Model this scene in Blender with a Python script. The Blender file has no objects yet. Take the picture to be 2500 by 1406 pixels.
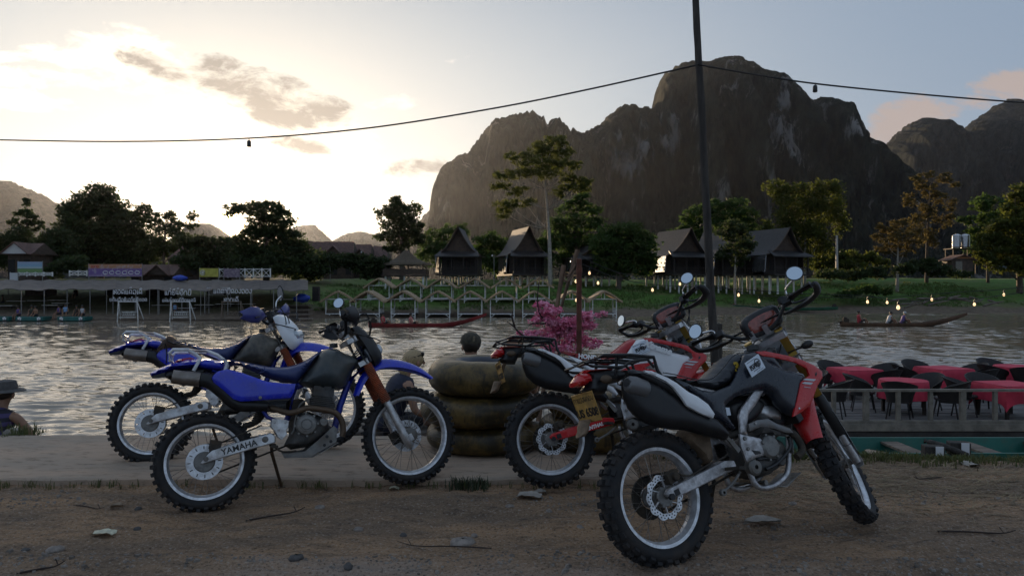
import bpy, bmesh, math, random
import numpy as np
from mathutils import Vector, Matrix
from mathutils.geometry import delaunay_2d_cdt
R = math.radians
random.seed(7); RNG = np.random.default_rng(11)
scene = bpy.context.scene
COL = scene.collection

# ------------------------------------------------------------------ camera
F = 1805.0; CAMZ = 1.43
cam_d = bpy.data.cameras.new('camera'); cam = bpy.data.objects.new('camera', cam_d); COL.objects.link(cam)
cam.location = (0, 0, CAMZ); cam.rotation_euler = (R(90), 0, 0)
cam_d.sensor_width = 36.0; cam_d.lens = 36.0*F/2500.0; cam_d.clip_start = 0.05; cam_d.clip_end = 20000
scene.camera = cam

# ------------------------------------------------------------------ sky, sun, exposure
SUN_AZ = math.atan2(565-1250, F)            # negative: left of the view axis
SUN_EL = R(4.1)
sun_dir = Vector((math.sin(SUN_AZ)*math.cos(SUN_EL), math.cos(SUN_AZ)*math.cos(SUN_EL), math.sin(SUN_EL)))
world = bpy.data.worlds.new('World'); scene.world = world; world.use_nodes = True
wn = world.node_tree; wn.nodes.clear()
class NG:
    """small helper for node trees"""
    def __init__(s, tree): s.t = tree
    def n(s, kind, ins=None, **props):
        nd = s.t.nodes.new(kind)
        for k, v in props.items(): setattr(nd, k, v)
        for k, v in (ins or {}).items(): s.set(nd.inputs[k], v)
        return nd
    def set(s, sock, v):
        if isinstance(v, bpy.types.NodeSocket): s.t.links.new(v, sock)
        elif isinstance(v, bpy.types.Node): s.t.links.new(v.outputs[0], sock)
        else:
            try: sock.default_value = v
            except Exception: sock.default_value = tuple(v)+(1,) if len(v) == 3 else v
    def m(s, op, a, b=0.0, c=None, clamp=False):
        nd = s.t.nodes.new('ShaderNodeMath'); nd.operation = op; nd.use_clamp = clamp
        s.set(nd.inputs[0], a); s.set(nd.inputs[1], b)
        if c is not None: s.set(nd.inputs[2], c)
        return nd.outputs[0]
    def vm(s, op, a, b=None):
        nd = s.t.nodes.new('ShaderNodeVectorMath'); nd.operation = op
        s.set(nd.inputs[0], a)
        if b is not None: s.set(nd.inputs[1], b)
        return nd
    def mix(s, fac, a, b, bt='MIX'):
        nd = s.t.nodes.new('ShaderNodeMix'); nd.data_type = 'RGBA'; nd.blend_type = bt; nd.clamp_factor = True
        s.set(nd.inputs[0], fac); s.set(nd.inputs[6], a if not isinstance(a, tuple) else a+(1,)*(4-len(a))); s.set(nd.inputs[7], b if not isinstance(b, tuple) else b+(1,)*(4-len(b)))
        return nd.outputs[2]
    def ramp(s, fac, stops, interp='LINEAR'):
        nd = s.t.nodes.new('ShaderNodeValToRGB'); cr = nd.color_ramp; cr.interpolation = interp
        while len(cr.elements) < len(stops): cr.elements.new(0.5)
        for e, (p, c) in zip(cr.elements, stops):
            e.position = p; e.color = c if len(c) == 4 else tuple(c)+(1,)
        s.set(nd.inputs[0], fac); return nd.outputs[0]
    def smooth(s, x, a, b):
        nd = s.t.nodes.new('ShaderNodeMapRange'); nd.interpolation_type = 'SMOOTHSTEP'
        s.set(nd.inputs[0], x); nd.inputs[1].default_value = a; nd.inputs[2].default_value = b
        nd.inputs[3].default_value = 0; nd.inputs[4].default_value = 1
        return nd.outputs[0]

W = NG(wn)
sky = W.n('ShaderNodeTexSky'); sky.sky_type = 'NISHITA'; sky.sun_disc = False
sky.sun_elevation = SUN_EL; sky.sun_rotation = SUN_AZ; sky.altitude = 200; sky.air_density = 1.0; sky.dust_density = 2.2; sky.ozone_density = 1.5
geo = W.n('ShaderNodeNewGeometry')
dirv = W.vm('NORMALIZE', W.n('ShaderNodeTexCoord').outputs['Generated']).outputs[0]
sp = W.n('ShaderNodeSeparateXYZ', {0: dirv})
dx, dy, dz = sp.outputs
sundot = W.vm('DOT_PRODUCT', dirv, tuple(Vector((math.sin(SUN_AZ)*math.cos(R(4.65)), math.cos(SUN_AZ)*math.cos(R(4.65)), math.sin(R(4.65)))))).outputs['Value']
ang = W.m('ARCCOSINE', W.m('MINIMUM', sundot, 1.0))      # radians from the sun
# aureole: forward scattering of the hazy air round the low sun
def sc(col, f): return W.n('ShaderNodeVectorMath', {0: col, 3: f}, operation='SCALE').outputs[0]
daz = W.m('ABSOLUTE', W.m('SUBTRACT', W.m('ARCTAN2', dx, dy), SUN_AZ)); daz = W.m('MINIMUM', daz, W.m('SUBTRACT', 2*math.pi, daz))
dele = W.m('SUBTRACT', W.m('ARCSINE', dz), R(4.65))                        # the glow spreads along the horizon
ang2 = W.m('SQRT', W.m('ADD', W.m('POWER', W.m('MULTIPLY', daz, 0.6), 2.0), W.m('POWER', W.m('MULTIPLY', W.m('ABSOLUTE', dele), 1.3), 2.0)))
wide = W.m('MULTIPLY', W.m('EXPONENT', W.m('MULTIPLY', W.m('POWER', ang2, 3.0), -11.5)), 2.6)
mid = W.m('MULTIPLY', W.m('EXPONENT', W.m('MULTIPLY', ang, -8.0)), 3.4)
base = W.mix(1.0, sc(sky.outputs[0], 0.08), (1.52, 1.98, 2.65), 'ADD')
base = W.mix(1.0, base, sc((1.0, 0.87, 0.60), wide), 'ADD')
base = W.mix(1.0, base, sc((1.0, 0.70, 0.20), mid), 'ADD')
# clouds: streaky noise laid out on the dome by direction
dyc = W.m('MAXIMUM', dy, 0.05)
cu = W.m('DIVIDE', dx, dyc); cv = W.m('DIVIDE', dz, dyc)
front = W.smooth(dy, 0.25, 0.45)
def ell(cx, cy, rx, ry, rot=0.0):
    c, s_ = math.cos(rot), math.sin(rot)
    a = W.m('SUBTRACT', cu, (cx-1250)/F); b = W.m('SUBTRACT', cv, (703-cy)/F)
    p = W.m('ADD', W.m('MULTIPLY', a, c), W.m('MULTIPLY', b, s_)); q = W.m('SUBTRACT', W.m('MULTIPLY', b, c), W.m('MULTIPLY', a, s_))
    d = W.m('ADD', W.m('POWER', W.m('ABSOLUTE', W.m('DIVIDE', p, rx/F)), 2.0), W.m('POWER', W.m('ABSOLUTE', W.m('DIVIDE', q, ry/F)), 2.0))
    return W.m('SUBTRACT', 1.0, W.smooth(d, 0.0, 1.25))
comb = W.n('ShaderNodeCombineXYZ', {0: W.m('MULTIPLY', W.m('ADD', cu, W.m('MULTIPLY', cv, 0.45)), 1.0), 1: W.m('MULTIPLY', cv, 2.1), 2: 0.0})
n1 = W.n('ShaderNodeTexNoise', {'Vector': comb, 'Scale': 7.5, 'Detail': 8.0, 'Roughness': 0.62, 'Distortion': 0.35}).outputs[0]
n2 = W.n('ShaderNodeTexNoise', {'Vector': W.vm('ADD', comb, (3.1, 1.7, 0.4)), 'Scale': 22.0, 'Detail': 6.0, 'Roughness': 0.65, 'Distortion': 0.5}).outputs[0]
nz = W.m('ADD', W.m('MULTIPLY', n1, 0.62), W.m('MULTIPLY', n2, 0.38))
def union(*es):
    o = es[0]
    for e in es[1:]: o = W.m('MAXIMUM', o, e)
    return o
dark_area = union(ell(560, 212, 150, 40, R(-20)), ell(640, 232, 260, 66, R(-17)), ell(720, 268, 150, 60, R(-8)), ell(700, 205, 190, 26, R(-20)), ell(735, 355, 90, 26, R(-12)), ell(1020, 410, 105, 32, 0.1), ell(385, 165, 130, 36, R(-22)), ell(590, 165, 150, 26, R(-14)))
lit_area = union(ell(150, 130, 120, 40, R(-8)), ell(330, 150, 190, 90, R(-15)), ell(110, 195, 170, 38, R(-5)), ell(60, 245, 160, 30, R(-4)), ell(30, 140, 80, 18, 0), ell(90, 115, 60, 14, 0), ell(640, 300, 310, 120, R(-15)))
right_area = union(ell(2200, 300, 150, 65, R(22)), ell(2450, 215, 130, 52, R(10)), ell(2350, 260, 200, 40, R(15)))
thin_area = union(ell(1170, 140, 90, 16, R(8)), ell(960, 250, 90, 26, R(8)))
dark = W.smooth(W.m('ADD', W.m('MULTIPLY', dark_area, 0.72), W.m('MULTIPLY', W.m('SUBTRACT', nz, 0.5), 5.0)), 0.15, 0.9)
lit = W.smooth(W.m('ADD', W.m('MULTIPLY', lit_area, 0.62), W.m('MULTIPLY', W.m('SUBTRACT', nz, 0.5), 5.5)), 0.05, 0.85)
rgt = W.smooth(W.m('ADD', W.m('MULTIPLY', right_area, 0.75), W.m('MULTIPLY', W.m('SUBTRACT', nz, 0.5), 4.5)), 0.2, 0.8)
thn = W.m('MULTIPLY', W.smooth(W.m('ADD', W.m('MULTIPLY', thin_area, 0.6), W.m('MULTIPLY', W.m('SUBTRACT', nz, 0.5), 5.0)), 0.3, 1.0), 0.5)
def gate(c, area): return W.m('MULTIPLY', W.m('MULTIPLY', c, front), W.smooth(area, 0.02, 0.4))
dark = gate(dark, dark_area); lit = gate(lit, lit_area); rgt = gate(rgt, right_area); thn = gate(thn, thin_area)
SKY_STRENGTH = 0.10
LITC = (8.6, 7.5, 6.2); DRKC = (2.0, 1.8, 1.6); RGTC = (3.2, 2.5, 2.15)
c1 = W.mix(W.m('MULTIPLY', lit, 0.95), base, LITC)
c1 = W.mix(thn, c1, LITC)
c1 = W.mix(W.m('MULTIPLY', rgt, 0.8), c1, RGTC)
c1 = W.mix(W.m('MULTIPLY', dark, 0.95), c1, DRKC)
disc = W.m('MULTIPLY', W.m('SUBTRACT', 1.0, W.smooth(ang, 0.008, 0.017)), 160.0)
c1 = W.mix(1.0, c1, W.n('ShaderNodeVectorMath', {0: (1.0, 0.72, 0.32), 3: disc}, operation='SCALE').outputs[0], 'ADD')
bg = W.n('ShaderNodeBackground', {'Color': c1, 'Strength': SKY_STRENGTH})
wo = W.n('ShaderNodeOutputWorld', {0: bg})
world.cycles.sampling_method = 'MANUAL'; world.cycles.sample_map_resolution = 1024

sun_d = bpy.data.lights.new('sun', 'SUN'); sun = bpy.data.objects.new('sun', sun_d); COL.objects.link(sun)
sun_d.energy = 5.0; sun_d.angle = R(0.5); sun_d.color = (1.0, 0.72, 0.44)
sun.rotation_euler = sun_dir.to_track_quat('Z', 'Y').to_euler()

scene.view_settings.view_transform = 'Standard'; scene.view_settings.look = 'None'
scene.view_settings.exposure = 0.74; scene.view_settings.gamma = 1.0; scene.view_settings.use_curve_mapping = False
scene.render.engine = 'CYCLES'
cy = scene.cycles
cy.use_denoising = True; cy.denoiser = 'OPENIMAGEDENOISE'
cy.use_adaptive_sampling = True; cy.adaptive_threshold = 0.015
cy.max_bounces = 6; cy.diffuse_bounces = 2; cy.glossy_bounces = 3; cy.transmission_bounces = 4; cy.transparent_max_bounces = 8; cy.volume_bounces = 0
cy.caustics_reflective = False; cy.caustics_refractive = False; cy.sample_clamp_indirect = 4.0
# ------------------------------------------------------------------ helpers: materials
def mat(name, col, rough=0.6, metal=0.0, var=0.0, vscale=8.0, col2=None, bump=0.0, bscale=40.0, coat=0.0, spec=None, trans=0.0, rvar=0.0, dirt=None, dirt_amt=0.0, dirt_scale=6.0, stretch=None, coord='Object', fn=None, bdist=0.02):
    m = bpy.data.materials.new(name); m.use_nodes = True; t = m.node_tree; t.nodes.clear(); g = NG(t)
    out = g.n('ShaderNodeOutputMaterial'); p = g.n('ShaderNodeBsdfPrincipled')
    tc = g.n('ShaderNodeTexCoord').outputs[coord]
    if stretch: tc = g.vm('MULTIPLY', tc, stretch).outputs[0]
    c = tuple(col)+(1,)
    nz = None
    if var > 0 or col2 is not None or rvar > 0:
        nz = g.n('ShaderNodeTexNoise', {'Vector': tc, 'Scale': vscale, 'Detail': 6.0, 'Roughness': 0.65}).outputs[0]
        fac = g.smooth(nz, 0.32, 0.68)
        if col2 is None: c2 = tuple(max(0, v*(1-var)) for v in col); c1 = tuple(min(1, v*(1+var*0.6)) for v in col)
        else: c1, c2 = tuple(col), tuple(col2)
        c = g.mix(fac, c2, c1)
    r = rough
    if rvar > 0: r = g.m('ADD', rough-rvar*0.5, g.m('MULTIPLY', nz, rvar))
    if dirt is not None:
        dn = g.n('ShaderNodeTexNoise', {'Vector': tc, 'Scale': dirt_scale, 'Detail': 8.0, 'Roughness': 0.7}).outputs[0]
        df = g.m('MULTIPLY', g.smooth(dn, 0.42, 0.66), dirt_amt)
        c = g.mix(df, c, tuple(dirt))
        r = g.m('ADD', r, g.m('MULTIPLY', df, 0.35), clamp=True)
    if fn is not None: c = fn(g, tc, c)
    g.set(p.inputs['Base Color'], c); g.set(p.inputs['Roughness'], r); p.inputs['Metallic'].default_value = metal
    if coat: p.inputs['Coat Weight'].default_value = coat; p.inputs['Coat Roughness'].default_value = 0.12
    if spec is not None: p.inputs['Specular IOR Level'].default_value = spec
    if bump > 0:
        bn = g.n('ShaderNodeTexNoise', {'Vector': tc, 'Scale': bscale, 'Detail': 5.0, 'Roughness': 0.65}).outputs[0]
        b = g.n('ShaderNodeBump', {'Strength': min(1.0, bump), 'Height': bn}); b.inputs['Distance'].default_value = bdist
        g.set(p.inputs['Normal'], b.outputs[0])
    sh = p.outputs[0]
    if trans > 0:
        tr = g.n('ShaderNodeBsdfTranslucent', {'Color': c})
        mx = g.n('ShaderNodeMixShader', {0: trans, 1: sh, 2: tr.outputs[0]}); sh = mx.outputs[0]
    g.set(out.inputs[0], sh)
    return m

# ------------------------------------------------------------------ helpers: geometry
def basis(d, up=(0, 0, 1)):
    d = Vector(d).normalized(); u = Vector(up)
    if abs(d.dot(u)) > 0.98: u = Vector((1, 0, 0))
    x = d.cross(u).normalized(); y = x.cross(d).normalized()
    return x, y, d
def spl(pts, k=4, closed=False):
    P = [Vector(p) for p in pts]; n = len(P); out = []
    rng = range(n) if closed else range(n-1)
    for i in rng:
        p0 = P[(i-1) % n] if closed else P[max(0, i-1)]; p1 = P[i]; p2 = P[(i+1) % n]; p3 = P[(i+2) % n] if closed else P[min(n-1, i+2)]
        for j in range(k):
            t = j/k; t2 = t*t; t3 = t2*t
            out.append(0.5*((2*p1)+(-p0+p2)*t+(2*p0-5*p1+4*p2-p3)*t2+(-p0+3*p1-3*p2+p3)*t3))
    if not closed: out.append(P[-1])
    return out
class MB:
    def __init__(s): s.v = []; s.f = []; s.mi = []; s.mat = 0; s.xf = None
    def add(s, vs, fs):
        o = len(s.v)
        if s.xf is not None: vs = [s.xf @ Vector(v) for v in vs]
        s.v.extend([tuple(v) for v in vs]); s.f.extend([tuple(i+o for i in f) for f in fs]); s.mi.extend([s.mat]*len(fs)); return s
    def box(s, c, d, rot=None):
        x, y, z = d[0]/2, d[1]/2, d[2]/2
        vs = [Vector((a*x, b*y, e*z)) for e in (-1, 1) for b in (-1, 1) for a in (-1, 1)]
        if rot is not None:
            m = rot if isinstance(rot, Matrix) else (Matrix.Rotation(rot[2], 3, 'Z') @ Matrix.Rotation(rot[1], 3, 'Y') @ Matrix.Rotation(rot[0], 3, 'X'))
            vs = [m @ v for v in vs]
        c = Vector(c)
        return s.add([v+c for v in vs], [(0, 2, 3, 1), (4, 5, 7, 6), (0, 1, 5, 4), (1, 3, 7, 5), (3, 2, 6, 7), (2, 0, 4, 6)])
    def bar(s, a, b, w, h, up=(0, 0, 1)):
        a, b = Vector(a), Vector(b); x, y, d = basis(b-a, up)
        vs = [p+x*(i*w/2)+y*(j*h/2) for p in (a, b) for j in (-1, 1) for i in (-1, 1)]
        return s.add(vs, [(0, 2, 3, 1), (4, 5, 7, 6), (0, 1, 5, 4), (1, 3, 7, 5), (3, 2, 6, 7), (2, 0, 4, 6)])
    def tube(s, pts, r, n=8, closed=False, caps=True, flat=1.0):
        P = [Vector(p) for p in pts]; m = len(P)
        rr = r if isinstance(r, (list, tuple)) else [r]*m
        if len(rr) != m: rr = list(np.interp(np.linspace(0, 1, m), np.linspace(0, 1, len(rr)), rr))
        vs = []; x = None
        for i in range(m):
            a = P[(i-1) % m] if (closed or i > 0) else P[i]; b = P[(i+1) % m] if (closed or i < m-1) else P[i]
            d = (b-a); d = d.normalized() if d.length > 1e-9 else Vector((0, 0, 1))
            if x is None: x, y, _ = basis(d)
            else:
                x = (x-d*x.dot(d)); x = x.normalized() if x.length > 1e-6 else basis(d)[0]; y = d.cross(x)
            for j in range(n):
                t = 2*math.pi*j/n; vs.append(P[i]+x*(math.cos(t)*rr[i])+y*(math.sin(t)*rr[i]*flat))
        fs = []
        for i in range(m if closed else m-1):
            for j in range(n):
                a = i*n+j; b = i*n+(j+1) % n; c = ((i+1) % m)*n+(j+1) % n; d = ((i+1) % m)*n+j
                fs.append((a, b, c, d))
        if caps and not closed: fs.append(tuple(range(n-1, -1, -1))); fs.append(tuple((m-1)*n+j for j in range(n)))
        return s.add(vs, fs)
    def lathe(s, prof, c=(0, 0, 0), axis='z', n=24, closed=False, a0=0.0, a1=2*math.pi):
        """prof: (radius, height along axis)"""
        c = Vector(c); vs = []; full = abs(a1-a0-2*math.pi) < 1e-6; nn = n if full else n+1
        for i in range(nn):
            t = a0+(a1-a0)*i/n; ca, sa = math.cos(t), math.sin(t)
            for r, h in prof:
                q = {'z': (r*ca, r*sa, h), 'y': (r*ca, h, r*sa), 'x': (h, r*ca, r*sa)}[axis]
                vs.append(c+Vector(q))
        m = len(prof); fs = []
        for i in range(n):
            for j in range(m if closed else m-1):
                a = i*m+j; b = i*m+(j+1) % m; i2 = (i+1) % nn if full else i+1
                fs.append((a, b, i2*m+(j+1) % m, i2*m+j))
        return s.add(vs, fs)
    def disc(s, c, r, h, axis='z', n=16, taper=1.0):
        return s.lathe([(0, -h/2), (r, -h/2), (r*taper, h/2), (0, h/2)], c, axis, n)
    def ball(s, c, r, n=10, m=7):
        rx, ry, rz = r if isinstance(r, (tuple, list)) else (r, r, r); c = Vector(c); vs = []; fs = []
        for i in range(m+1):
            p = math.pi*i/m
            for j in range(n):
                t = 2*math.pi*j/n; vs.append(c+Vector((rx*math.sin(p)*math.cos(t), ry*math.sin(p)*math.sin(t), rz*math.cos(p))))
        for i in range(m):
            for j in range(n): fs.append((i*n+j, (i+1)*n+j, (i+1)*n+(j+1) % n, i*n+(j+1) % n))
        return s.add(vs, fs)
    def prism(s, poly, y0, y1):
        """polygon in (x,z) between y0 and y1"""
        n = len(poly); ar = sum(poly[i][0]*poly[(i+1) % n][1]-poly[(i+1) % n][0]*poly[i][1] for i in range(n))
        if ar < 0: poly = poly[::-1]
        vs = [(x, y0, z) for x, z in poly]+[(x, y1, z) for x, z in poly]
        fs = [tuple(range(n)), tuple(range(2*n-1, n-1, -1))]
        fs += [(i, n+i, n+(i+1) % n, (i+1) % n) for i in range(n)]
        return s.add(vs, fs)
    def puff(s, poly, hw, r, y0=0.0, step=0.02, edge=0.25, back=None, smoothp=True):
        """inflated solid over a polygon in (x,z): half width hw (number or f(x,z)), rounded over distance r; back: flat rear side at that y"""
        Pn = [Vector((p[0], p[1])) for p in poly]
        if smoothp:
            q = [Vector(v[:2]) for v in spl([(p.x, p.y, 0) for p in Pn], 3, True)]
        else: q = Pn
        B = []
        for i in range(len(q)):
            a, b = q[i], q[(i+1) % len(q)]; k = max(1, int((b-a).length/step))
            for j in range(k): B.append(a+(b-a)*(j/k))
        B2 = []
        for p in B:
            if not B2 or (p-B2[-1]).length > step*0.25: B2.append(p)
        B = B2; A = np.array([(p.x, p.y) for p in B]); Bn = np.roll(A, -1, 0)
        lo, hi = A.min(0), A.max(0)
        gx, gz = np.meshgrid(np.arange(lo[0], hi[0], step), np.arange(lo[1], hi[1], step)); G = np.stack([gx.ravel(), gz.ravel()], 1)
        def inside(pt):
            x, y = pt[:, 0:1], pt[:, 1:2]; x1, y1, x2, y2 = A[:, 0], A[:, 1], Bn[:, 0], Bn[:, 1]
            cnd = ((y1 > y) != (y2 > y)) & (x < (x2-x1)*(y-y1)/(y2-y1+1e-12)+x1)
            return cnd.sum(1) % 2 == 1
        def dist(pt):
            d = Bn-A; L = (d*d).sum(1)+1e-12; w = pt[:, None, :]-A[None]; t = np.clip((w*d[None]).sum(2)/L, 0, 1)
            return np.sqrt(((w-t[..., None]*d[None])**2).sum(2)).min(1)
        G = G[inside(G)]; G = G[dist(G) > step*0.55] if len(G) else G
        nb = len(A); pts = [Vector(p) for p in A]+[Vector(p) for p in G]
        res = delaunay_2d_cdt(pts, [(i, (i+1) % nb) for i in range(nb)], [], 1, 1e-6)
        V = np.array([(v.x, v.y) for v in res[0]]); T = [tuple(f) for f in res[2]]
        d = dist(V); t = np.clip(d/r, 0, 1); h = np.sqrt(np.clip(1-(1-t)**2, 0, 1)); h = edge*0.0+h
        H = np.array([hw(x, z) for x, z in V]) if callable(hw) else np.full(len(V), hw)
        e = np.minimum(edge*H, 0.012)
        yy = e+(H-e)*h
        n = len(V); vs = [(V[i, 0], y0-yy[i], V[i, 1]) for i in range(n)]
        if back is None: vs += [(V[i, 0], y0+yy[i], V[i, 1]) for i in range(n)]
        else: vs += [(V[i, 0], back, V[i, 1]) for i in range(n)]
        fs = []
        for f in T:
            a, b, c = [V[i] for i in f]
            if (b[0]-a[0])*(c[1]-a[1])-(b[1]-a[1])*(c[0]-a[0]) < 0: f = f[::-1]
            fs.append(f); fs.append(tuple(i+n for i in f[::-1]))
        ec = {}
        for f in T:
            for i in range(3):
                k = (f[i], f[(i+1) % 3]); ec[tuple(sorted(k))] = ec.get(tuple(sorted(k)), 0)+1
        for f in fs[0::2]:
            for i in range(3):
                a, b = f[i], f[(i+1) % 3]
                if ec[tuple(sorted((a, b)))] == 1: fs.append((b, a, a+n, b+n))
        return s.add(vs, fs)
    def mesh(s, name, mats, smooth=35):
        me = bpy.data.meshes.new(name); me.from_pydata(s.v, [], s.f)
        for m in (mats if isinstance(mats, (list, tuple)) else [mats]): me.materials.append(m)
        if len(me.materials) > 1: me.polygons.foreach_set('material_index', s.mi)
        if smooth:
            me.polygons.foreach_set('use_smooth', [True]*len(me.polygons))
            if smooth < 180: me.set_sharp_from_angle(angle=R(smooth))
        me.update(); return me
    def build(s, name, mats, parent=None, smooth=35, loc=None, bevel=0.0, mw=None):
        return link(name, s.mesh(name, mats, smooth), parent, loc, bevel, mw)
def link(name, me, parent=None, loc=None, bevel=0.0, mw=None):
    o = bpy.data.objects.new(name, me); COL.objects.link(o)
    if parent is not None: o.parent = parent
    if loc is not None: o.location = loc
    if mw is not None: o.matrix_basis = mw
    if bevel > 0:
        b = o.modifiers.new('bevel', 'BEVEL'); b.width = bevel; b.segments = 2; b.limit_method = 'ANGLE'; b.angle_limit = R(35)
    return o
def tag(o, label=None, cat=None, group=None, kind=None):
    if label: o['label'] = label
    if cat: o['category'] = cat
    if group: o['group'] = group
    if kind: o['kind'] = kind
    return o
def thing(name, label, cat, loc=(0, 0, 0), rz=0.0, group=None, mw=None):
    o = bpy.data.objects.new(name, None); COL.objects.link(o); o.empty_display_size = 0.2
    if mw is not None: o.matrix_basis = mw
    else: o.location = loc; o.rotation_euler = (0, 0, rz)
    return tag(o, label, cat, group)
KIDS = {}
def kids(o): return o.children
def copy_tree(o, parent=None, swap=None):
    c = o.copy(); COL.objects.link(c); c.parent = parent
    if swap and c.type == 'MESH':
        for i, sl in enumerate(c.material_slots):
            key = (o.name.split('.')[0], sl.material.name if sl.material else '')
            nm = swap.get(key) or swap.get(key[1])
            if nm is not None: sl.link = 'OBJECT'; sl.material = nm
    for ch in list(o.children): copy_tree(ch, c, swap)
    return c
def at(px, py, Y): return Vector(((px-1250)/F*Y, Y, CAMZ-(py-703)/F*Y))
def atz(px, py, z):
    Y = (CAMZ-z)*F/(py-703); return Vector(((px-1250)/F*Y, Y, z))

# text and skinned bodies are turned into plain meshes first, while the scene is still small
def text_mesh(name, body, size, m, ext=0.0015, shear=0.0, bold=0.0, align='CENTER'):
    cu_ = bpy.data.curves.new(name, 'FONT'); cu_.body = body; cu_.size = size; cu_.extrude = ext; cu_.shear = shear; cu_.offset = bold
    cu_.align_x = align; cu_.align_y = 'CENTER'; cu_.resolution_u = 3
    o = bpy.data.objects.new(name, cu_); COL.objects.link(o)
    dg = bpy.context.evaluated_depsgraph_get(); me = bpy.data.meshes.new_from_object(o.evaluated_get(dg))
    bpy.data.objects.remove(o); me.name = name; me.materials.clear(); me.materials.append(m); return me
def skin_mesh(name, verts, edges, radii, mats, sub=2):
    me = bpy.data.meshes.new(name); me.from_pydata([tuple(v) for v in verts], edges, [])
    o = bpy.data.objects.new(name, me); COL.objects.link(o)
    sk = o.modifiers.new('skin', 'SKIN'); sk.use_smooth_shade = True; sk.branch_smoothing = 0.6
    for i, r in enumerate(radii):
        rr = r if isinstance(r, tuple) else (r, r)
        me.skin_vertices[0].data[i].radius = rr; me.skin_vertices[0].data[i].use_root = (i == 0)
    sb = o.modifiers.new('sub', 'SUBSURF'); sb.levels = sub; sb.render_levels = sub
    dg = bpy.context.evaluated_depsgraph_get(); out = bpy.data.meshes.new_from_object(o.evaluated_get(dg))
    bpy.data.objects.remove(o); out.name = name; out.materials.clear()
    for m in (mats if isinstance(mats, (list, tuple)) else [mats]): out.materials.append(m)
    out.polygons.foreach_set('use_smooth', [True]*len(out.polygons)); return out
def text_on(me, name, parent, origin, xdir, ydir):
    """place a text mesh with its x along xdir and y along ydir (parent space)"""
    x = Vector(xdir).normalized(); y = Vector(ydir); y = (y-x*y.dot(x)).normalized(); z = x.cross(y)
    m = Matrix(((x.x, y.x, z.x, origin[0]), (x.y, y.y, z.y, origin[1]), (x.z, y.z, z.z, origin[2]), (0, 0, 0, 1)))
    return link(name, me, parent, mw=m)
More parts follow.
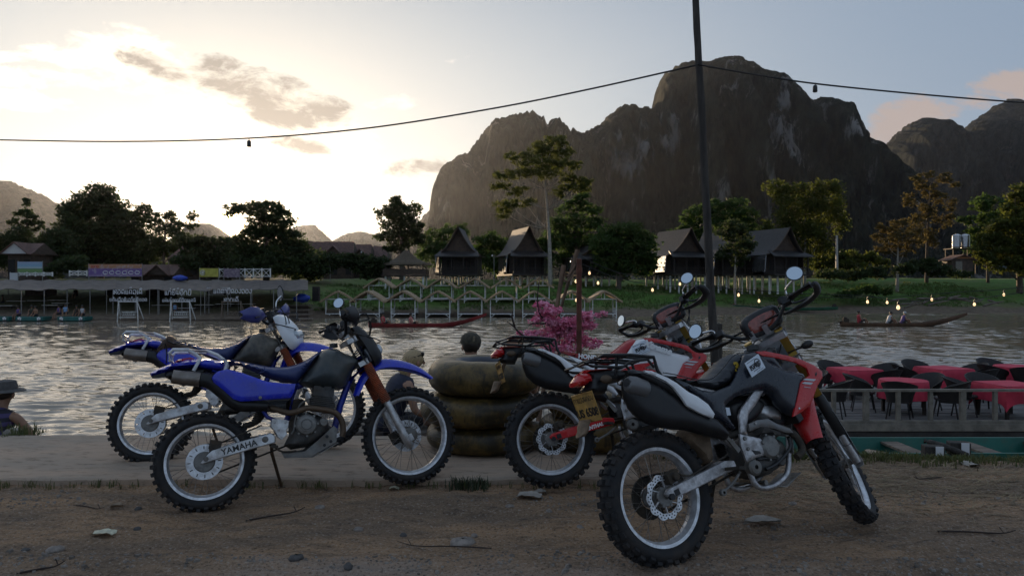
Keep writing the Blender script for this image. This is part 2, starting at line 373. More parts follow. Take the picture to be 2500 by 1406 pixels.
# ------------------------------------------------------------------ Lao lettering as stroke glyphs (no Lao face ships with the renderer)
LAO = {   # strokes on a 0..1 box, (x,y) lists; second value: advance
 'k': ([[(.1, 0), (.1, .55), (.3, .75), (.2, .9), (.45, 1), (.75, .8), (.75, 0)]], .95),
 'kh': ([[(.25, .55), (.1, .7), (.25, .9), (.4, .7), (.2, .1), (.5, 0), (.8, .25), (.8, 1)]], 1.0),
 'd': ([[(.45, .45), (.3, .3), (.45, .15), (.55, .35), (.2, .1), (.1, .5), (.25, .9), (.6, 1), (.8, .7), (.8, 0)]], 1.0),
 't': ([[(.45, .45), (.3, .3), (.45, .15), (.55, .35), (.2, .1), (.1, .5), (.2, .9), (.45, .75), (.65, 1), (.85, .7), (.85, 0)]], 1.0),
 'o': ([[(.15, .35), (.3, .5), (.15, .6), (.1, .2), (.45, 0), (.8, .3), (.75, .8), (.45, 1), (.15, .85)]], .95),
 'h': ([[(.2, 1), (.1, .8), (.3, .75), (.2, .5), (.1, .1), (.35, 0), (.45, .3), (.3, .4), (.6, .5), (.8, .2), (.9, 0)], [(.35, .75), (.6, 1), (.85, .9), (.75, .6), (.5, .5)]], 1.0),
 'l': ([[(.25, .45), (.1, .3), (.25, .1), (.4, .3), (.15, .6), (.4, 1), (.75, .9), (.8, .4), (.6, .1), (.9, .15)]], 1.0),
 'v': ([[(.2, .25), (.35, .15), (.3, .4), (.1, .3), (.3, 0), (.7, .1), (.85, .5), (.65, .95), (.3, .95), (.1, .75)]], .95),
 's': ([[(.3, .4), (.15, .3), (.3, .15), (.4, .4), (.1, .5), (.3, .95), (.6, .8), (.85, 1.05)], [(.75, .8), (.75, .2), (.55, 0)]], 1.0),
 'f': ([[(.15, 1), (.25, .9), (.15, .8), (.1, .2), (.25, 0), (.45, .5), (.65, 0), (.8, .3), (.8, 1.1)]], 1.0),
 'n': ([[(.1, .9), (.25, 1), (.3, .85), (.2, .3), (.35, .1), (.5, .3), (.35, .35)], [(.5, .2), (.8, .3), (.8, 1)]], .95),
 'm': ([[(.1, .9), (.25, 1), (.3, .8), (.2, .2), (.35, .1), (.3, .3)], [(.3, .1), (.6, .3), (.75, 0), (.75, 1)]], .95),
 'p': ([[(.1, .95), (.25, 1), (.3, .8), (.15, .4), (.2, 0), (.75, .05), (.8, 1.25)]], .95),
 'b': ([[(.1, .95), (.25, 1), (.3, .8), (.15, .4), (.2, 0), (.75, .05), (.8, 1.0)]], .95),
 'ng': ([[(.6, .75), (.45, .9), (.65, 1), (.75, .75), (.6, .2), (.35, 0), (.1, .4)]], .8),
 'y': ([[(.1, 1), (.3, .95), (.15, .7), (.35, .55), (.15, .3), (.4, 0), (.75, .2), (.8, 1)]], .95),
 'x': ([[(.1, .95), (.25, 1), (.3, .75), (.1, .5), (.3, .4), (.2, .1), (.5, 0), (.8, .2), (.75, .7), (.9, 1.1)]], .95),
 'e': ([[(.2, 1), (.2, .15), (.3, 0), (.4, .1), (.25, .2)]], .5),
 'ae': ([[(.15, 1), (.15, .15), (.25, 0), (.35, .1)], [(.5, 1), (.5, .15), (.6, 0), (.7, .1)]], .8),
 'ai': ([[(.4, 0), (.4, 1), (.2, 1.35), (.45, 1.5), (.6, 1.3)]], .65),
 'a': ([[(.1, .75), (.3, 1), (.5, .75), (.5, 0)]], .65),
 'oi': ([[(.2, 1), (.3, .8), (.6, .9), (.6, 0)]], .8),
 'i': ([[(-.75, 1.2), (-.5, 1.42), (-.2, 1.2), (-.75, 1.2)]], 0), 'ii': ([[(-.75, 1.2), (-.5, 1.42), (-.2, 1.2), (-.75, 1.2)], [(-.2, 1.2), (-.2, 1.5)]], 0),
 'u': ([[(-.35, -.15), (-.3, -.35), (-.1, -.2)]], 0), 'ue': ([[(-.8, 1.2), (-.5, 1.42), (-.2, 1.2), (-.8, 1.2)], [(-.4, 1.4), (-.2, 1.55)]], 0),
 '1': ([[(-.35, 1.3), (-.35, 1.6)]], 0), '2': ([[(-.7, 1.5), (-.5, 1.62), (-.45, 1.5), (-.2, 1.65)]], 0), ' ': ([], .45),
}
def lao_mesh(name, words_, size, m, r=0.055, flat=False):
    mb = MB(); x = 0.0; adv = 0
    toks = words_.split(',')
    for t in toks: adv += LAO[t][1]
    x = -adv/2
    for t in toks:
        st, ad = LAO[t]
        for s_ in st:
            p = [((x+a)*size, (b-0.5)*size, 0) for a, b in s_]
            mb.tube(spl(p, 2), r*size, 5, flat=(0.35 if flat else 1.0))
        x += ad
    return mb.mesh(name, m, 60)
M_ink0 = mat('plate_ink', (0.012, 0.012, 0.014), 0.5)
T_lao_plate = lao_mesh('lettering', 'k,a,ae,p,ng,n,k,o,n', 0.024, M_ink0, 0.075, True)
# ------------------------------------------------------------------ noise for terrain
def vnoise(x, y, seed=0):
    xi = np.floor(x).astype(np.int64); yi = np.floor(y).astype(np.int64); fx = x-xi; fy = y-yi
    fx = fx*fx*(3-2*fx); fy = fy*fy*(3-2*fy)
    def h(a, b):
        n = (a*374761393+b*668265263+seed*1442695041) & 0x7fffffff; n = ((n ^ (n >> 13))*1274126177) & 0x7fffffff
        return ((n ^ (n >> 16)) & 0xffff)/65535.0
    return (h(xi, yi)*(1-fx)+h(xi+1, yi)*fx)*(1-fy)+(h(xi, yi+1)*(1-fx)+h(xi+1, yi+1)*fx)*fy
def fbm(x, y, o=4, seed=0, g=0.5):
    s = 0; a = 1; t = 0
    for i in range(o): s = s+a*(vnoise(x*2**i, y*2**i, seed+i)-0.5); t += a; a *= g
    return s/t*2
def sstep(x, a, b): t = np.clip((x-a)/(b-a), 0, 1); return t*t*(3-2*t)
WATER = -1.90
def grid_mesh(name, xs, ys, zf, m, smooth=True, attr=None):
    X, Y = np.meshgrid(xs, ys); Z = zf(X, Y); nx, ny = len(xs), len(ys)
    v = np.stack([X.ravel(), Y.ravel(), Z.ravel()], 1)
    i, j = np.meshgrid(np.arange(nx-1), np.arange(ny-1)); a = (j*nx+i).ravel()
    f = np.stack([a, a+1, a+nx+1, a+nx], 1)
    me = bpy.data.meshes.new(name); me.vertices.add(len(v)); me.vertices.foreach_set('co', v.ravel().astype(np.float32))
    me.loops.add(f.size); me.loops.foreach_set('vertex_index', f.ravel().astype(np.int32)); me.polygons.add(len(f))
    me.polygons.foreach_set('loop_start', (np.arange(len(f))*4).astype(np.int32))
    me.polygons.foreach_set('use_smooth', np.full(len(f), smooth)); me.update(); me.validate()
    if attr is not None:
        at_ = me.attributes.new('mask', 'FLOAT', 'POINT'); at_.data.foreach_set('value', attr(X, Y).ravel().astype(np.float32))
    me.materials.append(m); return me

# ------------------------------------------------------------------ near bank
SLAB_Z = 0.020
def near_z(X, Y):
    edge = 6.35+0.15*np.sin(X*0.9)+0.75*sstep(-X, -1.6, -0.6)
    z = -0.012+0.016*fbm(X*1.3, Y*1.3, 4, 3)+0.012*fbm(X*5, Y*7, 3, 9)*sstep(Y, 1.5, 2.5)
    z = z-0.052*np.exp(-((X+2.05)**2+(Y-4.95)**2)/0.35)+0.035*np.exp(-((X-0.79)**2+(Y-3.76)**2)/0.3)
    z = z-0.030*np.exp(-((Y-5.38)/0.16)**2)*sstep(-X, -1.3, -0.9)                      # worn gutter along the slab
    z = z+0.030*np.exp(-((Y-3.85+0.03*X)/0.12)**2)*(0.4+0.6*vnoise(X*1.5, Y*0, 5))*sstep(-np.abs(X), -6, -2)-0.02*np.exp(-((Y-3.4+0.03*X)/0.25)**2)
    z = z-0.03*sstep(X, 1.8, 4.5)*sstep(Y, 5.6, 6.2)+0.010*fbm(X*17, Y*20, 2, 77)*sstep(Y, 2, 2.6)-0.022*(np.exp(-((Y-4.42+0.02*X)/0.09)**2)+np.exp(-((Y-4.75+0.02*X)/0.09)**2))*sstep(-np.abs(X-0.8), -2.5, -0.8)
    fall = np.clip((Y-edge)/4.2, 0, 1); z = z-2.55*(fall**1.15)+0.10*fbm(X*0.8, Y*0.8, 3, 21)*sstep(Y, edge, edge+1)
    z = np.where((Y > 5.49) & (Y < 7.10) & (X < 1.0), np.minimum(z, SLAB_Z-0.05), z)
    return z
def ground_cols(g, tc, c):
    sp = g.n('ShaderNodeSeparateXYZ', {0: tc})
    st = g.vm('MULTIPLY', tc, (0.55, 1.6, 1.0)).outputs[0]
    n1 = g.n('ShaderNodeTexNoise', {'Vector': st, 'Scale': 1.1, 'Detail': 8.0, 'Roughness': 0.65}).outputs[0]
    n2 = g.n('ShaderNodeTexNoise', {'Vector': st, 'Scale': 9.0, 'Detail': 7.0, 'Roughness': 0.7}).outputs[0]
    n3 = g.n('ShaderNodeTexNoise', {'Vector': tc, 'Scale': 55.0, 'Detail': 4.0, 'Roughness': 0.7}).outputs[0]
    col = g.mix(g.smooth(n1, 0.38, 0.62), (0.22, 0.150, 0.100), (0.38, 0.235, 0.135))
    col = g.mix(g.m('MULTIPLY', g.smooth(n2, 0.45, 0.70), 0.65), col, (0.085, 0.063, 0.05))
    grey = g.m('MULTIPLY', g.smooth(g.m('ADD', g.m('MULTIPLY', sp.outputs[1], -1.0), g.m('MULTIPLY', n1, 2.2)), -2.9, -2.1), 0.75)
    col = g.mix(grey, col, (0.28, 0.24, 0.215))
    col = g.mix(g.m('MULTIPLY', g.smooth(n3, 0.55, 0.66), 0.7), col, (0.40, 0.35, 0.30))
    col = g.mix(g.m('MULTIPLY', g.m('SUBTRACT', 1.0, g.smooth(n3, 0.34, 0.46)), 0.75), col, (0.04, 0.032, 0.026))
    return col
M_ground = mat('packed_earth', (0.1, 0.08, 0.06), 0.92, bump=1.0, bscale=16, bdist=0.05, fn=ground_cols, spec=0.25)
def cat(*a): return np.unique(np.concatenate(a).round(4))
xs = cat(np.linspace(-400, -40, 10), np.linspace(-40, -9, 24), np.linspace(-9, -5, 40), np.linspace(-5, 5, 320), np.linspace(5, 9, 40), np.linspace(9, 40, 24), np.linspace(40, 400, 10))
ys = cat(np.linspace(-60, -6, 12), np.linspace(-6, 2, 24), np.linspace(2, 7.4, 240), np.linspace(7.4, 14, 40))
tag(link('ground', grid_mesh('ground', xs, ys, near_z, M_ground)), 'brown packed earth verge with gravel', kind='structure')

def slab_cols(g, tc, c):
    st = g.vm('MULTIPLY', tc, (0.5, 1.2, 1)).outputs[0]
    n1 = g.n('ShaderNodeTexNoise', {'Vector': st, 'Scale': 1.6, 'Detail': 8.0, 'Roughness': 0.7}).outputs[0]
    n2 = g.n('ShaderNodeTexNoise', {'Vector': st, 'Scale': 14.0, 'Detail': 6.0, 'Roughness': 0.7}).outputs[0]
    col = g.mix(g.smooth(n1, 0.36, 0.66), (0.46, 0.33, 0.24), (0.35, 0.28, 0.22))
    return g.mix(g.m('MULTIPLY', g.smooth(n2, 0.50, 0.72), 0.75), col, (0.13, 0.09, 0.062))
M_slab = mat('dusty_concrete', (0.2, 0.2, 0.2), 0.88, bump=0.35, bscale=35, fn=slab_cols, spec=0.3)
def slab():
    xs = np.linspace(-12, 0.95, 160); r = random.Random(4); mb = MB(); n = len(xs)
    fr = [5.50+0.018*math.sin(x*2.1)+r.uniform(-.012, .012) for x in xs]; bk = [7.07+0.02*math.sin(x*1.3)+r.uniform(-.02, .02) for x in xs]
    vs = []
    for i, x in enumerate(xs):
        vs += [(x, fr[i], -0.14), (x, fr[i]-0.004, SLAB_Z-0.014), (x, fr[i]+0.012, SLAB_Z), (x, bk[i], SLAB_Z), (x, bk[i]+0.01, -0.35)]
    fs = [(i*5+j, (i+1)*5+j, (i+1)*5+j+1, i*5+j+1) for i in range(n-1) for j in range(4)]+[tuple(range(4, -1, -1)), tuple((n-1)*5+j for j in range(5))]
    mb.add(vs, fs); return mb.build('pavement', M_slab, None, 30)
tag(slab(), 'raised dusty concrete pavement along the river edge', kind='structure')

# ------------------------------------------------------------------ river
def water_material():
    m = bpy.data.materials.new('river_water'); m.use_nodes = True; t = m.node_tree; t.nodes.clear(); g = NG(t)
    out = g.n('ShaderNodeOutputMaterial'); p = g.n('ShaderNodeBsdfPrincipled')
    tc = g.n('ShaderNodeTexCoord').outputs['Object']
    a = g.vm('MULTIPLY', tc, (0.38, 1.0, 1.0)).outputs[0]
    w1 = g.n('ShaderNodeTexNoise', {'Vector': a, 'Scale': 1.35, 'Detail': 5.0, 'Roughness': 0.62, 'Distortion': 0.6}).outputs[0]
    w2 = g.n('ShaderNodeTexNoise', {'Vector': g.vm('MULTIPLY', tc, (0.55, 1.0, 1.0)).outputs[0], 'Scale': 4.2, 'Detail': 4.0, 'Roughness': 0.6, 'Distortion': 0.8}).outputs[0]
    w0 = g.n('ShaderNodeTexNoise', {'Vector': a, 'Scale': 0.22, 'Detail': 3.0, 'Roughness': 0.55}).outputs[0]
    h = g.m('ADD', g.m('MULTIPLY', w1, 0.55), g.m('ADD', g.m('MULTIPLY', w2, 0.16), g.m('MULTIPLY', w0, 0.8)))
    b = g.n('ShaderNodeBump', {'Strength': 1.0, 'Height': h}); b.inputs['Distance'].default_value = 0.035
    p.inputs['Base Color'].default_value = (0.28, 0.22, 0.16, 1); p.inputs['Roughness'].default_value = 0.07; p.inputs['IOR'].default_value = 1.5
    g.set(p.inputs['Normal'], b.outputs[0]); g.set(out.inputs[0], p.outputs[0]); return m
def river_mesh(m):
    rows = [8.8]
    while rows[-1] < 108: rows.append(rows[-1]+0.05+0.0019*rows[-1])
    Yr = np.array(rows); S = np.linspace(-0.86, 0.86, 640); Yg, Sg = np.meshgrid(Yr, S, indexing='ij'); Xg = Sg*(Yg+1.0)
    g = np.random.default_rng(5); Z = np.zeros_like(Xg); N = 54; rms = 0.150
    patch = 0.62+0.55*np.clip(fbm(Xg*0.06+3, Yg*0.11, 3, 61)*1.6+0.45, 0, 1)
    for i in range(N):
        lam = 0.17*(6.5**g.random()); th = g.normal(0, 0.30); k = 2*math.pi/lam; sl = rms*math.sqrt(2.0/N)*(1.15 if lam < 1.2 else 0.8); ph = g.random()*6.28
        env = 0.6+0.8*vnoise(Xg*0.22/lam**0.5+i*7.3, Yg*0.45/lam**0.5+i*3.1, i)
        fade = np.clip(lam/(0.05+0.0019*Yg)/2.4-0.3, 0, 1)
        Z += fade*env*sl/k*np.sin(k*(Xg*math.sin(th)+Yg*math.cos(th))+ph)
    Z = WATER+Z*patch
    nx, ny = len(S), len(Yr); v = np.stack([Xg.ravel(), Yg.ravel(), Z.ravel()], 1)
    i, j = np.meshgrid(np.arange(nx-1), np.arange(ny-1)); a = (j*nx+i).ravel(); f = np.stack([a, a+1, a+nx+1, a+nx], 1)
    # calm sheet on either side, out to the bends
    o = len(v); ext = []
    for r_ in range(ny): ext.append((-900, Yr[r_], WATER)); ext.append((900, Yr[r_], WATER))
    fs = []
    for r_ in range(0, ny-1): fs += [(o+2*r_, r_*nx, (r_+1)*nx, o+2*r_+2), (r_*nx+nx-1, o+2*r_+1, o+2*r_+3, (r_+1)*nx+nx-1)]
    v = np.concatenate([v, np.array(ext)]); f = np.concatenate([f, np.array(fs)])
    me = bpy.data.meshes.new('river'); me.vertices.add(len(v)); me.vertices.foreach_set('co', v.ravel().astype(np.float32)); me.loops.add(f.size); me.loops.foreach_set('vertex_index', f.ravel().astype(np.int32)); me.polygons.add(len(f)); me.polygons.foreach_set('loop_start', (np.arange(len(f))*4).astype(np.int32)); me.polygons.foreach_set('use_smooth', np.ones(len(f), bool)); me.update(); me.validate(); me.materials.append(m); return me
tag(link('river', river_mesh(water_material())), 'rippled muddy river', kind='structure')

# ------------------------------------------------------------------ far bank
def shore(x): return np.interp(x, [-900, -60, -26, -20, 12, 42, 62, 120, 900], [72, 73, 74, 82, 85, 100, 98, 104, 118])
def far_z(X, Y):
    d = Y-shore(X)
    z = np.interp(d, [-20, -2, 0, 2.5, 7, 11, 16, 24, 34, 60], [-3.2, -2.3, -1.93, -1.35, -0.55, 0.35, 1.25, 1.9, 2.7, 2.9])
    z = z+np.where(X > 35, 0.5*sstep(d, 10, 22), 0)
    z = z+0.30*fbm(X*0.16, Y*0.22, 4, 31)*sstep(d, 1, 8)+0.10*fbm(X*0.9, Y*0.9, 3, 33)*sstep(d, 0, 3)
    return z
def far_cols(g, tc, c):
    sp = g.n('ShaderNodeSeparateXYZ', {0: tc})
    n1 = g.n('ShaderNodeTexNoise', {'Vector': tc, 'Scale': 0.22, 'Detail': 6.0, 'Roughness': 0.65}).outputs[0]
    n2 = g.n('ShaderNodeTexNoise', {'Vector': tc, 'Scale': 1.6, 'Detail': 6.0, 'Roughness': 0.7}).outputs[0]
    grass = g.mix(g.smooth(n2, 0.35, 0.65), (0.060, 0.115, 0.024), (0.095, 0.180, 0.036))
    grass = g.mix(g.m('MULTIPLY', g.smooth(n1, 0.50, 0.66), 0.75), grass, (0.13, 0.12, 0.05))
    mud = g.mix(g.smooth(n2, 0.35, 0.65), (0.11, 0.085, 0.065), (0.19, 0.145, 0.105))
    fac = g.smooth(g.m('ADD', sp.outputs[2], g.m('MULTIPLY', g.m('SUBTRACT', n1, 0.5), 3.2)), -1.35, -0.35)
    left = g.smooth(g.m('ADD', sp.outputs[0], g.m('MULTIPLY', n1, 8.0)), -26.0, -14.0)
    return g.mix(g.m('MULTIPLY', fac, g.m('ADD', 0.35, g.m('MULTIPLY', left, 0.65))), mud, grass)
M_far = mat('bank_grass_and_mud', (0.1, 0.1, 0.1), 0.95, bump=0.8, bscale=2.5, fn=far_cols, spec=0.15)
xs = cat(np.linspace(-6000, -900, 8), np.linspace(-900, -80, 14), np.linspace(-80, 90, 300), np.linspace(90, 900, 14), np.linspace(900, 6000, 8))
ys = cat(np.linspace(55, 70, 6), np.linspace(70, 130, 130), np.linspace(130, 300, 14), np.linspace(300, 6500, 10))
tag(link('far_bank_ground', grid_mesh('far_bank_ground', xs, ys, far_z, M_far)), 'green grassy far bank sloping to a muddy shore', kind='structure')
def fz(x, y): return float(far_z(np.array([x], float), np.array([y], float))[0])
def nz_(x, y): return float(near_z(np.array([x], float), np.array([y], float))[0])

# ------------------------------------------------------------------ mountains
def mountain_mat(name, forest, forest2, rock):
    m = bpy.data.materials.new(name); m.use_nodes = True; t = m.node_tree; t.nodes.clear(); g = NG(t)
    out = g.n('ShaderNodeOutputMaterial'); p = g.n('ShaderNodeBsdfPrincipled'); tc = g.n('ShaderNodeTexCoord').outputs['Object']
    st = g.vm('MULTIPLY', tc, (1.0, 1.0, 0.42)).outputs[0]
    n1 = g.n('ShaderNodeTexNoise', {'Vector': st, 'Scale': 0.055, 'Detail': 8.0, 'Roughness': 0.7}).outputs[0]
    n2 = g.n('ShaderNodeTexNoise', {'Vector': st, 'Scale': 0.012, 'Detail': 8.0, 'Roughness': 0.72}).outputs[0]
    at_ = g.n('ShaderNodeAttribute', attribute_name='mask')
    col = g.mix(g.smooth(n1, 0.35, 0.65), forest, forest2)
    rk = g.m('ADD', g.m('MULTIPLY', at_.outputs['Fac'], 0.75), g.m('MULTIPLY', g.m('SUBTRACT', n1, 0.5), 2.2))
    rk2 = g.m('MULTIPLY', g.smooth(g.m('ADD', n2, g.m('MULTIPLY', n1, 0.35)), 0.74, 0.86), 0.55)
    col = g.mix(g.m('MAXIMUM', g.smooth(rk, 0.35, 0.75), rk2), col, rock)
    g.set(p.inputs['Base Color'], col); p.inputs['Roughness'].default_value = 0.95; p.inputs['Specular IOR Level'].default_value = 0.035
    b = g.n('ShaderNodeBump', {'Strength': 1.0, 'Height': g.m('ADD', g.m('MULTIPLY', n1, 0.6), n2)}); b.inputs['Distance'].default_value = 40.0
    g.set(p.inputs['Normal'], b.outputs[0]); g.set(out.inputs[0], p.outputs[0]); return m
def mountain(ridge, D, depth, m, label, rough=1.0, rocks=(), seed=1, du=2.0, foot=(0.0, 0.10, 0.22, 0.40, 0.62, 0.80, 0.92, 0.975, 1.0)):
    px = np.arange(ridge[0][0], ridge[-1][0]+du, du); py = np.interp(px, [r[0] for r in ridge], [r[1] for r in ridge])
    X = (px-1250)/F*D; H = CAMZ+(703-py)/F*D
    H = H+rough*(D/1600.0)*(5.0*fbm(px/26.0, px*0, 4, seed, 0.6)+5.5*fbm(px/5.5, px*0+3, 3, seed+7, 0.75))
    fv = np.array(foot); tv = np.linspace(0, 1, 46); prof = np.interp(tv, np.linspace(0, 1, len(fv)), fv)
    prof = np.concatenate([prof, np.interp(np.linspace(0, 1, 14)[1:], [0, .3, 1], [1, .7, 0])]); dv = np.concatenate([tv*depth-depth, np.linspace(0, 1, 14)[1:]*depth*0.9])
    U, V = np.meshgrid(np.arange(len(px)), np.arange(len(prof)))
    P_ = prof[V]; XX = X[U]; ZZ = 2.0+(H[U]-2.0)*P_
    inn = np.clip(4*P_*(1-P_), 0, 1)
    flute = fbm(XX/ (38*D/1600), ZZ/(150*D/1600), 5, seed+20, 0.6)
    YY = D+dv[V]+inn*flute*depth*0.55+ (1-P_)*fbm(XX/300, ZZ*0, 2, seed+4)*depth*0.15
    ZZ = ZZ+inn*fbm(XX/(55*D/1600), (D+dv[V])/(60*D/1600), 4, seed+40)*0.10*H[U]*(dv[V] < -1)
    ppx = 1250+F*XX/D; ppy = 703-F*(ZZ-CAMZ)/D
    A = np.zeros_like(XX)
    for cx, cy, rx, ry in rocks: A = np.maximum(A, np.exp(-(((ppx-cx)/rx)**2+((ppy-cy)/ry)**2)))
    nu, nv = len(px), len(prof); v = np.stack([XX.ravel(), YY.ravel(), ZZ.ravel()], 1)
    i, j = np.meshgrid(np.arange(nu-1), np.arange(nv-1)); a = (j*nu+i).ravel(); f = np.stack([a, a+1, a+nu+1, a+nu], 1)
    me = bpy.data.meshes.new('mountain'); me.from_pydata(v.tolist(), [], f.tolist()); me.polygons.foreach_set('use_smooth', [True]*len(f))
    at_ = me.attributes.new('mask', 'FLOAT', 'POINT'); at_.data.foreach_set('value', A.ravel().astype(np.float32)); me.materials.append(m); me.update()
    return tag(link('mountain', me), label, kind='structure')
M_mt = mountain_mat('karst_forest', (0.012, 0.016, 0.011), (0.052, 0.056, 0.040), (0.42, 0.385, 0.37))
M_mt2 = mountain_mat('far_forest', (0.014, 0.019, 0.017), (0.048, 0.052, 0.046), (0.16, 0.15, 0.14))
mountain([(1040, 640), (1060, 600), (1066, 555), (1070, 490), (1078, 430), (1085, 402), (1110, 390), (1125, 380), (1150, 372), (1160, 350), (1185, 320), (1215, 291), (1260, 279), (1300, 273), (1325, 285), (1335, 305), (1345, 292), (1365, 292), (1385, 310), (1391, 324), (1398, 312), (1412, 327), (1425, 329), (1440, 320), (1470, 300), (1490, 276), (1520, 258), (1540, 252), (1555, 263), (1575, 258), (1590, 268), (1598, 232), (1610, 200), (1620, 181), (1650, 165), (1690, 152), (1714, 160), (1730, 150), (1760, 140), (1785, 137), (1830, 150), (1860, 168), (1900, 186), (1930, 215), (1950, 240), (1975, 250), (1995, 241), (2010, 240), (2050, 262), (2065, 292), (2080, 320), (2110, 340), (2140, 370), (2170, 400), (2200, 430), (2225, 470), (2245, 520), (2290, 600), (2330, 660)],
         1600, 330, M_mt, 'dark forested limestone massif with pale rock scars', 1.0, ((1855, 365, 55, 70), (1880, 420, 28, 30), (1500, 430, 45, 45), (1592, 372, 14, 30), (1540, 400, 20, 40), (2010, 350, 14, 25), (1880, 270, 12, 30), (2155, 480, 14, 14)), 3)
mountain([(2060, 640), (2100, 560), (2150, 368), (2180, 335), (2210, 306), (2250, 290), (2290, 296), (2330, 320), (2360, 325), (2390, 301), (2420, 292), (2450, 300), (2500, 340), (2560, 360), (2700, 420), (2900, 620)], 2300, 500, M_mt2, 'bluish rounded mountain at the right edge', 1.0, ((2230, 480, 12, 12),), 11)
mountain([(2250, 600), (2330, 345), (2370, 300), (2420, 262), (2460, 243), (2500, 256), (2560, 300), (2650, 380), (2800, 600)], 3200, 600, M_mt2, 'most distant peak in the upper right', 0.8, (), 17)
mountain([(-700, 620), (-400, 540), (-200, 470), (-100, 450), (0, 445), (30, 446), (70, 460), (110, 480), (150, 502), (200, 530), (260, 565), (340, 610), (430, 650)], 2500, 600, M_mt2, 'hazy hill at the left edge', 0.7, (), 23)
mountain([(380, 640), (440, 600), (470, 565), (490, 549), (515, 545), (535, 556), (552, 573), (580, 590), (640, 610), (720, 640)], 2700, 600, M_mt2, 'low hill just left of the setting sun', 0.5, (), 29)
mountain([(640, 650), (690, 605), (730, 556), (770, 551), (790, 570), (812, 589), (860, 620), (930, 650)], 3400, 600, M_mt2, 'small dark hill right of the sun tree', 0.4, (), 37)
mountain([(760, 650), (812, 592), (850, 571), (880, 566), (910, 572), (950, 592), (1010, 640)], 4000, 600, M_mt2, 'palest small hill in the gap', 0.4, (), 41)
mountain([(960, 640), (1000, 585), (1035, 530), (1060, 510), (1110, 500), (1200, 560), (1300, 640)], 2600, 500, M_mt2, 'hill slope behind the massif on its left', 0.6, (), 43)

# ------------------------------------------------------------------ trees
def leaf_mat(name, c1, c2, tr=0.55):
    return mat(name, c1, 0.62, var=0.1, vscale=0.5, col2=c2, trans=tr, spec=0.25)
M_leaf_dk = leaf_mat('dark_leaves', (0.055, 0.078, 0.026), (0.030, 0.046, 0.018))
M_leaf_md = leaf_mat('green_leaves', (0.075, 0.125, 0.030), (0.038, 0.072, 0.018))
M_leaf_yl = leaf_mat('yellow_green_leaves', (0.105, 0.120, 0.024), (0.060, 0.078, 0.018), 0.6)
M_leaf_br = leaf_mat('dry_leaves', (0.105, 0.080, 0.030), (0.070, 0.062, 0.024), 0.6)
M_bark = mat('bark', (0.085, 0.065, 0.050), 0.9, var=0.4, vscale=3, bump=0.5, bscale=8)
M_bark_pale = mat('pale_bark', (0.30, 0.27, 0.23), 0.85, var=0.35, vscale=3, bump=0.4, bscale=8)
def leaf_mesh(name, blobs, size, dens, seed, m, droop=0.0, sub=26):
    """leaf faces gathered in tufts through ellipsoid blobs: (centre, (rx,ry,rz))"""
    g = np.random.default_rng(seed); C = []; size = size*0.74; 
    for (c, r) in blobs:
        area = math.pi*r[0]*r[2]; n = max(60, int(area/(size*size*0.5)*dens*3.4)); k = max(5, n//sub)
        u = g.normal(size=(k, 3)); u /= np.linalg.norm(u, axis=1)[:, None]; u *= (g.random((k, 1))**0.42)
        tc = np.array(c)+u*np.array(r)
        idx = g.integers(0, k, n); sp = np.array(r)*0.0+min(r[0], r[2])*0.16+size*0.45
        C.append(tc[idx]+g.normal(size=(n, 3))*sp*np.array([1, 1, 0.62])+np.array([0, 0, -droop])*g.random((n, 1)))
    C = np.concatenate(C); n = len(C)
    nr = g.normal(size=(n, 3)); nr[:, 2] = np.abs(nr[:, 2])+0.35; nr /= np.linalg.norm(nr, axis=1)[:, None]
    t = np.cross(nr, g.normal(size=(n, 3))); t /= np.linalg.norm(t, axis=1)[:, None]; b = np.cross(nr, t)
    L = size*(0.65+0.7*g.random((n, 1))); Wd = L*(0.42+0.2*g.random((n, 1)))
    V = np.stack([C-t*L, C-b*Wd-nr*L*0.12, C+t*L, C+b*Wd-nr*L*0.12], 1).reshape(-1, 3)
    me = bpy.data.meshes.new(name); me.vertices.add(n*4); me.vertices.foreach_set('co', V.ravel().astype(np.float32))
    me.loops.add(n*4); me.loops.foreach_set('vertex_index', np.arange(n*4, dtype=np.int32)); me.polygons.add(n); me.polygons.foreach_set('loop_start', (np.arange(n)*4).astype(np.int32))
    me.update(); me.validate(); me.materials.append(m); return me
TREES = 'trees on the far bank'
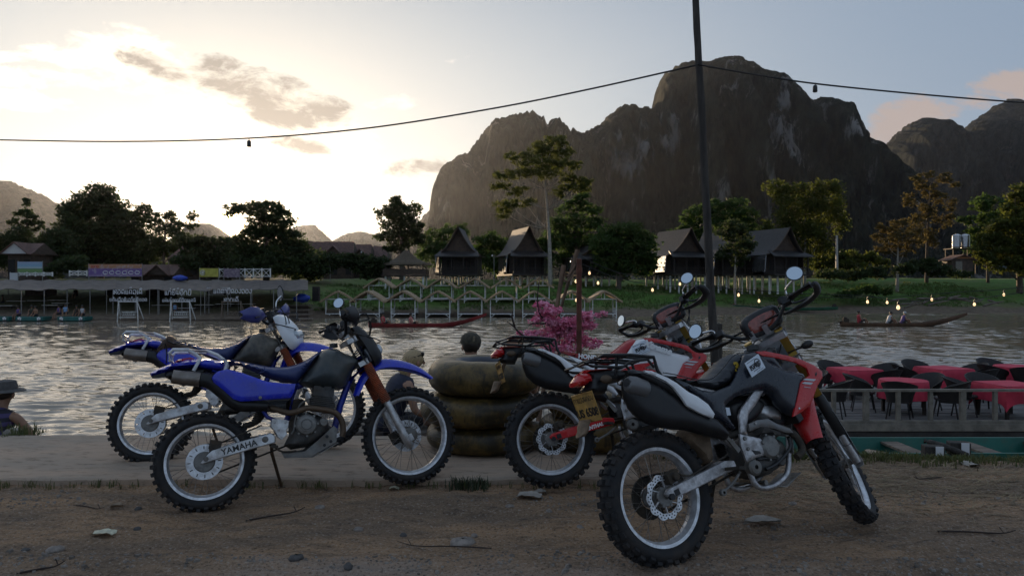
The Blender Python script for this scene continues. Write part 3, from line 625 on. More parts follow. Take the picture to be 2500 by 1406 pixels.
def tree(name, label, bx, Y, base_y, clumps, m=None, size=0.42, dens=1.0, bark=None, trunk_r=0.22, seed=1, droop=0.0, lean=0.0, cat_='tree', depth=0.8, limbs=True, group=TREES, sub=26):
    """clumps: (cx, cy, rx, ry) as seen on the view, turned into metres at distance Y"""
    m = m or M_leaf_dk; bark = bark or M_bark; k = Y/F; x0 = (bx-1250)*k; z0 = fz(x0, Y) if base_y is None else CAMZ-(base_y-703)*k
    root = thing(name, label, cat_, (x0, Y, z0), 0, group); g = random.Random(seed); bl = []
    for (cx, cy, rx, ry) in clumps:
        bl.append((((cx-bx)*k, g.uniform(-0.5, 0.5)*rx*k*depth, CAMZ-(cy-703)*k-z0), (rx*k, max(rx, ry)*k*depth, ry*k)))
    link('crown', leaf_mesh('crown', bl, size, dens, seed, m, droop, sub), root)
    if limbs:
        top = max(b[0][2] for b in bl); mx = sum(b[0][0]*b[1][0] for b in bl)/sum(b[1][0] for b in bl)
        tp = [Vector((mx*t*t+0.25*math.sin(3*t+seed)*(t*(1-t))+lean*t, 0, -0.4+(top+0.4)*t*0.94)) for t in np.linspace(0, 1, 8)]
        mb = MB(); mb.tube(spl(tp, 3), [trunk_r*1.25, trunk_r, trunk_r*0.8, trunk_r*0.55, trunk_r*0.3, trunk_r*0.12], 8)
        for (c, r) in bl:
            c = Vector(c); t = min(0.9, max(0.25, (c.z-r[2]*0.8)/top)); i = int(t*7); s_ = tp[min(7, i)]
            mid = s_.lerp(c, 0.55)+Vector((0, 0, -0.06*(c-s_).length)); rr = trunk_r*(0.42*(1-t)+0.10)
            mb.tube(spl([s_, mid, c+Vector((0, 0, r[2]*0.2))], 3), [rr, rr*0.6, rr*0.25], 5)
            for q_ in range(3):
                e = c+Vector((g.uniform(-.8, .8)*r[0], g.uniform(-.8, .8)*r[1], g.uniform(-.3, .8)*r[2])); mb.tube([mid.lerp(c, 0.5), e], [rr*0.35, rr*0.1], 4, caps=False)
        mb.build('trunk', bark, root, 60)
    return root
tree('tall_thin_tree', 'tall thin dark tree with tiered crown at the far left', 66, 120, None, [(64, 492, 9, 16), (58, 518, 22, 11), (74, 530, 22, 10), (55, 543, 28, 11), (82, 548, 26, 10), (62, 562, 26, 9)], size=0.40, dens=0.8, seed=2, trunk_r=0.2)
tree('shrub', 'feathery dark bush below the tall thin tree', 30, 112, None, [(20, 590, 26, 26), (45, 580, 30, 26), (60, 605, 34, 26), (15, 630, 30, 30)], size=0.36, seed=3, dens=1.1, cat_='bush')
tree('broad_tree', 'biggest dark broad tree left of the sun', 245, 118, None, [(240, 482, 48, 30), (205, 515, 42, 36), (268, 515, 48, 40), (180, 560, 34, 40), (230, 570, 62, 50), (300, 555, 52, 45), (330, 590, 50, 42), (190, 615, 48, 42), (270, 625, 80, 42), (350, 630, 50, 34)], size=0.46, dens=1.25, seed=4, trunk_r=0.5)
tree('lacy_tree', 'lacy dark tree with sky showing between its leaves', 400, 114, None, [(350, 505, 16, 14), (345, 530, 26, 16), (378, 535, 24, 14), (405, 525, 22, 12), (430, 545, 24, 12), (395, 560, 34, 16), (440, 572, 28, 14), (468, 530, 16, 10), (462, 552, 18, 9), (385, 600, 44, 26), (430, 612, 40, 24)], size=0.36, dens=0.95, seed=5, trunk_r=0.25)
tree('round_bush', 'round dark bush between two trees at left', 130, 108, None, [(130, 578, 28, 24), (110, 600, 28, 24), (150, 605, 34, 28), (125, 635, 40, 26)], size=0.38, seed=6, dens=1.2, cat_='bush')
tree('low_tree', 'low dark trees under the setting sun', 505, 104, None, [(462, 588, 30, 18), (500, 590, 34, 16), (545, 592, 34, 14), (580, 600, 30, 18), (480, 622, 46, 30), (540, 625, 46, 26), (590, 630, 40, 26)], size=0.36, dens=1.5, seed=7)
tree('sun_tree', 'spreading tree with the sun caught in its left edge', 650, 100, None, [(598, 512, 44, 15), (640, 503, 44, 15), (672, 522, 40, 20), (632, 540, 34, 22), (612, 566, 22, 20), (690, 556, 38, 28), (648, 580, 52, 30), (600, 600, 34, 28), (716, 590, 32, 28), (680, 620, 60, 36), (620, 630, 56, 34), (735, 622, 30, 28), (568, 522, 16, 7)], size=0.34, dens=1.0, seed=8, trunk_r=0.4)
tree('dense_tree', 'dense round tree standing alone near the thatched pavilion', 982, 116, None, [(968, 496, 30, 18), (945, 520, 30, 20), (990, 520, 38, 24), (960, 548, 42, 24), (1010, 548, 34, 22), (940, 575, 28, 18), (985, 580, 46, 24), (1025, 575, 26, 22), (965, 602, 30, 14)], M_leaf_dk, 0.42, 1.0, seed=9, trunk_r=0.4)
tree('hedge_tree', 'flat topped tree left of the first stilt house', 1090, 124, None, [(1055, 590, 36, 24), (1100, 570, 38, 20), (1130, 560, 26, 14), (1080, 610, 46, 26), (1050, 625, 40, 24)], M_leaf_md, 0.42, 1.0, seed=10)
tree('garden_shrub', 'clipped shrubs below the long brown roofs', 850, 100, None, [(790, 640, 40, 26), (840, 635, 34, 20), (880, 640, 30, 22), (925, 645, 34, 22), (760, 660, 34, 26), (900, 660, 40, 18)], M_leaf_dk, 0.34, 1.2, seed=12, cat_='bush', limbs=False)
tree('pale_tall_tree', 'tallest tree with a pale trunk and layered open crown', 1343, 104, 700, [(1352, 346, 31.5, 14.4), (1322, 356, 27.3, 11.2), (1300, 376, 27.3, 12.8), (1345, 372, 46.2, 17.6), (1378, 372, 21, 11.2), (1262, 384, 39.9, 11.2), (1300, 398, 52.5, 14.4), (1362, 400, 44.1, 14.4), (1402, 404, 23.1, 9.6), (1230, 430, 35.7, 11.2), (1275, 424, 35.7, 12.8), (1330, 424, 46.2, 16), (1385, 436, 31.5, 11.2), (1424, 442, 25.2, 12.8), (1222, 452, 27.3, 11.2), (1262, 466, 27.3, 11.2), (1400, 460, 35.7, 12.8), (1432, 456, 14.7, 14.4), (1240, 500, 31.5, 14.4), (1282, 494, 25.2, 12.8), (1228, 520, 16.8, 16), (1368, 470, 21, 11.2)], M_leaf_yl, 0.27, 0.8, M_bark_pale, 0.30, 13, depth=0.9)
tree('dark_tree', 'dark green tree just right of the pale trunk', 1410, 112, None, [(1420, 488, 26, 16), (1390, 505, 30, 18), (1440, 512, 28, 14), (1372, 540, 34, 22), (1420, 545, 44, 24), (1456, 548, 22, 16), (1360, 585, 40, 28), (1410, 590, 50, 30), (1330, 605, 34, 26), (1440, 610, 40, 26), (1300, 625, 30, 20), (1380, 630, 46, 22)], M_leaf_md, 0.42, 1.0, seed=14, trunk_r=0.35)
tree('rounded_tree', 'rounded deep green tree before the stilt houses', 1510, 103, None, [(1490, 568, 34, 22), (1535, 562, 36, 18), (1570, 575, 28, 20), (1475, 600, 36, 30), (1525, 605, 50, 34), (1570, 610, 32, 30), (1490, 640, 42, 30), (1540, 648, 46, 30), (1580, 645, 24, 24)], M_leaf_md, 0.36, 1.35, seed=15, trunk_r=0.35)
tree('umbrella_tree', 'wide umbrella shaped tree behind the wooden pole', 1745, 126, None, [(1740, 500, 44, 14), (1790, 502, 40, 14), (1708, 518, 40, 18), (1760, 525, 55, 20), (1818, 525, 30, 16), (1690, 545, 34, 18), (1660, 568, 22, 20), (1700, 575, 38, 22), (1770, 560, 50, 22), (1830, 560, 26, 26)], M_leaf_md, 0.44, 1.1, seed=16, trunk_r=0.35)
tree('slender_tree', 'slender small tree in front of the last stilt house', 1795, 100, None, [(1790, 548, 34, 14), (1775, 572, 32, 16), (1812, 575, 30, 16), (1800, 600, 38, 18), (1825, 605, 18, 14), (1770, 622, 26, 12), (1805, 632, 26, 14)], M_leaf_dk, 0.34, 0.95, M_bark_pale, 0.14, 17)
tree('bamboo_clump', 'tall drooping yellow green bamboo right of the stilt houses', 1965, 118, None, [(1880, 446, 28, 8), (1905, 462, 26, 20), (1945, 452, 32, 14), (1920, 500, 32, 34), (1958, 490, 30, 30), (2000, 450, 34, 18), (2035, 452, 22, 20), (1992, 490, 32, 34), (2035, 500, 28, 38), (2052, 540, 16, 26), (1935, 550, 34, 36), (1985, 550, 36, 40), (1915, 590, 30, 34), (1960, 610, 34, 34), (2010, 585, 22, 30)], M_leaf_yl, 0.34, 0.85, M_bark_pale, 0.22, 18, droop=1.2)
tree('bright_shrub', 'bright yellow green banana shrubs beside the pale post', 2085, 122, None, [(2040, 632, 26, 22), (2080, 628, 30, 20), (2120, 634, 26, 18), (2010, 642, 30, 22), (2060, 650, 50, 16), (2150, 645, 22, 16)], M_leaf_yl, 0.40, 1.3, seed=19, cat_='bush', limbs=False)
tree('bare_tree', 'half bare brown spreading tree', 2190, 112, None, [(2165, 555, 26, 14), (2205, 545, 30, 14), (2235, 560, 20, 14), (2150, 580, 22, 14), (2190, 578, 40, 20), (2235, 590, 24, 16), (2175, 605, 34, 14), (2215, 612, 30, 14)], M_leaf_br, 0.26, 0.50, M_bark_pale, 0.22, 20)
tree('sparse_tree', 'tall sparse tree with a pinkish top before the blue mountain', 2262, 120, None, [(2235, 438, 24, 12), (2270, 426, 26, 10), (2308, 432, 24, 12), (2260, 458, 26, 14), (2325, 452, 16, 12), (2225, 490, 16, 20), (2290, 480, 26, 16), (2320, 500, 16, 16), (2262, 515, 22, 22), (2235, 540, 20, 18), (2300, 540, 20, 20), (2268, 580, 26, 24)], M_leaf_br, 0.30, 0.55, M_bark, 0.26, 21)
tree('right_tree', 'green tree with level boughs beyond the water tanks', 2412, 124, None, [(2420, 490, 38, 14), (2385, 505, 30, 14), (2450, 500, 24, 14), (2360, 535, 18, 12), (2405, 535, 34, 16), (2440, 530, 24, 16), (2395, 565, 26, 18), (2380, 600, 20, 24)], M_leaf_md, 0.42, 1.1, seed=22)
tree('edge_tree', 'big sunlit tree filling the right edge', 2490, 112, None, [(2496, 470, 24, 22), (2525, 480, 40, 40), (2480, 515, 34, 22), (2440, 545, 34, 24), (2500, 550, 50, 34), (2420, 580, 34, 26), (2470, 590, 50, 34), (2530, 600, 50, 44), (2400, 615, 24, 24), (2440, 630, 50, 30), (2500, 640, 50, 30)], M_leaf_yl, 0.42, 1.2, seed=23, trunk_r=0.4)
tree('low_shrub', 'low dark shrubs along the right bank crest', 2180, 106, None, [(2090, 668, 40, 16), (2150, 664, 34, 14), (2205, 658, 30, 14), (2262, 645, 34, 16), (2290, 660, 40, 14), (2345, 668, 30, 10), (2020, 672, 40, 14)], M_leaf_dk, 0.32, 1.3, seed=24, cat_='bush', limbs=False)
tree('hillside_shrub', 'green shrubs between the first two stilt houses', 1215, 118, None, [(1190, 588, 32, 22), (1225, 600, 30, 22), (1180, 625, 36, 28), (1215, 640, 40, 28), (1320, 640, 30, 26)], M_leaf_md, 0.36, 1.2, seed=25, cat_='bush', limbs=False)
tree('back_shrub', 'yellowish shrubs behind the middle stilt houses', 1650, 124, None, [(1625, 600, 26, 26), (1660, 596, 26, 24), (1870, 560, 20, 26), (1880, 600, 26, 26), (1600, 640, 40, 26)], M_leaf_yl, 0.36, 1.1, seed=26, cat_='bush', limbs=False)
tree('bank_shrub', 'green mound of creeper on the right bank', 2110, 103, None, [(2085, 712, 24, 9), (2120, 706, 30, 10), (2160, 712, 26, 9), (2060, 720, 24, 8)], M_leaf_md, 0.22, 1.6, seed=27, cat_='bush', limbs=False)
tree('tangled_hedge', 'dark tangled hedge below the left trees', 420, 98, None, [(180, 645, 40, 20), (140, 660, 34, 18), (450, 640, 40, 20), (600, 648, 50, 20), (660, 650, 50, 24), (720, 655, 40, 24), (770, 650, 34, 30)], M_leaf_dk, 0.36, 1.3, seed=28, cat_='bush', limbs=False)
# grass and weeds, each a mass nobody could count
def tufts(name, label, spots, h, m, seed, blades=7, w=0.012, kind='stuff'):
    g = random.Random(seed); mb = MB()
    for x, y, z in spots:
        for _ in range(blades):
            a = g.uniform(0, 2*math.pi); l = h*g.uniform(0.5, 1.2); sp = g.uniform(0.15, 0.8)*l; bx, by = x+g.gauss(0, h*0.35), y+g.gauss(0, h*0.35); ww = w*g.uniform(.6, 1.3)
            dx_, dy_ = math.cos(a), math.sin(a); px_, py_ = -dy_*ww, dx_*ww
            mb.add([(bx-px_, by-py_, z-0.01), (bx+px_, by+py_, z-0.01), (bx+dx_*sp*.4+px_*.8, by+dy_*sp*.4+py_*.8, z+l*.65), (bx+dx_*sp*.4-px_*.8, by+dy_*sp*.4-py_*.8, z+l*.65), (bx+dx_*sp, by+dy_*sp, z+l*0.92)], [(0, 1, 2, 3), (3, 2, 4)])
    return tag(mb.build(name, m, None, 0), label, kind=kind)
g_ = random.Random(77)
M_blade = mat('grass_blades', (0.075, 0.10, 0.028), 0.7, var=0.3, col2=(0.14, 0.13, 0.05), vscale=6, trans=0.35)
M_bladef = mat('bank_blades', (0.075, 0.145, 0.030), 0.8, var=0.3, col2=(0.12, 0.15, 0.045), vscale=0.7, trans=0.3)
sp_ = []
while len(sp_) < 5200:
    x = g_.uniform(-24, 72); d = g_.uniform(3.5, 22); 
    if float(fbm(np.array([x*0.2]), np.array([d*0.3]), 3, 88)[0]) > -0.15: sp_.append((x, float(shore(x))+d, fz(x, float(shore(x))+d)))
tufts('grass', 'green grass over the far bank', sp_, 0.32, M_bladef, 5, 5, 0.035)
sp_ = []
for _ in range(620):
    x = g_.uniform(2.2, 5.2) if _ % 3 else g_.uniform(1.2, 5.2); y = g_.gauss(6.35, 0.14); sp_.append((x, y, nz_(x, y)))
tufts('grass', 'mixed green and dry grass at the edge of the earth verge', sp_, 0.065, M_blade, 6, 8, 0.004)
sp_ = [(x, 5.44+g_.uniform(-.03, .02), -0.03) for x in [g_.uniform(-6, 0.8) for _ in range(110)]]+[(g_.uniform(-6.0, -4.6), 7.1+g_.uniform(-.1, .3), 0.0) for _ in range(90)]
tufts('weeds', 'thin weeds along the pavement edge', sp_, 0.055, M_blade, 7, 5, 0.0035)
# ------------------------------------------------------------------ motorcycles
MUD = (0.16, 0.115, 0.08)
M_rubber = mat('tyre_rubber', (0.012, 0.012, 0.014), 0.75, dirt=(0.07, 0.055, 0.045), dirt_amt=0.5, dirt_scale=9, bump=0.15, bscale=120)
M_alloy = mat('brushed_alloy', (0.62, 0.62, 0.63), 0.36, 0.85, var=0.25, vscale=14, dirt=MUD, dirt_amt=0.5, dirt_scale=10, rvar=0.2)
M_rim = mat('rim_alloy', (0.72, 0.73, 0.76), 0.34, 0.75, var=0.2, vscale=22, dirt=MUD, dirt_amt=0.35, dirt_scale=12)
M_dull = mat('dull_engine_alloy', (0.24, 0.235, 0.225), 0.5, 0.6, var=0.4, vscale=18, dirt=(0.11, 0.085, 0.06), dirt_amt=0.7, dirt_scale=9, bump=0.1, bscale=60)
M_block = mat('engine_casting', (0.085, 0.085, 0.085), 0.55, 0.4, var=0.4, vscale=20, dirt=(0.10, 0.08, 0.06), dirt_amt=0.7, dirt_scale=10, bump=0.1, bscale=60)
M_grime = mat('grimy_iron', (0.045, 0.038, 0.032), 0.7, 0.3, var=0.5, vscale=20, dirt=(0.10, 0.075, 0.05), dirt_amt=0.7, dirt_scale=12, bump=0.2, bscale=70)
M_bplas = mat('black_plastic', (0.014, 0.014, 0.016), 0.42, var=0.3, vscale=9, dirt=(0.075, 0.065, 0.055), dirt_amt=0.18, dirt_scale=5)
M_bsatin = mat('black_satin_paint', (0.012, 0.012, 0.014), 0.38, 0.2, dirt=(0.07, 0.06, 0.05), dirt_amt=0.15, dirt_scale=7)
M_bluep = mat('blue_plastic', (0.008, 0.026, 0.55), 0.24, var=0.15, vscale=5, dirt=(0.12, 0.11, 0.13), dirt_amt=0.22, dirt_scale=6, coat=0.6)
M_bluef = mat('blue_frame_paint', (0.008, 0.03, 0.32), 0.4, 0.2, dirt=MUD, dirt_amt=0.5, dirt_scale=10)
M_seatb = mat('dark_blue_vinyl', (0.028, 0.045, 0.16), 0.45, var=0.2, vscale=12, dirt=(0.09, 0.085, 0.09), dirt_amt=0.3, dirt_scale=6, bump=0.12, bscale=220)
M_tank = mat('faded_black_tank', (0.040, 0.052, 0.060), 0.30, var=0.3, vscale=5, dirt=(0.13, 0.12, 0.10), dirt_amt=0.55, dirt_scale=3.0)
M_tank2 = mat('dusty_tank', (0.042, 0.042, 0.040), 0.42, var=0.3, vscale=5, dirt=(0.21, 0.185, 0.15), dirt_amt=0.8, dirt_scale=3.0)
M_gaiter = mat('orange_rubber', (0.30, 0.065, 0.022), 0.6, var=0.35, vscale=10, dirt=(0.10, 0.06, 0.04), dirt_amt=0.5, dirt_scale=7)
M_chrome = mat('chrome', (0.75, 0.75, 0.76), 0.14, 1.0)
M_brown = mat('heat_browned_pipe', (0.10, 0.065, 0.042), 0.45, 0.6, var=0.4, vscale=14, dirt=MUD, dirt_amt=0.5)
M_mufs = mat('muffler_steel', (0.26, 0.235, 0.215), 0.32, 0.8, var=0.25, vscale=9, dirt=MUD, dirt_amt=0.45, dirt_scale=7)
M_redl = mat('red_lens', (0.50, 0.008, 0.010), 0.18, coat=0.6)
M_ambl = mat('amber_lens', (0.55, 0.13, 0.02), 0.2, coat=0.5)
M_wtube = mat('white_tube_paint', (0.74, 0.75, 0.78), 0.35, var=0.15, vscale=15, dirt=MUD, dirt_amt=0.3)
M_white = mat('white_plastic', (0.84, 0.85, 0.87), 0.33, var=0.06, vscale=6, dirt=(0.4, 0.37, 0.34), dirt_amt=0.2, dirt_scale=6, coat=0.25)
M_red = mat('red_plastic', (0.56, 0.016, 0.020), 0.25, var=0.12, vscale=6, dirt=(0.2, 0.12, 0.09), dirt_amt=0.2, dirt_scale=6, coat=0.35)
M_redv = mat('red_vinyl', (0.40, 0.016, 0.022), 0.45, var=0.1, bump=0.1, bscale=220, dirt=(0.2, 0.1, 0.09), dirt_amt=0.2)
M_seatk = mat('black_vinyl', (0.018, 0.020, 0.026), 0.42, var=0.2, vscale=10, dirt=(0.085, 0.085, 0.09), dirt_amt=0.12, dirt_scale=5, bump=0.12, bscale=240)
M_navyp = mat('black_blue_plastic', (0.013, 0.018, 0.030), 0.26, var=0.2, vscale=6, dirt=(0.08, 0.08, 0.08), dirt_amt=0.3, dirt_scale=5, coat=0.2)
M_gold = mat('gold_anodised', (0.62, 0.40, 0.085), 0.28, 0.9, dirt=MUD, dirt_amt=0.2)
M_mirror = mat('mirror_glass', (0.60, 0.68, 0.76), 0.03, 1.0)
M_glass = mat('headlamp_glass', (0.50, 0.54, 0.58), 0.10, 0.35, coat=0.8)
M_dash = mat('dash_shell', (0.30, 0.07, 0.05), 0.16, var=0.5, vscale=16, coat=0.7)
M_plate = mat('number_plate_yellow', (0.50, 0.29, 0.075), 0.5, var=0.25, vscale=16, dirt=(0.2, 0.13, 0.07), dirt_amt=0.5, dirt_scale=12)
M_ink = mat('black_ink', (0.012, 0.012, 0.014), 0.5)
M_whiteink = mat('white_ink', (0.80, 0.80, 0.80), 0.4)
M_goldink = mat('gold_ink', (0.52, 0.34, 0.03), 0.4, 0.3)
M_stick = mat('white_sticker', (0.66, 0.72, 0.80), 0.35, var=0.08, vscale=30)
M_flap = mat('muddy_flap', (0.20, 0.135, 0.085), 0.7, var=0.4, vscale=14)
M_alu_scr = mat('scratched_frame_alloy', (0.50, 0.49, 0.50), 0.40, 0.75, var=0.35, vscale=26, dirt=(0.22, 0.19, 0.17), dirt_amt=0.6, dirt_scale=16, bump=0.08, bscale=90)
M_strip = mat('grey_strip_print', (0.55, 0.57, 0.6), 0.4)

# ---- lettering -------------------------------------------------------------
T_arm = text_mesh('lettering', 'YAMAHA', 0.056, M_ink, 0.0008, bold=0.0012)
T_seat = text_mesh('lettering', 'HONDA', 0.046, M_whiteink, 0.0008, bold=0.0022)
T_plate = text_mesh('lettering', 'US 6508', 0.060, M_ink, 0.0012, bold=0.0015)
T_three = text_mesh('lettering', '3', 0.075, M_goldink, 0.0006, bold=0.004)
T_stick = text_mesh('lettering', 'FUARK', 0.026, M_ink, 0.0006, bold=0.0018)
T_stick2 = text_mesh('lettering', 'MOTOR LAOS', 0.009, M_ink, 0.0005)
T_xtr = text_mesh('lettering', 'Xtreme', 0.070, M_whiteink, 0.0008, shear=0.35, bold=0.003)
T_arm2 = text_mesh('lettering', 'RENTHAL', 0.034, M_whiteink, 0.0006, shear=0.2, bold=0.0015)

CROPS = {'A': (340, 700, 2.4237), 'B': (1380, 640, 1.85), 'C': (1740, 660, 3.515), 'D': (1380, 820, 3.348), 'E': (1180, 700, 2.703), 'G': (240, 740, 3.347)}
def pose(X, Y, Z, yaw, lean, pitch):
    return Matrix.Translation((X, Y, Z)) @ Matrix.Rotation(R(yaw), 4, 'Z') @ Matrix.Rotation(R(pitch), 4, 'Y') @ Matrix.Rotation(R(-lean), 4, 'X')
class Profile:
    """reads side-view measurements taken on the machine's right flank into its own metres"""
    def __init__(s, P): s.i = P.inverted(); s.o = s.i @ Vector((0, 0, CAMZ))
    def pt(s, crop, u, v, y):
        ox, oy, k = CROPS[crop]; d = s.i.to_3x3() @ Vector(((ox+u/k-1250)/F, 1.0, -(oy+v/k-703)/F)); t = (y-s.o.y)/d.y
        return (s.o.x+t*d.x, s.o.z+t*d.z)
    def poly(s, crop, pts, y): return [s.pt(crop, u, v, y) for u, v in pts]
    def path(s, crop, pts, y): return [(lambda q: (q[0], y, q[1]))(s.pt(crop, u, v, y)) for u, v in pts]

def wheel_parts(root, cx, cz, rt, rr, wd, nk, disc, front, side_y):
    """wheel (hub) > tyre, rim, spokes, brake_disc, sprocket; built about the axle at (cx, 0, cz)"""
    hub = MB(); c = (cx, 0, cz)
    hub.lathe([(0, -0.075), (0.018, -0.075), (0.02, -0.055), (0.05, -0.05), (0.052, -0.042), (0.03, -0.036), (0.026, 0), (0.03, 0.036), (0.055, 0.042), (0.055, 0.05), (0.02, 0.055), (0.018, 0.075), (0, 0.075)], c, 'y', 20)
    mw = Matrix.Identity(4)
    w = hub.build('wheel', M_dull, root)
    t = MB(); bw = wd*0.5; rm = (rt-0.014+rr)*0.5; pr = []
    for i in range(17):
        a = -math.pi*0.86+i*(2*math.pi*0.86)/16
        pr.append((rm-math.cos(a+math.pi)*((rt-0.014)-rm)*(1 if abs(a) < 1.57 else 0.98), math.sin(a)*bw))
    pr = [(rm+math.cos(a)*((rt-0.014)-rm), math.sin(a)*bw) for a in [(-0.82+1.64*i/16)*math.pi for i in range(17)]]
    t.lathe(pr, c, 'y', 56)
    rng = random.Random(5)
    for i in range(nk):                       # moulded knobs of the tread
        a = 2*math.pi*i/nk
        rows = [(-0.022, 0.030, 0.0), (0.022, 0.030, 0.0)] if i % 2 == 0 else [(0.0, 0.034, 0.0)]
        rows += [(-bw*0.86, 0.024, -0.75), (bw*0.86, 0.024, 0.75)] if i % 2 == 0 else [(-bw*0.66, 0.026, -0.45), (bw*0.66, 0.026, 0.45)]
        for y, wy, tilt in rows:
            rad = rm+math.sqrt(max(0, 1-min(1, abs(y)/bw)**2))*((rt-0.014)-rm)+0.004
            m3 = Matrix.Rotation(-a, 3, 'Y')
            loc = Vector((rad, y, 0)); lm = Matrix.Rotation(tilt, 3, 'Z')
            bx = []
            L = 2*math.pi*rt/nk*rng.uniform(0.50, 0.60)
            for sx in (-0.010, 0.012):
                for sy in (-1, 1):
                    for sz in (-1, 1):
                        k = 0.88 if sx > 0 else 1.0
                        bx.append(m3 @ (loc+lm @ Vector((sx, sy*wy/2*k, sz*L/2*k)))+Vector(c))
            t.add(bx, [(0, 1, 3, 2), (4, 6, 7, 5), (0, 4, 5, 1), (2, 3, 7, 6), (0, 2, 6, 4), (1, 5, 7, 3)])
    link('tyre', t.mesh('tyre', M_rubber, 30), w)
    r = MB(); hw = wd*0.30
    r.lathe([(rr-0.006, -hw), (rr+0.010, -hw-0.003), (rr+0.012, -hw+0.006), (rr-0.004, -hw+0.012), (rr-0.012, -0.008), (rr-0.012, 0.008), (rr-0.004, hw-0.012), (rr+0.012, hw-0.006), (rr+0.010, hw+0.003), (rr-0.006, hw), (rr-0.020, 0.011), (rr-0.020, -0.011)], c, 'y', 64, closed=True)
    link('rim', r.mesh('rim', M_rim, 25), w)
    s_ = MB()
    for i in range(36):
        a = 2*math.pi*i/36; sd = 1 if i % 2 else -1; tw = (0.30 if (i//2) % 2 else -0.30)
        s_.tube([(cx+0.050*math.cos(a+tw*2.0), sd*0.046, cz+0.050*math.sin(a+tw*2.0)), (cx+(rr-0.012)*math.cos(a), sd*0.004, cz+(rr-0.012)*math.sin(a))], 0.0021, 4, caps=False)
    link('spokes', s_.mesh('spokes', M_mufs, 0), w)
    d = MB(); y = side_y
    if disc == 'slot':
        R0, R1 = 0.072, 0.116
        for i in range(12):
            a0 = 2*math.pi*i/12; d.lathe([(R0, y-0.002), (R1, y-0.002), (R1, y+0.002), (R0, y+0.002)], c, 'y', 4, True, a0+0.035, a0+2*math.pi/12-0.035)
        d.lathe([(R1-0.012, y-0.0015), (R1-0.001, y-0.0015), (R1-0.001, y+0.0015), (R1-0.012, y+0.0015)], c, 'y', 48, True)
        d.lathe([(R0-0.004, y-0.0015), (R0+0.012, y-0.0015), (R0+0.012, y+0.0015), (R0-0.004, y+0.0015)], c, 'y', 48, True)
        dd = link('brake_disc', d.mesh('brake_disc', M_rim, 30), w)
    else:
        n = 96; vs = []; fs = []
        for i in range(n):
            a = 2*math.pi*i/n; wv = 0.005*math.cos(10*a)
            for rad in (0.082+wv*0.4, 0.112+wv):
                for yy in (y-0.002, y+0.002): vs.append((cx+rad*math.cos(a), yy, cz+rad*math.sin(a)))
        for i in range(n):
            A = i*4; B_ = ((i+1) % n)*4
            fs += [(A, A+2, B_+2, B_), (A+1, B_+1, B_+3, A+3), (A+2, A+3, B_+3, B_+2), (A, B_, B_+1, A+1)]
        d.add(vs, fs); d.mat = 1
        for i in range(60):
            a = 2*math.pi*i/60; rad = (0.091, 0.104)[i % 2]
            d.disc((cx+rad*math.cos(a), y, cz+rad*math.sin(a)), 0.0040, 0.0056, 'y', 8)
        d.mat = 0
        for i in range(6):
            a = 2*math.pi*i/6+0.2; d.bar((cx+0.03*math.cos(a), y, cz+0.03*math.sin(a)), (cx+0.086*math.cos(a+0.35), y, cz+0.086*math.sin(a+0.35)), 0.003, 0.012, (0, 1, 0))
        dd = link('brake_disc', d.mesh('brake_disc', [M_rim, M_ink], 30), w)
    h2 = MB(); h2.lathe([(0.012, y-0.012), (0.062 if disc == 'slot' else 0.045, y-0.010), (0.066 if disc == 'slot' else 0.05, y-0.004), (0.066 if disc == 'slot' else 0.05, y+0.004), (0.012, y+0.004)], c, 'y', 24)
    for i in range(6):
        a = 2*math.pi*i/6; h2.disc((cx+0.05*math.cos(a), y-0.012, cz+0.05*math.sin(a)), 0.008, 0.006, 'y', 6)
    link('disc_carrier', h2.mesh('disc_carrier', M_dull, 30), w)
    if not front:
        k = MB(); n = 44; ys = 0.058
        k.lathe([(0.06, ys-0.003), (0.105, ys-0.003), (0.105, ys+0.003), (0.06, ys+0.003)], c, 'y', 44, True)
        for i in range(n):
            a = 2*math.pi*i/n; k.box((cx+0.107*math.cos(a), ys, cz+0.107*math.sin(a)), (0.008, 0.005, 0.008), (0, -a, 0))
        link('sprocket', k.mesh('sprocket', M_grime, 30), w)
    return w
def rot_about(p, axis, ang):
    return Matrix.Translation(p) @ Matrix.Rotation(ang, 4, Vector(axis)) @ Matrix.Translation(-Vector(p))
def chain_loop(root, x1, z1, r1, x2, z2, r2, y):
    m = MB(); pts = []
    for i in range(13): a = math.pi/2+math.pi*i/12; pts.append((x1+r1*math.cos(a), y, z1+r1*math.sin(a)))
    for i in range(9): a = -math.pi/2+math.pi*i/8; pts.append((x2+r2*math.cos(a), y, z2+r2*math.sin(a)))
    m.tube(pts, 0.007, 6, closed=True); return m.build('chain', M_grime, root)
def lever(mb, x, y0, y1, z, dz=-0.01): mb.tube(spl([(x+0.03, y0, z), (x+0.075, y0+(y1-y0)*0.25, z+dz), (x+0.07, y1, z+dz*2)], 4), [0.008, 0.007, 0.006], 6)

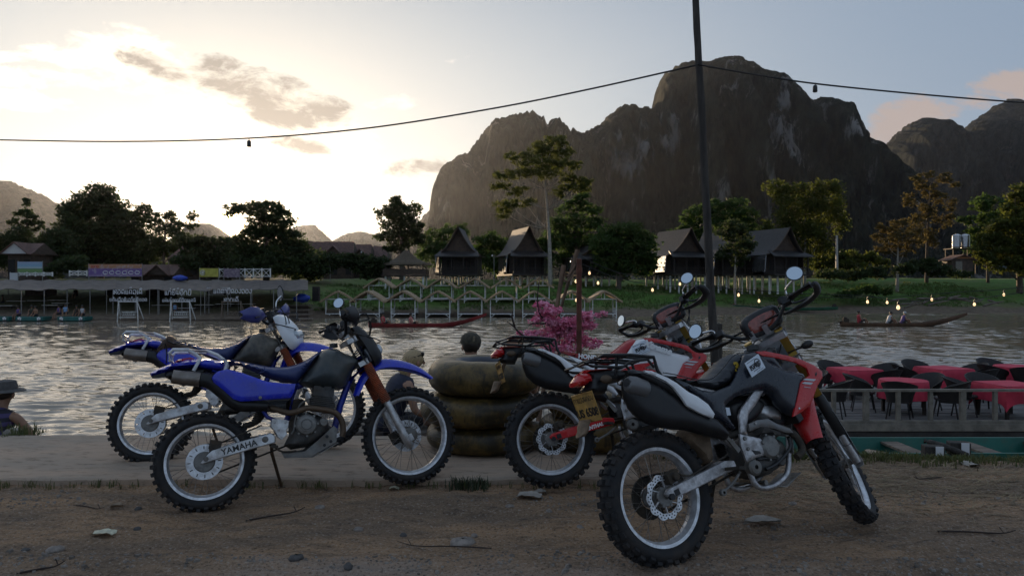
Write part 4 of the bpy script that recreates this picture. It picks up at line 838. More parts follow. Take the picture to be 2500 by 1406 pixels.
def handlebar_set(S, root, bx, bz, half, grip_r=0.017, sweep=-0.07):
    """handlebar > grips, levers, cables"""
    m = MB(); pts = []
    for y, x, z in ((-half, bx+sweep, bz+0.035), (-half*0.62, bx+sweep*0.35, bz+0.03), (-0.13, bx+0.005, bz-0.05), (-0.05, bx+0.01, bz-0.075), (0.05, bx+0.01, bz-0.075), (0.13, bx+0.005, bz-0.05), (half*0.62, bx+sweep*0.35, bz+0.03), (half, bx+sweep, bz+0.035)):
        pts.append((x, y, z))
    m.tube(spl(pts, 4), 0.0115, 8)
    m.tube([(bx, -0.17, bz-0.022), (bx, 0.17, bz-0.022)], 0.0085, 8)
    bar = m.build('handlebar', M_bsatin, root, mw=S)
    def onb(y):
        a = abs(y)
        if a < half*0.62: t = (a-0.13)/(half*0.62-0.13); return bx+0.005+t*(sweep*0.35-0.005), bz-0.05+t*0.08
        t = (a-half*0.62)/(half*0.38); return bx+sweep*0.35+t*sweep*0.65, bz+0.03+0.005*t
    for sg in (-1, 1):
        g = MB(); y0, y1 = half*0.68, half+0.012
        x0, z0 = onb(y0); x1, z1 = onb(y1)
        g.tube([(x0, sg*y0, z0), (x1, sg*y1, z1)], grip_r, 10); g.tube([(x0, sg*(y0-0.012), z0), (x0, sg*y0, z0)], grip_r+0.008, 12)
        link('grip', g.mesh('grip', M_bplas, 30), bar)
        l = MB(); xl, zl = onb(half*0.6)
        lever(l, xl, sg*half*0.6, sg*half*0.98, zl-0.005); l.box((xl+0.015, sg*half*0.58, zl), (0.05, 0.05, 0.035), (0, 0.2, 0))
        if sg < 0: l.disc((xl+0.045, sg*half*0.52, zl+0.028), 0.028, 0.035, 'z', 10)
        link('lever', l.mesh('lever', M_bsatin, 30), bar)
    cb = MB()
    for k, (y, e) in enumerate(((-half*0.5, -0.02), (-half*0.45, 0.03), (half*0.5, 0.02), (half*0.42, -0.04), (-half*0.3, 0.0))):
        xl, zl = onb(y)
        cb.tube(spl([(xl+0.03, y, zl), (xl+0.17+0.02*k, y*0.75, zl+0.07-0.035*k), (xl+0.19, y*0.3+e, zl-0.10), (bx+0.02, e, bz-0.27)], 6), 0.0048, 5)
    link('cables', cb.mesh('cables', M_bplas, 180), bar)
    return bar
def mirror(S, root, x, y, z, sx, sy, sz, face=(-1, -0.15, 0.1), r=(0.062, 0.045)):
    """round mirror on a bent stalk: stem base at the bar, head centre at (sx,sy,sz)"""
    m = MB(); m.tube(spl([(x, y, z), (x+(sx-x)*0.2, y+(sy-y)*0.1, z+(sz-z)*0.55), (sx+0.012, sy, sz-0.02)], 5), 0.006, 8)
    st = m.build('mirror', M_chrome, root, mw=S)
    bx_, by_, bd_ = basis(Vector(face))
    for nm, off, sc_, mt, th in (('mirror_shell', -0.006, 1.0, M_bplas, 0.016), ('mirror_face', 0.0035, 0.86, M_mirror, 0.003)):
        h = MB(); vs = []; n = 28
        for lay, k in ((0, 0.82 if nm == 'mirror_shell' else 1.0), (1, 1.0)):
            for i in range(n):
                a = 2*math.pi*i/n; vs.append(Vector((sx, sy, sz))+bx_*(r[0]*sc_*k*math.cos(a))+by_*(r[1]*sc_*k*math.sin(a))+bd_*(off+(lay-0.5)*th))
        h.add(vs, [tuple(range(n-1, -1, -1)), tuple(range(n, 2*n))]+[(i, (i+1) % n, n+(i+1) % n, n+i) for i in range(n)])
        link(nm, h.mesh(nm, mt, 40), st)
    return st

# ================= blue trail bike ==========================================
def blue_bike():
    P = pose(-2.045, 4.952, -0.063, 20.168, 9.61, -2.244); q = Profile(P); A = 'A'
    root = thing('motorcycle', None, None, mw=P)
    fx0, fz0 = 1.377, 0.269; fd = Vector((-0.405, 0, 0.914)).normalized()
    hx = Vector((0.962, 0, 1.06)); S = rot_about(hx, fd, R(6)); root['steer'] = 0
    fl = lambda t, y, o=0.0: (fx0+fd.x*t+o, y, fz0+fd.z*t)
    wheel_parts(root, 0, 0.327, 0.335, 0.241, 0.125, 40, 'slot', False, -0.075)
    fw = wheel_parts(root, 1.405, 0.352, 0.357, 0.277, 0.10, 46, 'slot', True, 0.07); fw.matrix_basis = S
    # seat, tank, side covers
    m = MB(); sp_ = q.poly(A, [(492, 424), (560, 432), (700, 459), (742, 468), (800, 474), (880, 471), (940, 456), (1000, 426), (1050, 391), (1086, 372), (1050, 422), (1000, 490), (937, 570), (850, 566), (780, 545), (700, 508), (600, 465), (510, 452)], -0.07)
    m.puff(sp_, 0.125, 0.055, 0.0, 0.017, 0.35, smoothp=False); seat = m.build('seat', M_seatb, root, 50)
    s2 = MB(); e = q.path(A, [(498, 428), (600, 444), (742, 471), (800, 477), (880, 474), (945, 457), (1010, 424), (1080, 379)], -0.118); s2.tube(spl(e, 3), 0.0035, 6)
    e = q.path(A, [(742, 471), (738, 500), (710, 508)], -0.124); s2.tube(spl(e, 3), 0.003, 6); link('seam', s2.mesh('seam', M_seatb, 180), seat)
    m = MB(); tp = q.poly(A, [(1088, 368), (1130, 358), (1180, 361), (1215, 384), (1262, 400), (1302, 421), (1309, 440), (1300, 464), (1276, 492), (1256, 542), (1230, 592), (1190, 611), (1120, 602), (1000, 592), (936, 577), (1000, 492), (1050, 424)], -0.10)
    m.puff(tp, 0.165, 0.11, 0.0, 0.02, 0.3, smoothp=False); tank = m.build('fuel_tank', M_tank, root, 60)
    m = MB(); x, z = q.pt(A, 1150, 358, 0); m.disc((x, 0, z+0.012), 0.032, 0.03, 'z', 16, 0.9); link('filler_cap', m.mesh('filler_cap', M_bplas), tank)
    m = MB(); pl = q.poly(A, [(428, 540), (445, 515), (470, 498), (520, 486), (600, 505), (700, 541), (760, 562), (850, 571), (926, 573), (916, 620), (896, 656), (800, 662), (700, 672), (600, 678), (556, 664), (500, 612), (440, 566)], -0.185)
    for sg in (-1, 1):
        m = MB(); m.puff(pl, 0.020, 0.035, sg*0.176, 0.018, 0.3, smoothp=False); sc_ = m.build('side_panel', M_bluep, root, 50)
        if sg < 0:
            b_ = MB(); x, z = q.pt(A, 716, 655, -0.19); b_.lathe([(0, -0.200), (0.010, -0.199), (0.012, -0.194), (0.012, -0.17)], (x, 0, z), 'y', 10); link('bolt', b_.mesh('bolt', M_dull), sc_)
    # rear mudguard
    m = MB(); rf = q.poly(A, [(62, 508), (120, 480), (200, 449), (290, 424), (420, 428), (500, 440), (508, 496), (430, 494), (330, 478), (210, 488), (150, 505), (68, 528)], -0.03)
    m.puff(rf, lambda x, z: 0.05+0.05*min(1, max(0, (x+0.33)/0.35)), 0.03, 0.0, 0.018, 0.4, smoothp=False); m.build('rear_mudguard', M_bluep, root, 50)
    m = MB(); rf = q.poly(A, [(62, 514), (150, 503), (210, 486), (330, 476), (500, 494), (480, 520), (380, 520), (300, 570), (260, 590), (200, 560), (150, 535), (76, 542)], -0.02)
    m.puff(rf, 0.055, 0.02, 0.0, 0.02, 0.4, smoothp=False); m.build('mudguard_liner', M_bplas, root, 50)
    m = MB(); tl = q.poly(A, [(188, 462), (228, 430), (300, 417), (325, 424), (262, 440)], -0.02); m.puff(tl, 0.05, 0.02, 0, 0.012, 0.4, smoothp=False); m.build('tail_light', M_redl, root)
    # luggage rack of white tube
    m = MB()
    for sg in (-1, 1):
        e = q.path(A, [(180, 440), (177, 392), (198, 371), (288, 371), (330, 395), (362, 422), (320, 496)], -0.12); e = [(x, sg*0.105, z) for x, _, z in e]
        m.tube(e, 0.0115, 8)
        e = q.path(A, [(288, 371), (400, 379), (460, 402), (520, 446), (506, 496)], -0.12); e = [(x, sg*0.105, z) for x, _, z in e]; m.tube(e, 0.0115, 8)
    for u, v in ((178, 395), (288, 371), (400, 379), (180, 436)):
        x, z = q.pt(A, u, v, -0.12); m.tube([(x, -0.105, z), (x, 0.105, z)], 0.009, 8)
    m.build('luggage_rack', M_wtube, root)
    # exhaust
    m = MB(); e = q.path(A, [(352, 548), (420, 560), (500, 620), (580, 690), (680, 700), (760, 705)], -0.115); m.tube(spl(e, 4), [0.050, 0.052, 0.052, 0.05, 0.045, 0.035], 14)
    ex = m.build('exhaust_pipe', M_bsatin, root, 60)
    m = MB(); e = q.path(A, [(198, 532), (352, 548)], -0.125); d_ = (Vector(e[1])-Vector(e[0])).normalized()
    m.tube([Vector(e[0])-d_*0.004, e[0], e[1], Vector(e[1])+d_*0.008], [0.040, 0.046, 0.050, 0.046], 18); mu = link('muffler_can', m.mesh('muffler_can', M_mufs, 40), ex)
    m = MB(); m.tube([Vector(e[0])-d_*0.02, Vector(e[0])+d_*0.004], 0.024, 12); link('muffler_tip', m.mesh('muffler_tip', M_grime, 40), ex)
    m = MB(); e = q.path(A, [(760, 705), (880, 745), (960, 728), (1000, 716), (1100, 728), (1160, 745), (1195, 785), (1207, 845), (1200, 885)], -0.14)
    e[0] = (e[0][0], -0.10, e[0][2]); m.tube(spl(e, 4), 0.021, 10); link('header_pipe', m.mesh('header_pipe', M_brown, 60), ex)
    # frame
    m = MB()
    m.tube(q.path(A, [(928, 580), (878, 790)], -0.10), 0.018, 10); m.tube([(x, 0.10, z) for x, _, z in q.path(A, [(928, 580), (878, 790)], -0.10)], 0.018, 10)
    for sg in (-1, 1):
        e = [(x, sg*0.085, z) for x, _, z in q.path(A, [(430, 500), (700, 560), (930, 600)], -0.10)]; m.tube(e, 0.014, 8)
        e = [(x, sg*0.085, z) for x, _, z in q.path(A, [(640, 640), (700, 690), (760, 770), (830, 800)], -0.10)]; m.tube(e, 0.013, 8)
    e = q.path(A, [(1330, 470), (1240, 560), (1190, 700), (1150, 860), (1060, 960)], 0.0); m.tube(e, 0.024, 10)
    m.tube(q.path(A, [(1320, 420), (1100, 520), (930, 590)], 0.0), 0.026, 10)
    e = q.path(A, [(1345, 470), (1305, 355)], 0.0); m.tube(e, 0.034, 12)
    fr = m.build('frame', M_bluef, root, 60)
    m = MB(); pp = q.poly(A, [(785, 780), (865, 785), (886, 792), (882, 830), (868, 850), (876, 872), (842, 906), (820, 890), (800, 850), (780, 830)], -0.135)
    m.prism(pp, -0.150, -0.134)
    for u, v in ((826, 845), (800, 800), (866, 800), (842, 885)):
        x, z = q.pt(A, u, v, -0.14); m.disc((x, -0.152, z), 0.009, 0.008, 'y', 8)
    m.build('pivot_plate', M_alloy, root, bevel=0.004); m = MB(); m.prism(pp, 0.134, 0.150); m.build('pivot_plate', M_alloy, root, bevel=0.004)
    # swingarm with its lettering
    def arm(y): return q.poly(A, [(362, 1042), (410, 986), (432, 968), (600, 914), (780, 864), (806, 880), (806, 922), (640, 968), (432, 1030), (372, 1050)], y)
    m = MB()
    for sg in (-1, 1): m.prism(arm(-0.125), sg*0.112-0.014, sg*0.112+0.014)
    x0, z0 = q.pt(A, 730, 900, -0.11); m.box((x0, 0, z0), (0.06, 0.21, 0.05), (0, R(17), 0))
    sw = m.build('swingarm', M_alloy, root, bevel=0.006)
    for u, v, r_ in ((745, 902, 0.021), (395, 1018, 0.016)):
        m = MB(); x, z = q.pt(A, u, v, -0.125); m.lathe([(0, -0.136), (r_*0.8, -0.1355), (r_, -0.132), (r_, -0.124)], (x, 0, z), 'y', 16); link('bolt', m.mesh('bolt', M_dull), sw)
    a = Vector(q.path(A, [(500, 980)], -0.127)[0]); b = Vector(q.path(A, [(690, 925)], -0.127)[0]); c_ = Vector(q.path(A, [(592, 950)], -0.127)[0])
    text_on(T_arm, 'lettering', sw, (c_.x, -0.1275, c_.z), b-a, (0, 0, 1))
    m = MB(); x, z = q.pt(A, 450, 935, -0.1)
    m.box((x, -0.085, z), (0.075, 0.045, 0.06), (0, R(15), 0)); m.box((x-0.02, -0.09, z-0.035), (0.04, 0.03, 0.05)); m.tube(spl([(x+0.03, -0.10, z+0.01), (x+0.15, -0.12, z+0.05), (x+0.30, -0.12, z+0.10)], 4), 0.006, 6); m.build('brake_caliper', M_grime, root, bevel=0.006)
    chain_loop(root, 0, 0.327, 0.108, 0.60, 0.43, 0.04, 0.058)
    # engine
    m = MB(); cc = q.poly(A, [(885, 800), (925, 740), (1000, 735), (1080, 765), (1125, 795), (1130, 840), (1080, 900), (1000, 950), (900, 965), (860, 940), (890, 880)], -0.10); m.puff(cc, 0.13, 0.05, 0, 0.022, 0.5, smoothp=False)
    en = m.build('engine', M_block, root, 45)
    m = MB(); x, z = q.pt(A, 990, 815, -0.15); m.lathe([(0, -0.168), (0.030, -0.168), (0.033, -0.164), (0.036, -0.164), (0.040, -0.168), (0.062, -0.164), (0.072, -0.152), (0.074, -0.10)], (x, 0, z), 'y', 32)
    for i in range(8): a = 2*math.pi*i/8; m.disc((x+0.077*math.cos(a), -0.135, z+0.077*math.sin(a)), 0.008, 0.04, 'y', 8)
    link('clutch_cover', m.mesh('clutch_cover', M_dull, 30), en)
    m = MB(); x, z = q.pt(A, 1092, 800, -0.14); m.lathe([(0, -0.150), (0.022, -0.149), (0.030, -0.142), (0.031, -0.10)], (x, 0, z), 'y', 20); link('oil_filter_cover', m.mesh('oil_filter_cover', M_dull, 30), en)
    cen = [q.pt(A, u, v, -0.08) for u, v in ((1092, 620), (1075, 735))]; ax_ = (Vector((cen[0][0], 0, cen[0][1]))-Vector((cen[1][0], 0, cen[1][1]))); L = ax_.length; ang = math.atan2(ax_.x, ax_.z)
    m = MB()
    for i in range(9):
        t = i/8; k = 1.0 if i < 7 else 0.9
        m.box((cen[1][0]+ax_.x*(0.05+t*0.72), 0, cen[1][1]+ax_.z*(0.05+t*0.72)), (0.165*k, 0.20*k, 0.007), (0, ang, 0))
    m.box((cen[1][0]+ax_.x*0.4, 0, cen[1][1]+ax_.z*0.4), (0.12, 0.14, L*0.9), (0, ang, 0))
    link('cylinder_fins', m.mesh('cylinder_fins', M_block, 30), en)
    m = MB(); m.box((cen[0][0], 0, cen[0][1]), (0.145, 0.16, 0.06), (0, ang, 0)); 
    for sg in (-1, 1): m.box((cen[0][0]+0.03, sg*0.06, cen[0][1]+0.03), (0.05, 0.05, 0.03), (0, ang, 0)); m.box((cen[0][0]-0.04, sg*0.06, cen[0][1]+0.03), (0.05, 0.05, 0.03), (0, ang, 0))
    link('cylinder_head', m.mesh('cylinder_head', M_block, 30), en)
    m = MB(); m.tube(q.path(A, [(985, 605), (965, 655)], -0.09), 0.022, 12); m.tube(spl(q.path(A, [(1000, 665), (950, 700), (925, 780), (915, 845), (900, 870)], -0.145), 4), 0.007, 6); link('kickstart_lever', m.mesh('kickstart_lever', M_dull, 60), en)
    m = MB(); sk = q.poly(A, [(1060, 905), (1120, 850), (1150, 820), (1170, 838), (1166, 918), (1090, 960), (1020, 1002), (860, 1006), (848, 988), (980, 972)], -0.12)
    m.prism(sk, -0.128, -0.122); m.prism(sk, 0.122, 0.128); bt = q.path(A, [(1166, 918), (1020, 1002), (855, 1006)], 0.0)
    m.bar(bt[0], bt[1], 0.25, 0.005); m.bar(bt[1], bt[2], 0.25, 0.005); m.mat = 1
    for u, v in ((1095, 936), (1133, 914), (1110, 885)): x, z = q.pt(A, u, v, -0.12); m.disc((x, -0.1285, z), 0.011, 0.004, 'y', 12)
    m.build('skid_plate', [M_dull, M_ink], root)
    m = MB(); ab = q.poly(A, [(722, 668), (862, 662), (900, 660), (880, 740), (800, 745), (742, 735)], -0.10); m.puff(ab, 0.11, 0.03, 0, 0.02, 0.5, smoothp=False); m.build('airbox', M_bplas, root, 50)
    m = MB(); cbp = q.poly(A, [(880, 680), (960, 660), (985, 690), (960, 740), (880, 745)], -0.05); m.puff(cbp, 0.06, 0.03, 0, 0.02, 0.5); m.build('carburettor', M_grime, root, 50)
    m = MB(); m.tube(spl(q.path(A, [(600, 830), (690, 800), (740, 740), (745, 700)], 0.0), 4), 0.022, 10)
    for i in range(9): t = i/8; x, z = q.pt(A, 690+45*t, 800-105*t, 0); m.lathe([(0.030, -0.008), (0.036, 0), (0.030, 0.008)], (x, 0, z), 'z', 14)
    m.build('shock_absorber', M_grime, root, 60)
    m = MB(); x, z = q.pt(A, 800, 945, -0.2); m.box((x, 0.19, z), (0.045, 0.11, 0.016), (0, 0.1, 0)); m.build('footrest', M_grime, root); m = MB(); m.box((x, -0.19, z), (0.045, 0.11, 0.016), (0, 0.1, 0)); m.tube(spl(q.path(A, [(800, 950), (850, 975), (930, 970)], -0.16), 3), 0.007, 6); m.build('footrest', M_grime, root)
    m = MB(); x1, z1 = q.pt(A, 785, 985, 0.13); x2, z2 = q.pt(A, 842, 1184, 0.30); m.tube([(x1, 0.12, z1+0.05), (x1, 0.14, z1), (x2, 0.27, z2)], [0.012, 0.012, 0.011], 8); m.box((x2, 0.28, z2), (0.05, 0.05, 0.01)); m.build('kickstand', M_brown, root)
    # fork
    m = MB(); m.mat = 0
    for sg in (-1, 1):
        y = sg*0.098
        m.mat = 0; m.tube([fl(0.68, y), fl(0.90, y)], 0.0205, 12)
    m.bar(fl(0.70, -0.09), fl(0.70, 0.09), 0.03, 0.03)
    fk = m.build('fork', M_chrome, root, 60, mw=S)
    for sg in (-1, 1):
        y = sg*0.098
        m = MB(); m.tube([fl(-0.02, y), fl(0.0, y), fl(0.12, y), fl(0.40, y)], [0.022, 0.030, 0.029, 0.026], 14); m.box((fl(0.06, y)[0]+0.022, y, fl(0.06, y)[2]+0.008), (0.05, 0.036, 0.05), (0, R(-24), 0)); link('slider', m.mesh('slider', M_alloy, 60), fk)
        m = MB(); pr = []
        n = 26
        pts = []; rr = []
        for i in range(n*2+1): pts.append(fl(0.37+0.31*i/(n*2), y)); rr.append((0.040 if i % 2 else 0.0335)*(1.0-0.12*i/(n*2)))
        m.tube(pts, rr, 16); link('gaiter', m.mesh('gaiter', M_gaiter, 60), fk)
    m = MB()
    for t, o in ((0.70, 0.0), (0.885, 0.0)):
        c_ = Vector(fl(t, 0)); m.box((c_.x-0.02, 0, c_.z-0.01), (0.075, 0.25, 0.034), (0, R(-24), 0))
        for sg in (-1, 1): m.tube([fl(t-0.022, sg*0.098), fl(t+0.022, sg*0.098)], 0.031, 12)
    for sg in (-1, 1): c_ = fl(0.92, sg*0.04); m.box((c_[0]-0.03, c_[1], c_[2]+0.01), (0.04, 0.03, 0.06), (0, R(-24), 0))
    link('triple_clamp', m.mesh('triple_clamp', M_alloy, 30), fk)
    m = MB(); x, z = 1.33, 0.30; m.box((1.315, 0.075, 0.345), (0.06, 0.05, 0.09), (0, R(-24), 0)); m.tube(spl([(1.30, 0.10, 0.40), (1.24, 0.13, 0.55), (1.13, 0.12, 0.85)], 5), 0.006, 6); link('front_caliper', m.mesh('front_caliper', M_grime, 30), fk)
    # front mudguard, drawn on the centre plane
    top = q.path(A, [(1262, 640), (1300, 540), (1352, 478), (1412, 432), (1500, 426), (1600, 446), (1680, 482), (1748, 533)], 0.0); n = len(top)
    wds = [0.045, 0.055, 0.065, 0.075, 0.078, 0.07, 0.055, 0.022]; thick = [0.03, 0.045, 0.05, 0.07, 0.065, 0.055, 0.04, 0.015]
    c1 = spl(top, 4); w1 = np.interp(np.linspace(0, 1, len(c1)), np.linspace(0, 1, n), wds); t1 = np.interp(np.linspace(0, 1, len(c1)), np.linspace(0, 1, n), thick)
    m = MB(); vs = []; k = 9
    for i, p in enumerate(c1):
        a = c1[max(0, i-1)]; b = c1[min(len(c1)-1, i+1)]; tn = (b-a).normalized(); nn = Vector((-tn.z, 0, tn.x)); nn = nn if (nn.z > 0 or i < len(c1)*0.3) else -nn
        for lay in (0, 1):
            for j in range(k):
                s_ = -1+2*j/(k-1); vs.append(p+Vector((0, s_*w1[i], 0))-nn*(t1[i]*abs(s_)**2.6+lay*0.004))
    for i in range(len(c1)-1):
        for j in range(k-1):
            a = i*2*k+j; b = (i+1)*2*k+j
            m.f.append((a, a+1, b+1, b)); m.f.append((a+k, b+k, b+k+1, a+k+1))
        for j in (0, k-1): a = i*2*k+j; b = (i+1)*2*k+j; m.f.append((a, b, b+k, a+k))
    m.v = [tuple(v) for v in vs]; m.mi = [0]*len(m.f); m.build('front_mudguard', M_bluep, root, 60, mw=S)
    bar = handlebar_set(S, root, 0.955, 1.185, 0.40)
    m = MB(); m.box((0.985, 0.0, 1.16), (0.05, 0.13, 0.075), (0, R(-25), 0)); m.disc((0.975, -0.035, 1.20), 0.036, 0.05, 'z', 14); m.build('instrument_cluster', M_bplas, root, bevel=0.01, mw=S)
    return root, S, fl, q, fd, hx
blue1, S1, flb, qb, fdb, hxb = blue_bike()
def steer_parts(root): return [c for c in root.children if c.name.split('.')[0] in ('fork', 'front_mudguard', 'handlebar', 'instrument_cluster', 'mirror', 'handguard', 'headlight') or (c.name.startswith('wheel') and c.get('fr'))]
for c in blue1.children:
    if c.name.startswith('wheel') and c.matrix_basis != Matrix.Identity(4): c['fr'] = 1
blue2 = copy_tree(blue1, None, {'faded_black_tank': M_tank2})
blue2.matrix_basis = pose(-2.959, 6.076, -0.012, 17.235, 9.904, -1.933)
for c in blue2.children:
    if c.name.startswith('swingarm'):
        for g in list(c.children):
            if g.name.startswith('lettering'): bpy.data.objects.remove(g)
S2 = rot_about(hxb, fdb, R(-24))
for c in steer_parts(blue2): c.matrix_basis = S2
tag(blue1, 'blue trail bike with black handguards and bare seat, nearest on the left', 'motorcycle', 'motorcycles parked on the bank')
tag(blue2, 'blue trail bike with white headlight mask and a brown bag on its seat', 'motorcycle', 'motorcycles parked on the bank')
def handguard(S, root, bx, bz, half, m_, sg, drop=0.0):
    """flared shield in front of one grip"""
    m = MB(); sec = []
    for t, y, x, h, zz in ((0, 0.16, 0.10, 0.020, -0.02), (0.25, 0.24, 0.125, 0.050, -0.005), (0.55, 0.32, 0.125, 0.072, 0.0), (0.8, 0.39, 0.10, 0.064, 0.005), (1, 0.44, 0.03, 0.028, 0.01)):
        sec.append((sg*y*half/0.40, bx-0.06+x, bz+0.02+zz-drop, h))
    vs = []; n = 7
    for y, x, z, h in sec:
        for lay in (0, 1):
            for j in range(n):
                s_ = -1+2*j/(n-1); vs.append((x-0.03*s_*s_-lay*0.006, y, z+s_*h))
    fs = []
    for i in range(len(sec)-1):
        for j in range(n-1):
            a = i*2*n+j; b = (i+1)*2*n+j; fs += [(a, b, b+1, a+1), (a+n, a+n+1, b+n+1, b+n)]
        for j in (0, n-1): a = i*2*n+j; b = (i+1)*2*n+j; fs.append((a, a+n, b+n, b))
    for i in (0, len(sec)-1):
        for j in range(n-1): a = i*2*n+j; fs.append((a, a+1, a+n+1, a+n))
    m.add(vs, fs); m.tube([(sec[0][1], sec[0][0], sec[0][2]), (bx, sg*0.13, bz-0.03)], 0.008, 6)
    return m.build('handguard', m_, root, 60, mw=S)
M_hgp = mat('purple_blue_plastic', (0.045, 0.05, 0.22), 0.35, var=0.2, dirt=(0.12, 0.11, 0.12), dirt_amt=0.25, coat=0.2)
for sg in (-1, 1):
    handguard(S1, blue1, 0.955, 1.185, 0.40, M_bplas, sg); handguard(S2, blue2, 0.955, 1.185, 0.40, M_hgp, sg)
mirror(S1, blue1, 0.90, -0.26, 1.22, 0.885, -0.30, 1.31, (-1, -0.75, 0.05), (0.05, 0.038))
mirror(S2, blue2, 0.92, 0.25, 1.21, 0.95, 0.30, 1.37, (-0.25, -0.85, 0.0), (0.035, 0.075))
def mask_head(S, root, m_shell, big):
    """headlight shell: shield with a lamp let into it"""
    m = MB(); rk = Matrix.Translation((1.105, 0, 1.045)) @ Matrix.Rotation(R(-27), 4, 'Y')
    prof = [(-0.065, 0.150), (0.065, 0.150), (0.090, 0.110), (0.122, 0.02), (0.130, -0.07), (0.105, -0.15), (0.055, -0.185), (-0.055, -0.185), (-0.105, -0.15), (-0.130, -0.07), (-0.122, 0.02), (-0.090, 0.110)]
    # polygon in (y,z) blown out towards the front
    m.xf = rk @ Matrix(((0, -1, 0, 0), (1, 0, 0, 0), (0, 0, 1, 0), (0, 0, 0, 1)))
    m.puff(prof, lambda y, z: 0.085-0.9*y*y-0.25*max(0, z), 0.10, 0.0, 0.016, 0.2, back=0.02, smoothp=True)
    h = m.build('headlight', m_shell, root, 60, mw=S)
    m = MB(); m.xf = rk @ Matrix(((0, -1, 0, 0), (1, 0, 0, 0), (0, 0, 1, 0), (0, 0, 0, 1)))
    lp = [(-0.075, -0.035), (0.075, -0.035), (0.095, -0.075), (0.070, -0.135), (-0.070, -0.135), (-0.095, -0.075)]
    m.puff(lp, 0.098, 0.03, 0.0, 0.014, 0.2, back=0.03, smoothp=False); link('lamp_glass', m.mesh('lamp_glass', M_glass, 60), h)
    if big:
        m = MB(); 
        m.box((1.035, 0, 1.13), (0.05, 0.10, 0.05)); link('rubber_strap', m.mesh('rubber_strap', M_gaiter, 0), h)
    return h
mask_head(S1, blue1, M_bplas, False); mask_head(S2, blue2, M_white, True)

# brown bag strapped over the seat of the rear blue bike
bq = Profile(blue2.matrix_basis)
M_bag = mat('brown_canvas', (0.085, 0.05, 0.034), 0.75, var=0.4, vscale=12, bump=0.4, bscale=30)
bag = thing('saddle_bag', 'crumpled dark brown canvas bag slung over the rear blue motorcycle', 'bag', mw=blue2.matrix_basis.copy())
m = MB(); bp_ = bq.poly('G', [(470, 360), (520, 290), (575, 250), (610, 275), (640, 310), (720, 330), (800, 365), (860, 385), (800, 410), (690, 420), (600, 400), (570, 450), (560, 500), (500, 480), (470, 420)], -0.14)
m.puff(bp_, lambda x, z: 0.180+0.012*math.sin(40*x+13*z), 0.035, 0.0, 0.02, 0.3); rj = random.Random(3)
m.v = [(x+rj.uniform(-.006, .006), y+rj.uniform(-.010, .010), z+rj.uniform(-.006, .006)) for x, y, z in m.v]
m.build('bag_body', M_bag, bag, 60)
m = MB(); m.tube(spl([(x, -0.195, z) for x, _, z in bq.path('G', [(560, 300), (620, 330), (700, 320), (760, 350)], -0.19)], 4), 0.012, 6, flat=0.4); m.tube(spl(bq.path('G', [(480, 370), (540, 330), (560, 400), (555, 490)], -0.197), 4), 0.012, 6, flat=0.4); m.build('bag_strap', M_bplas, bag, 60)
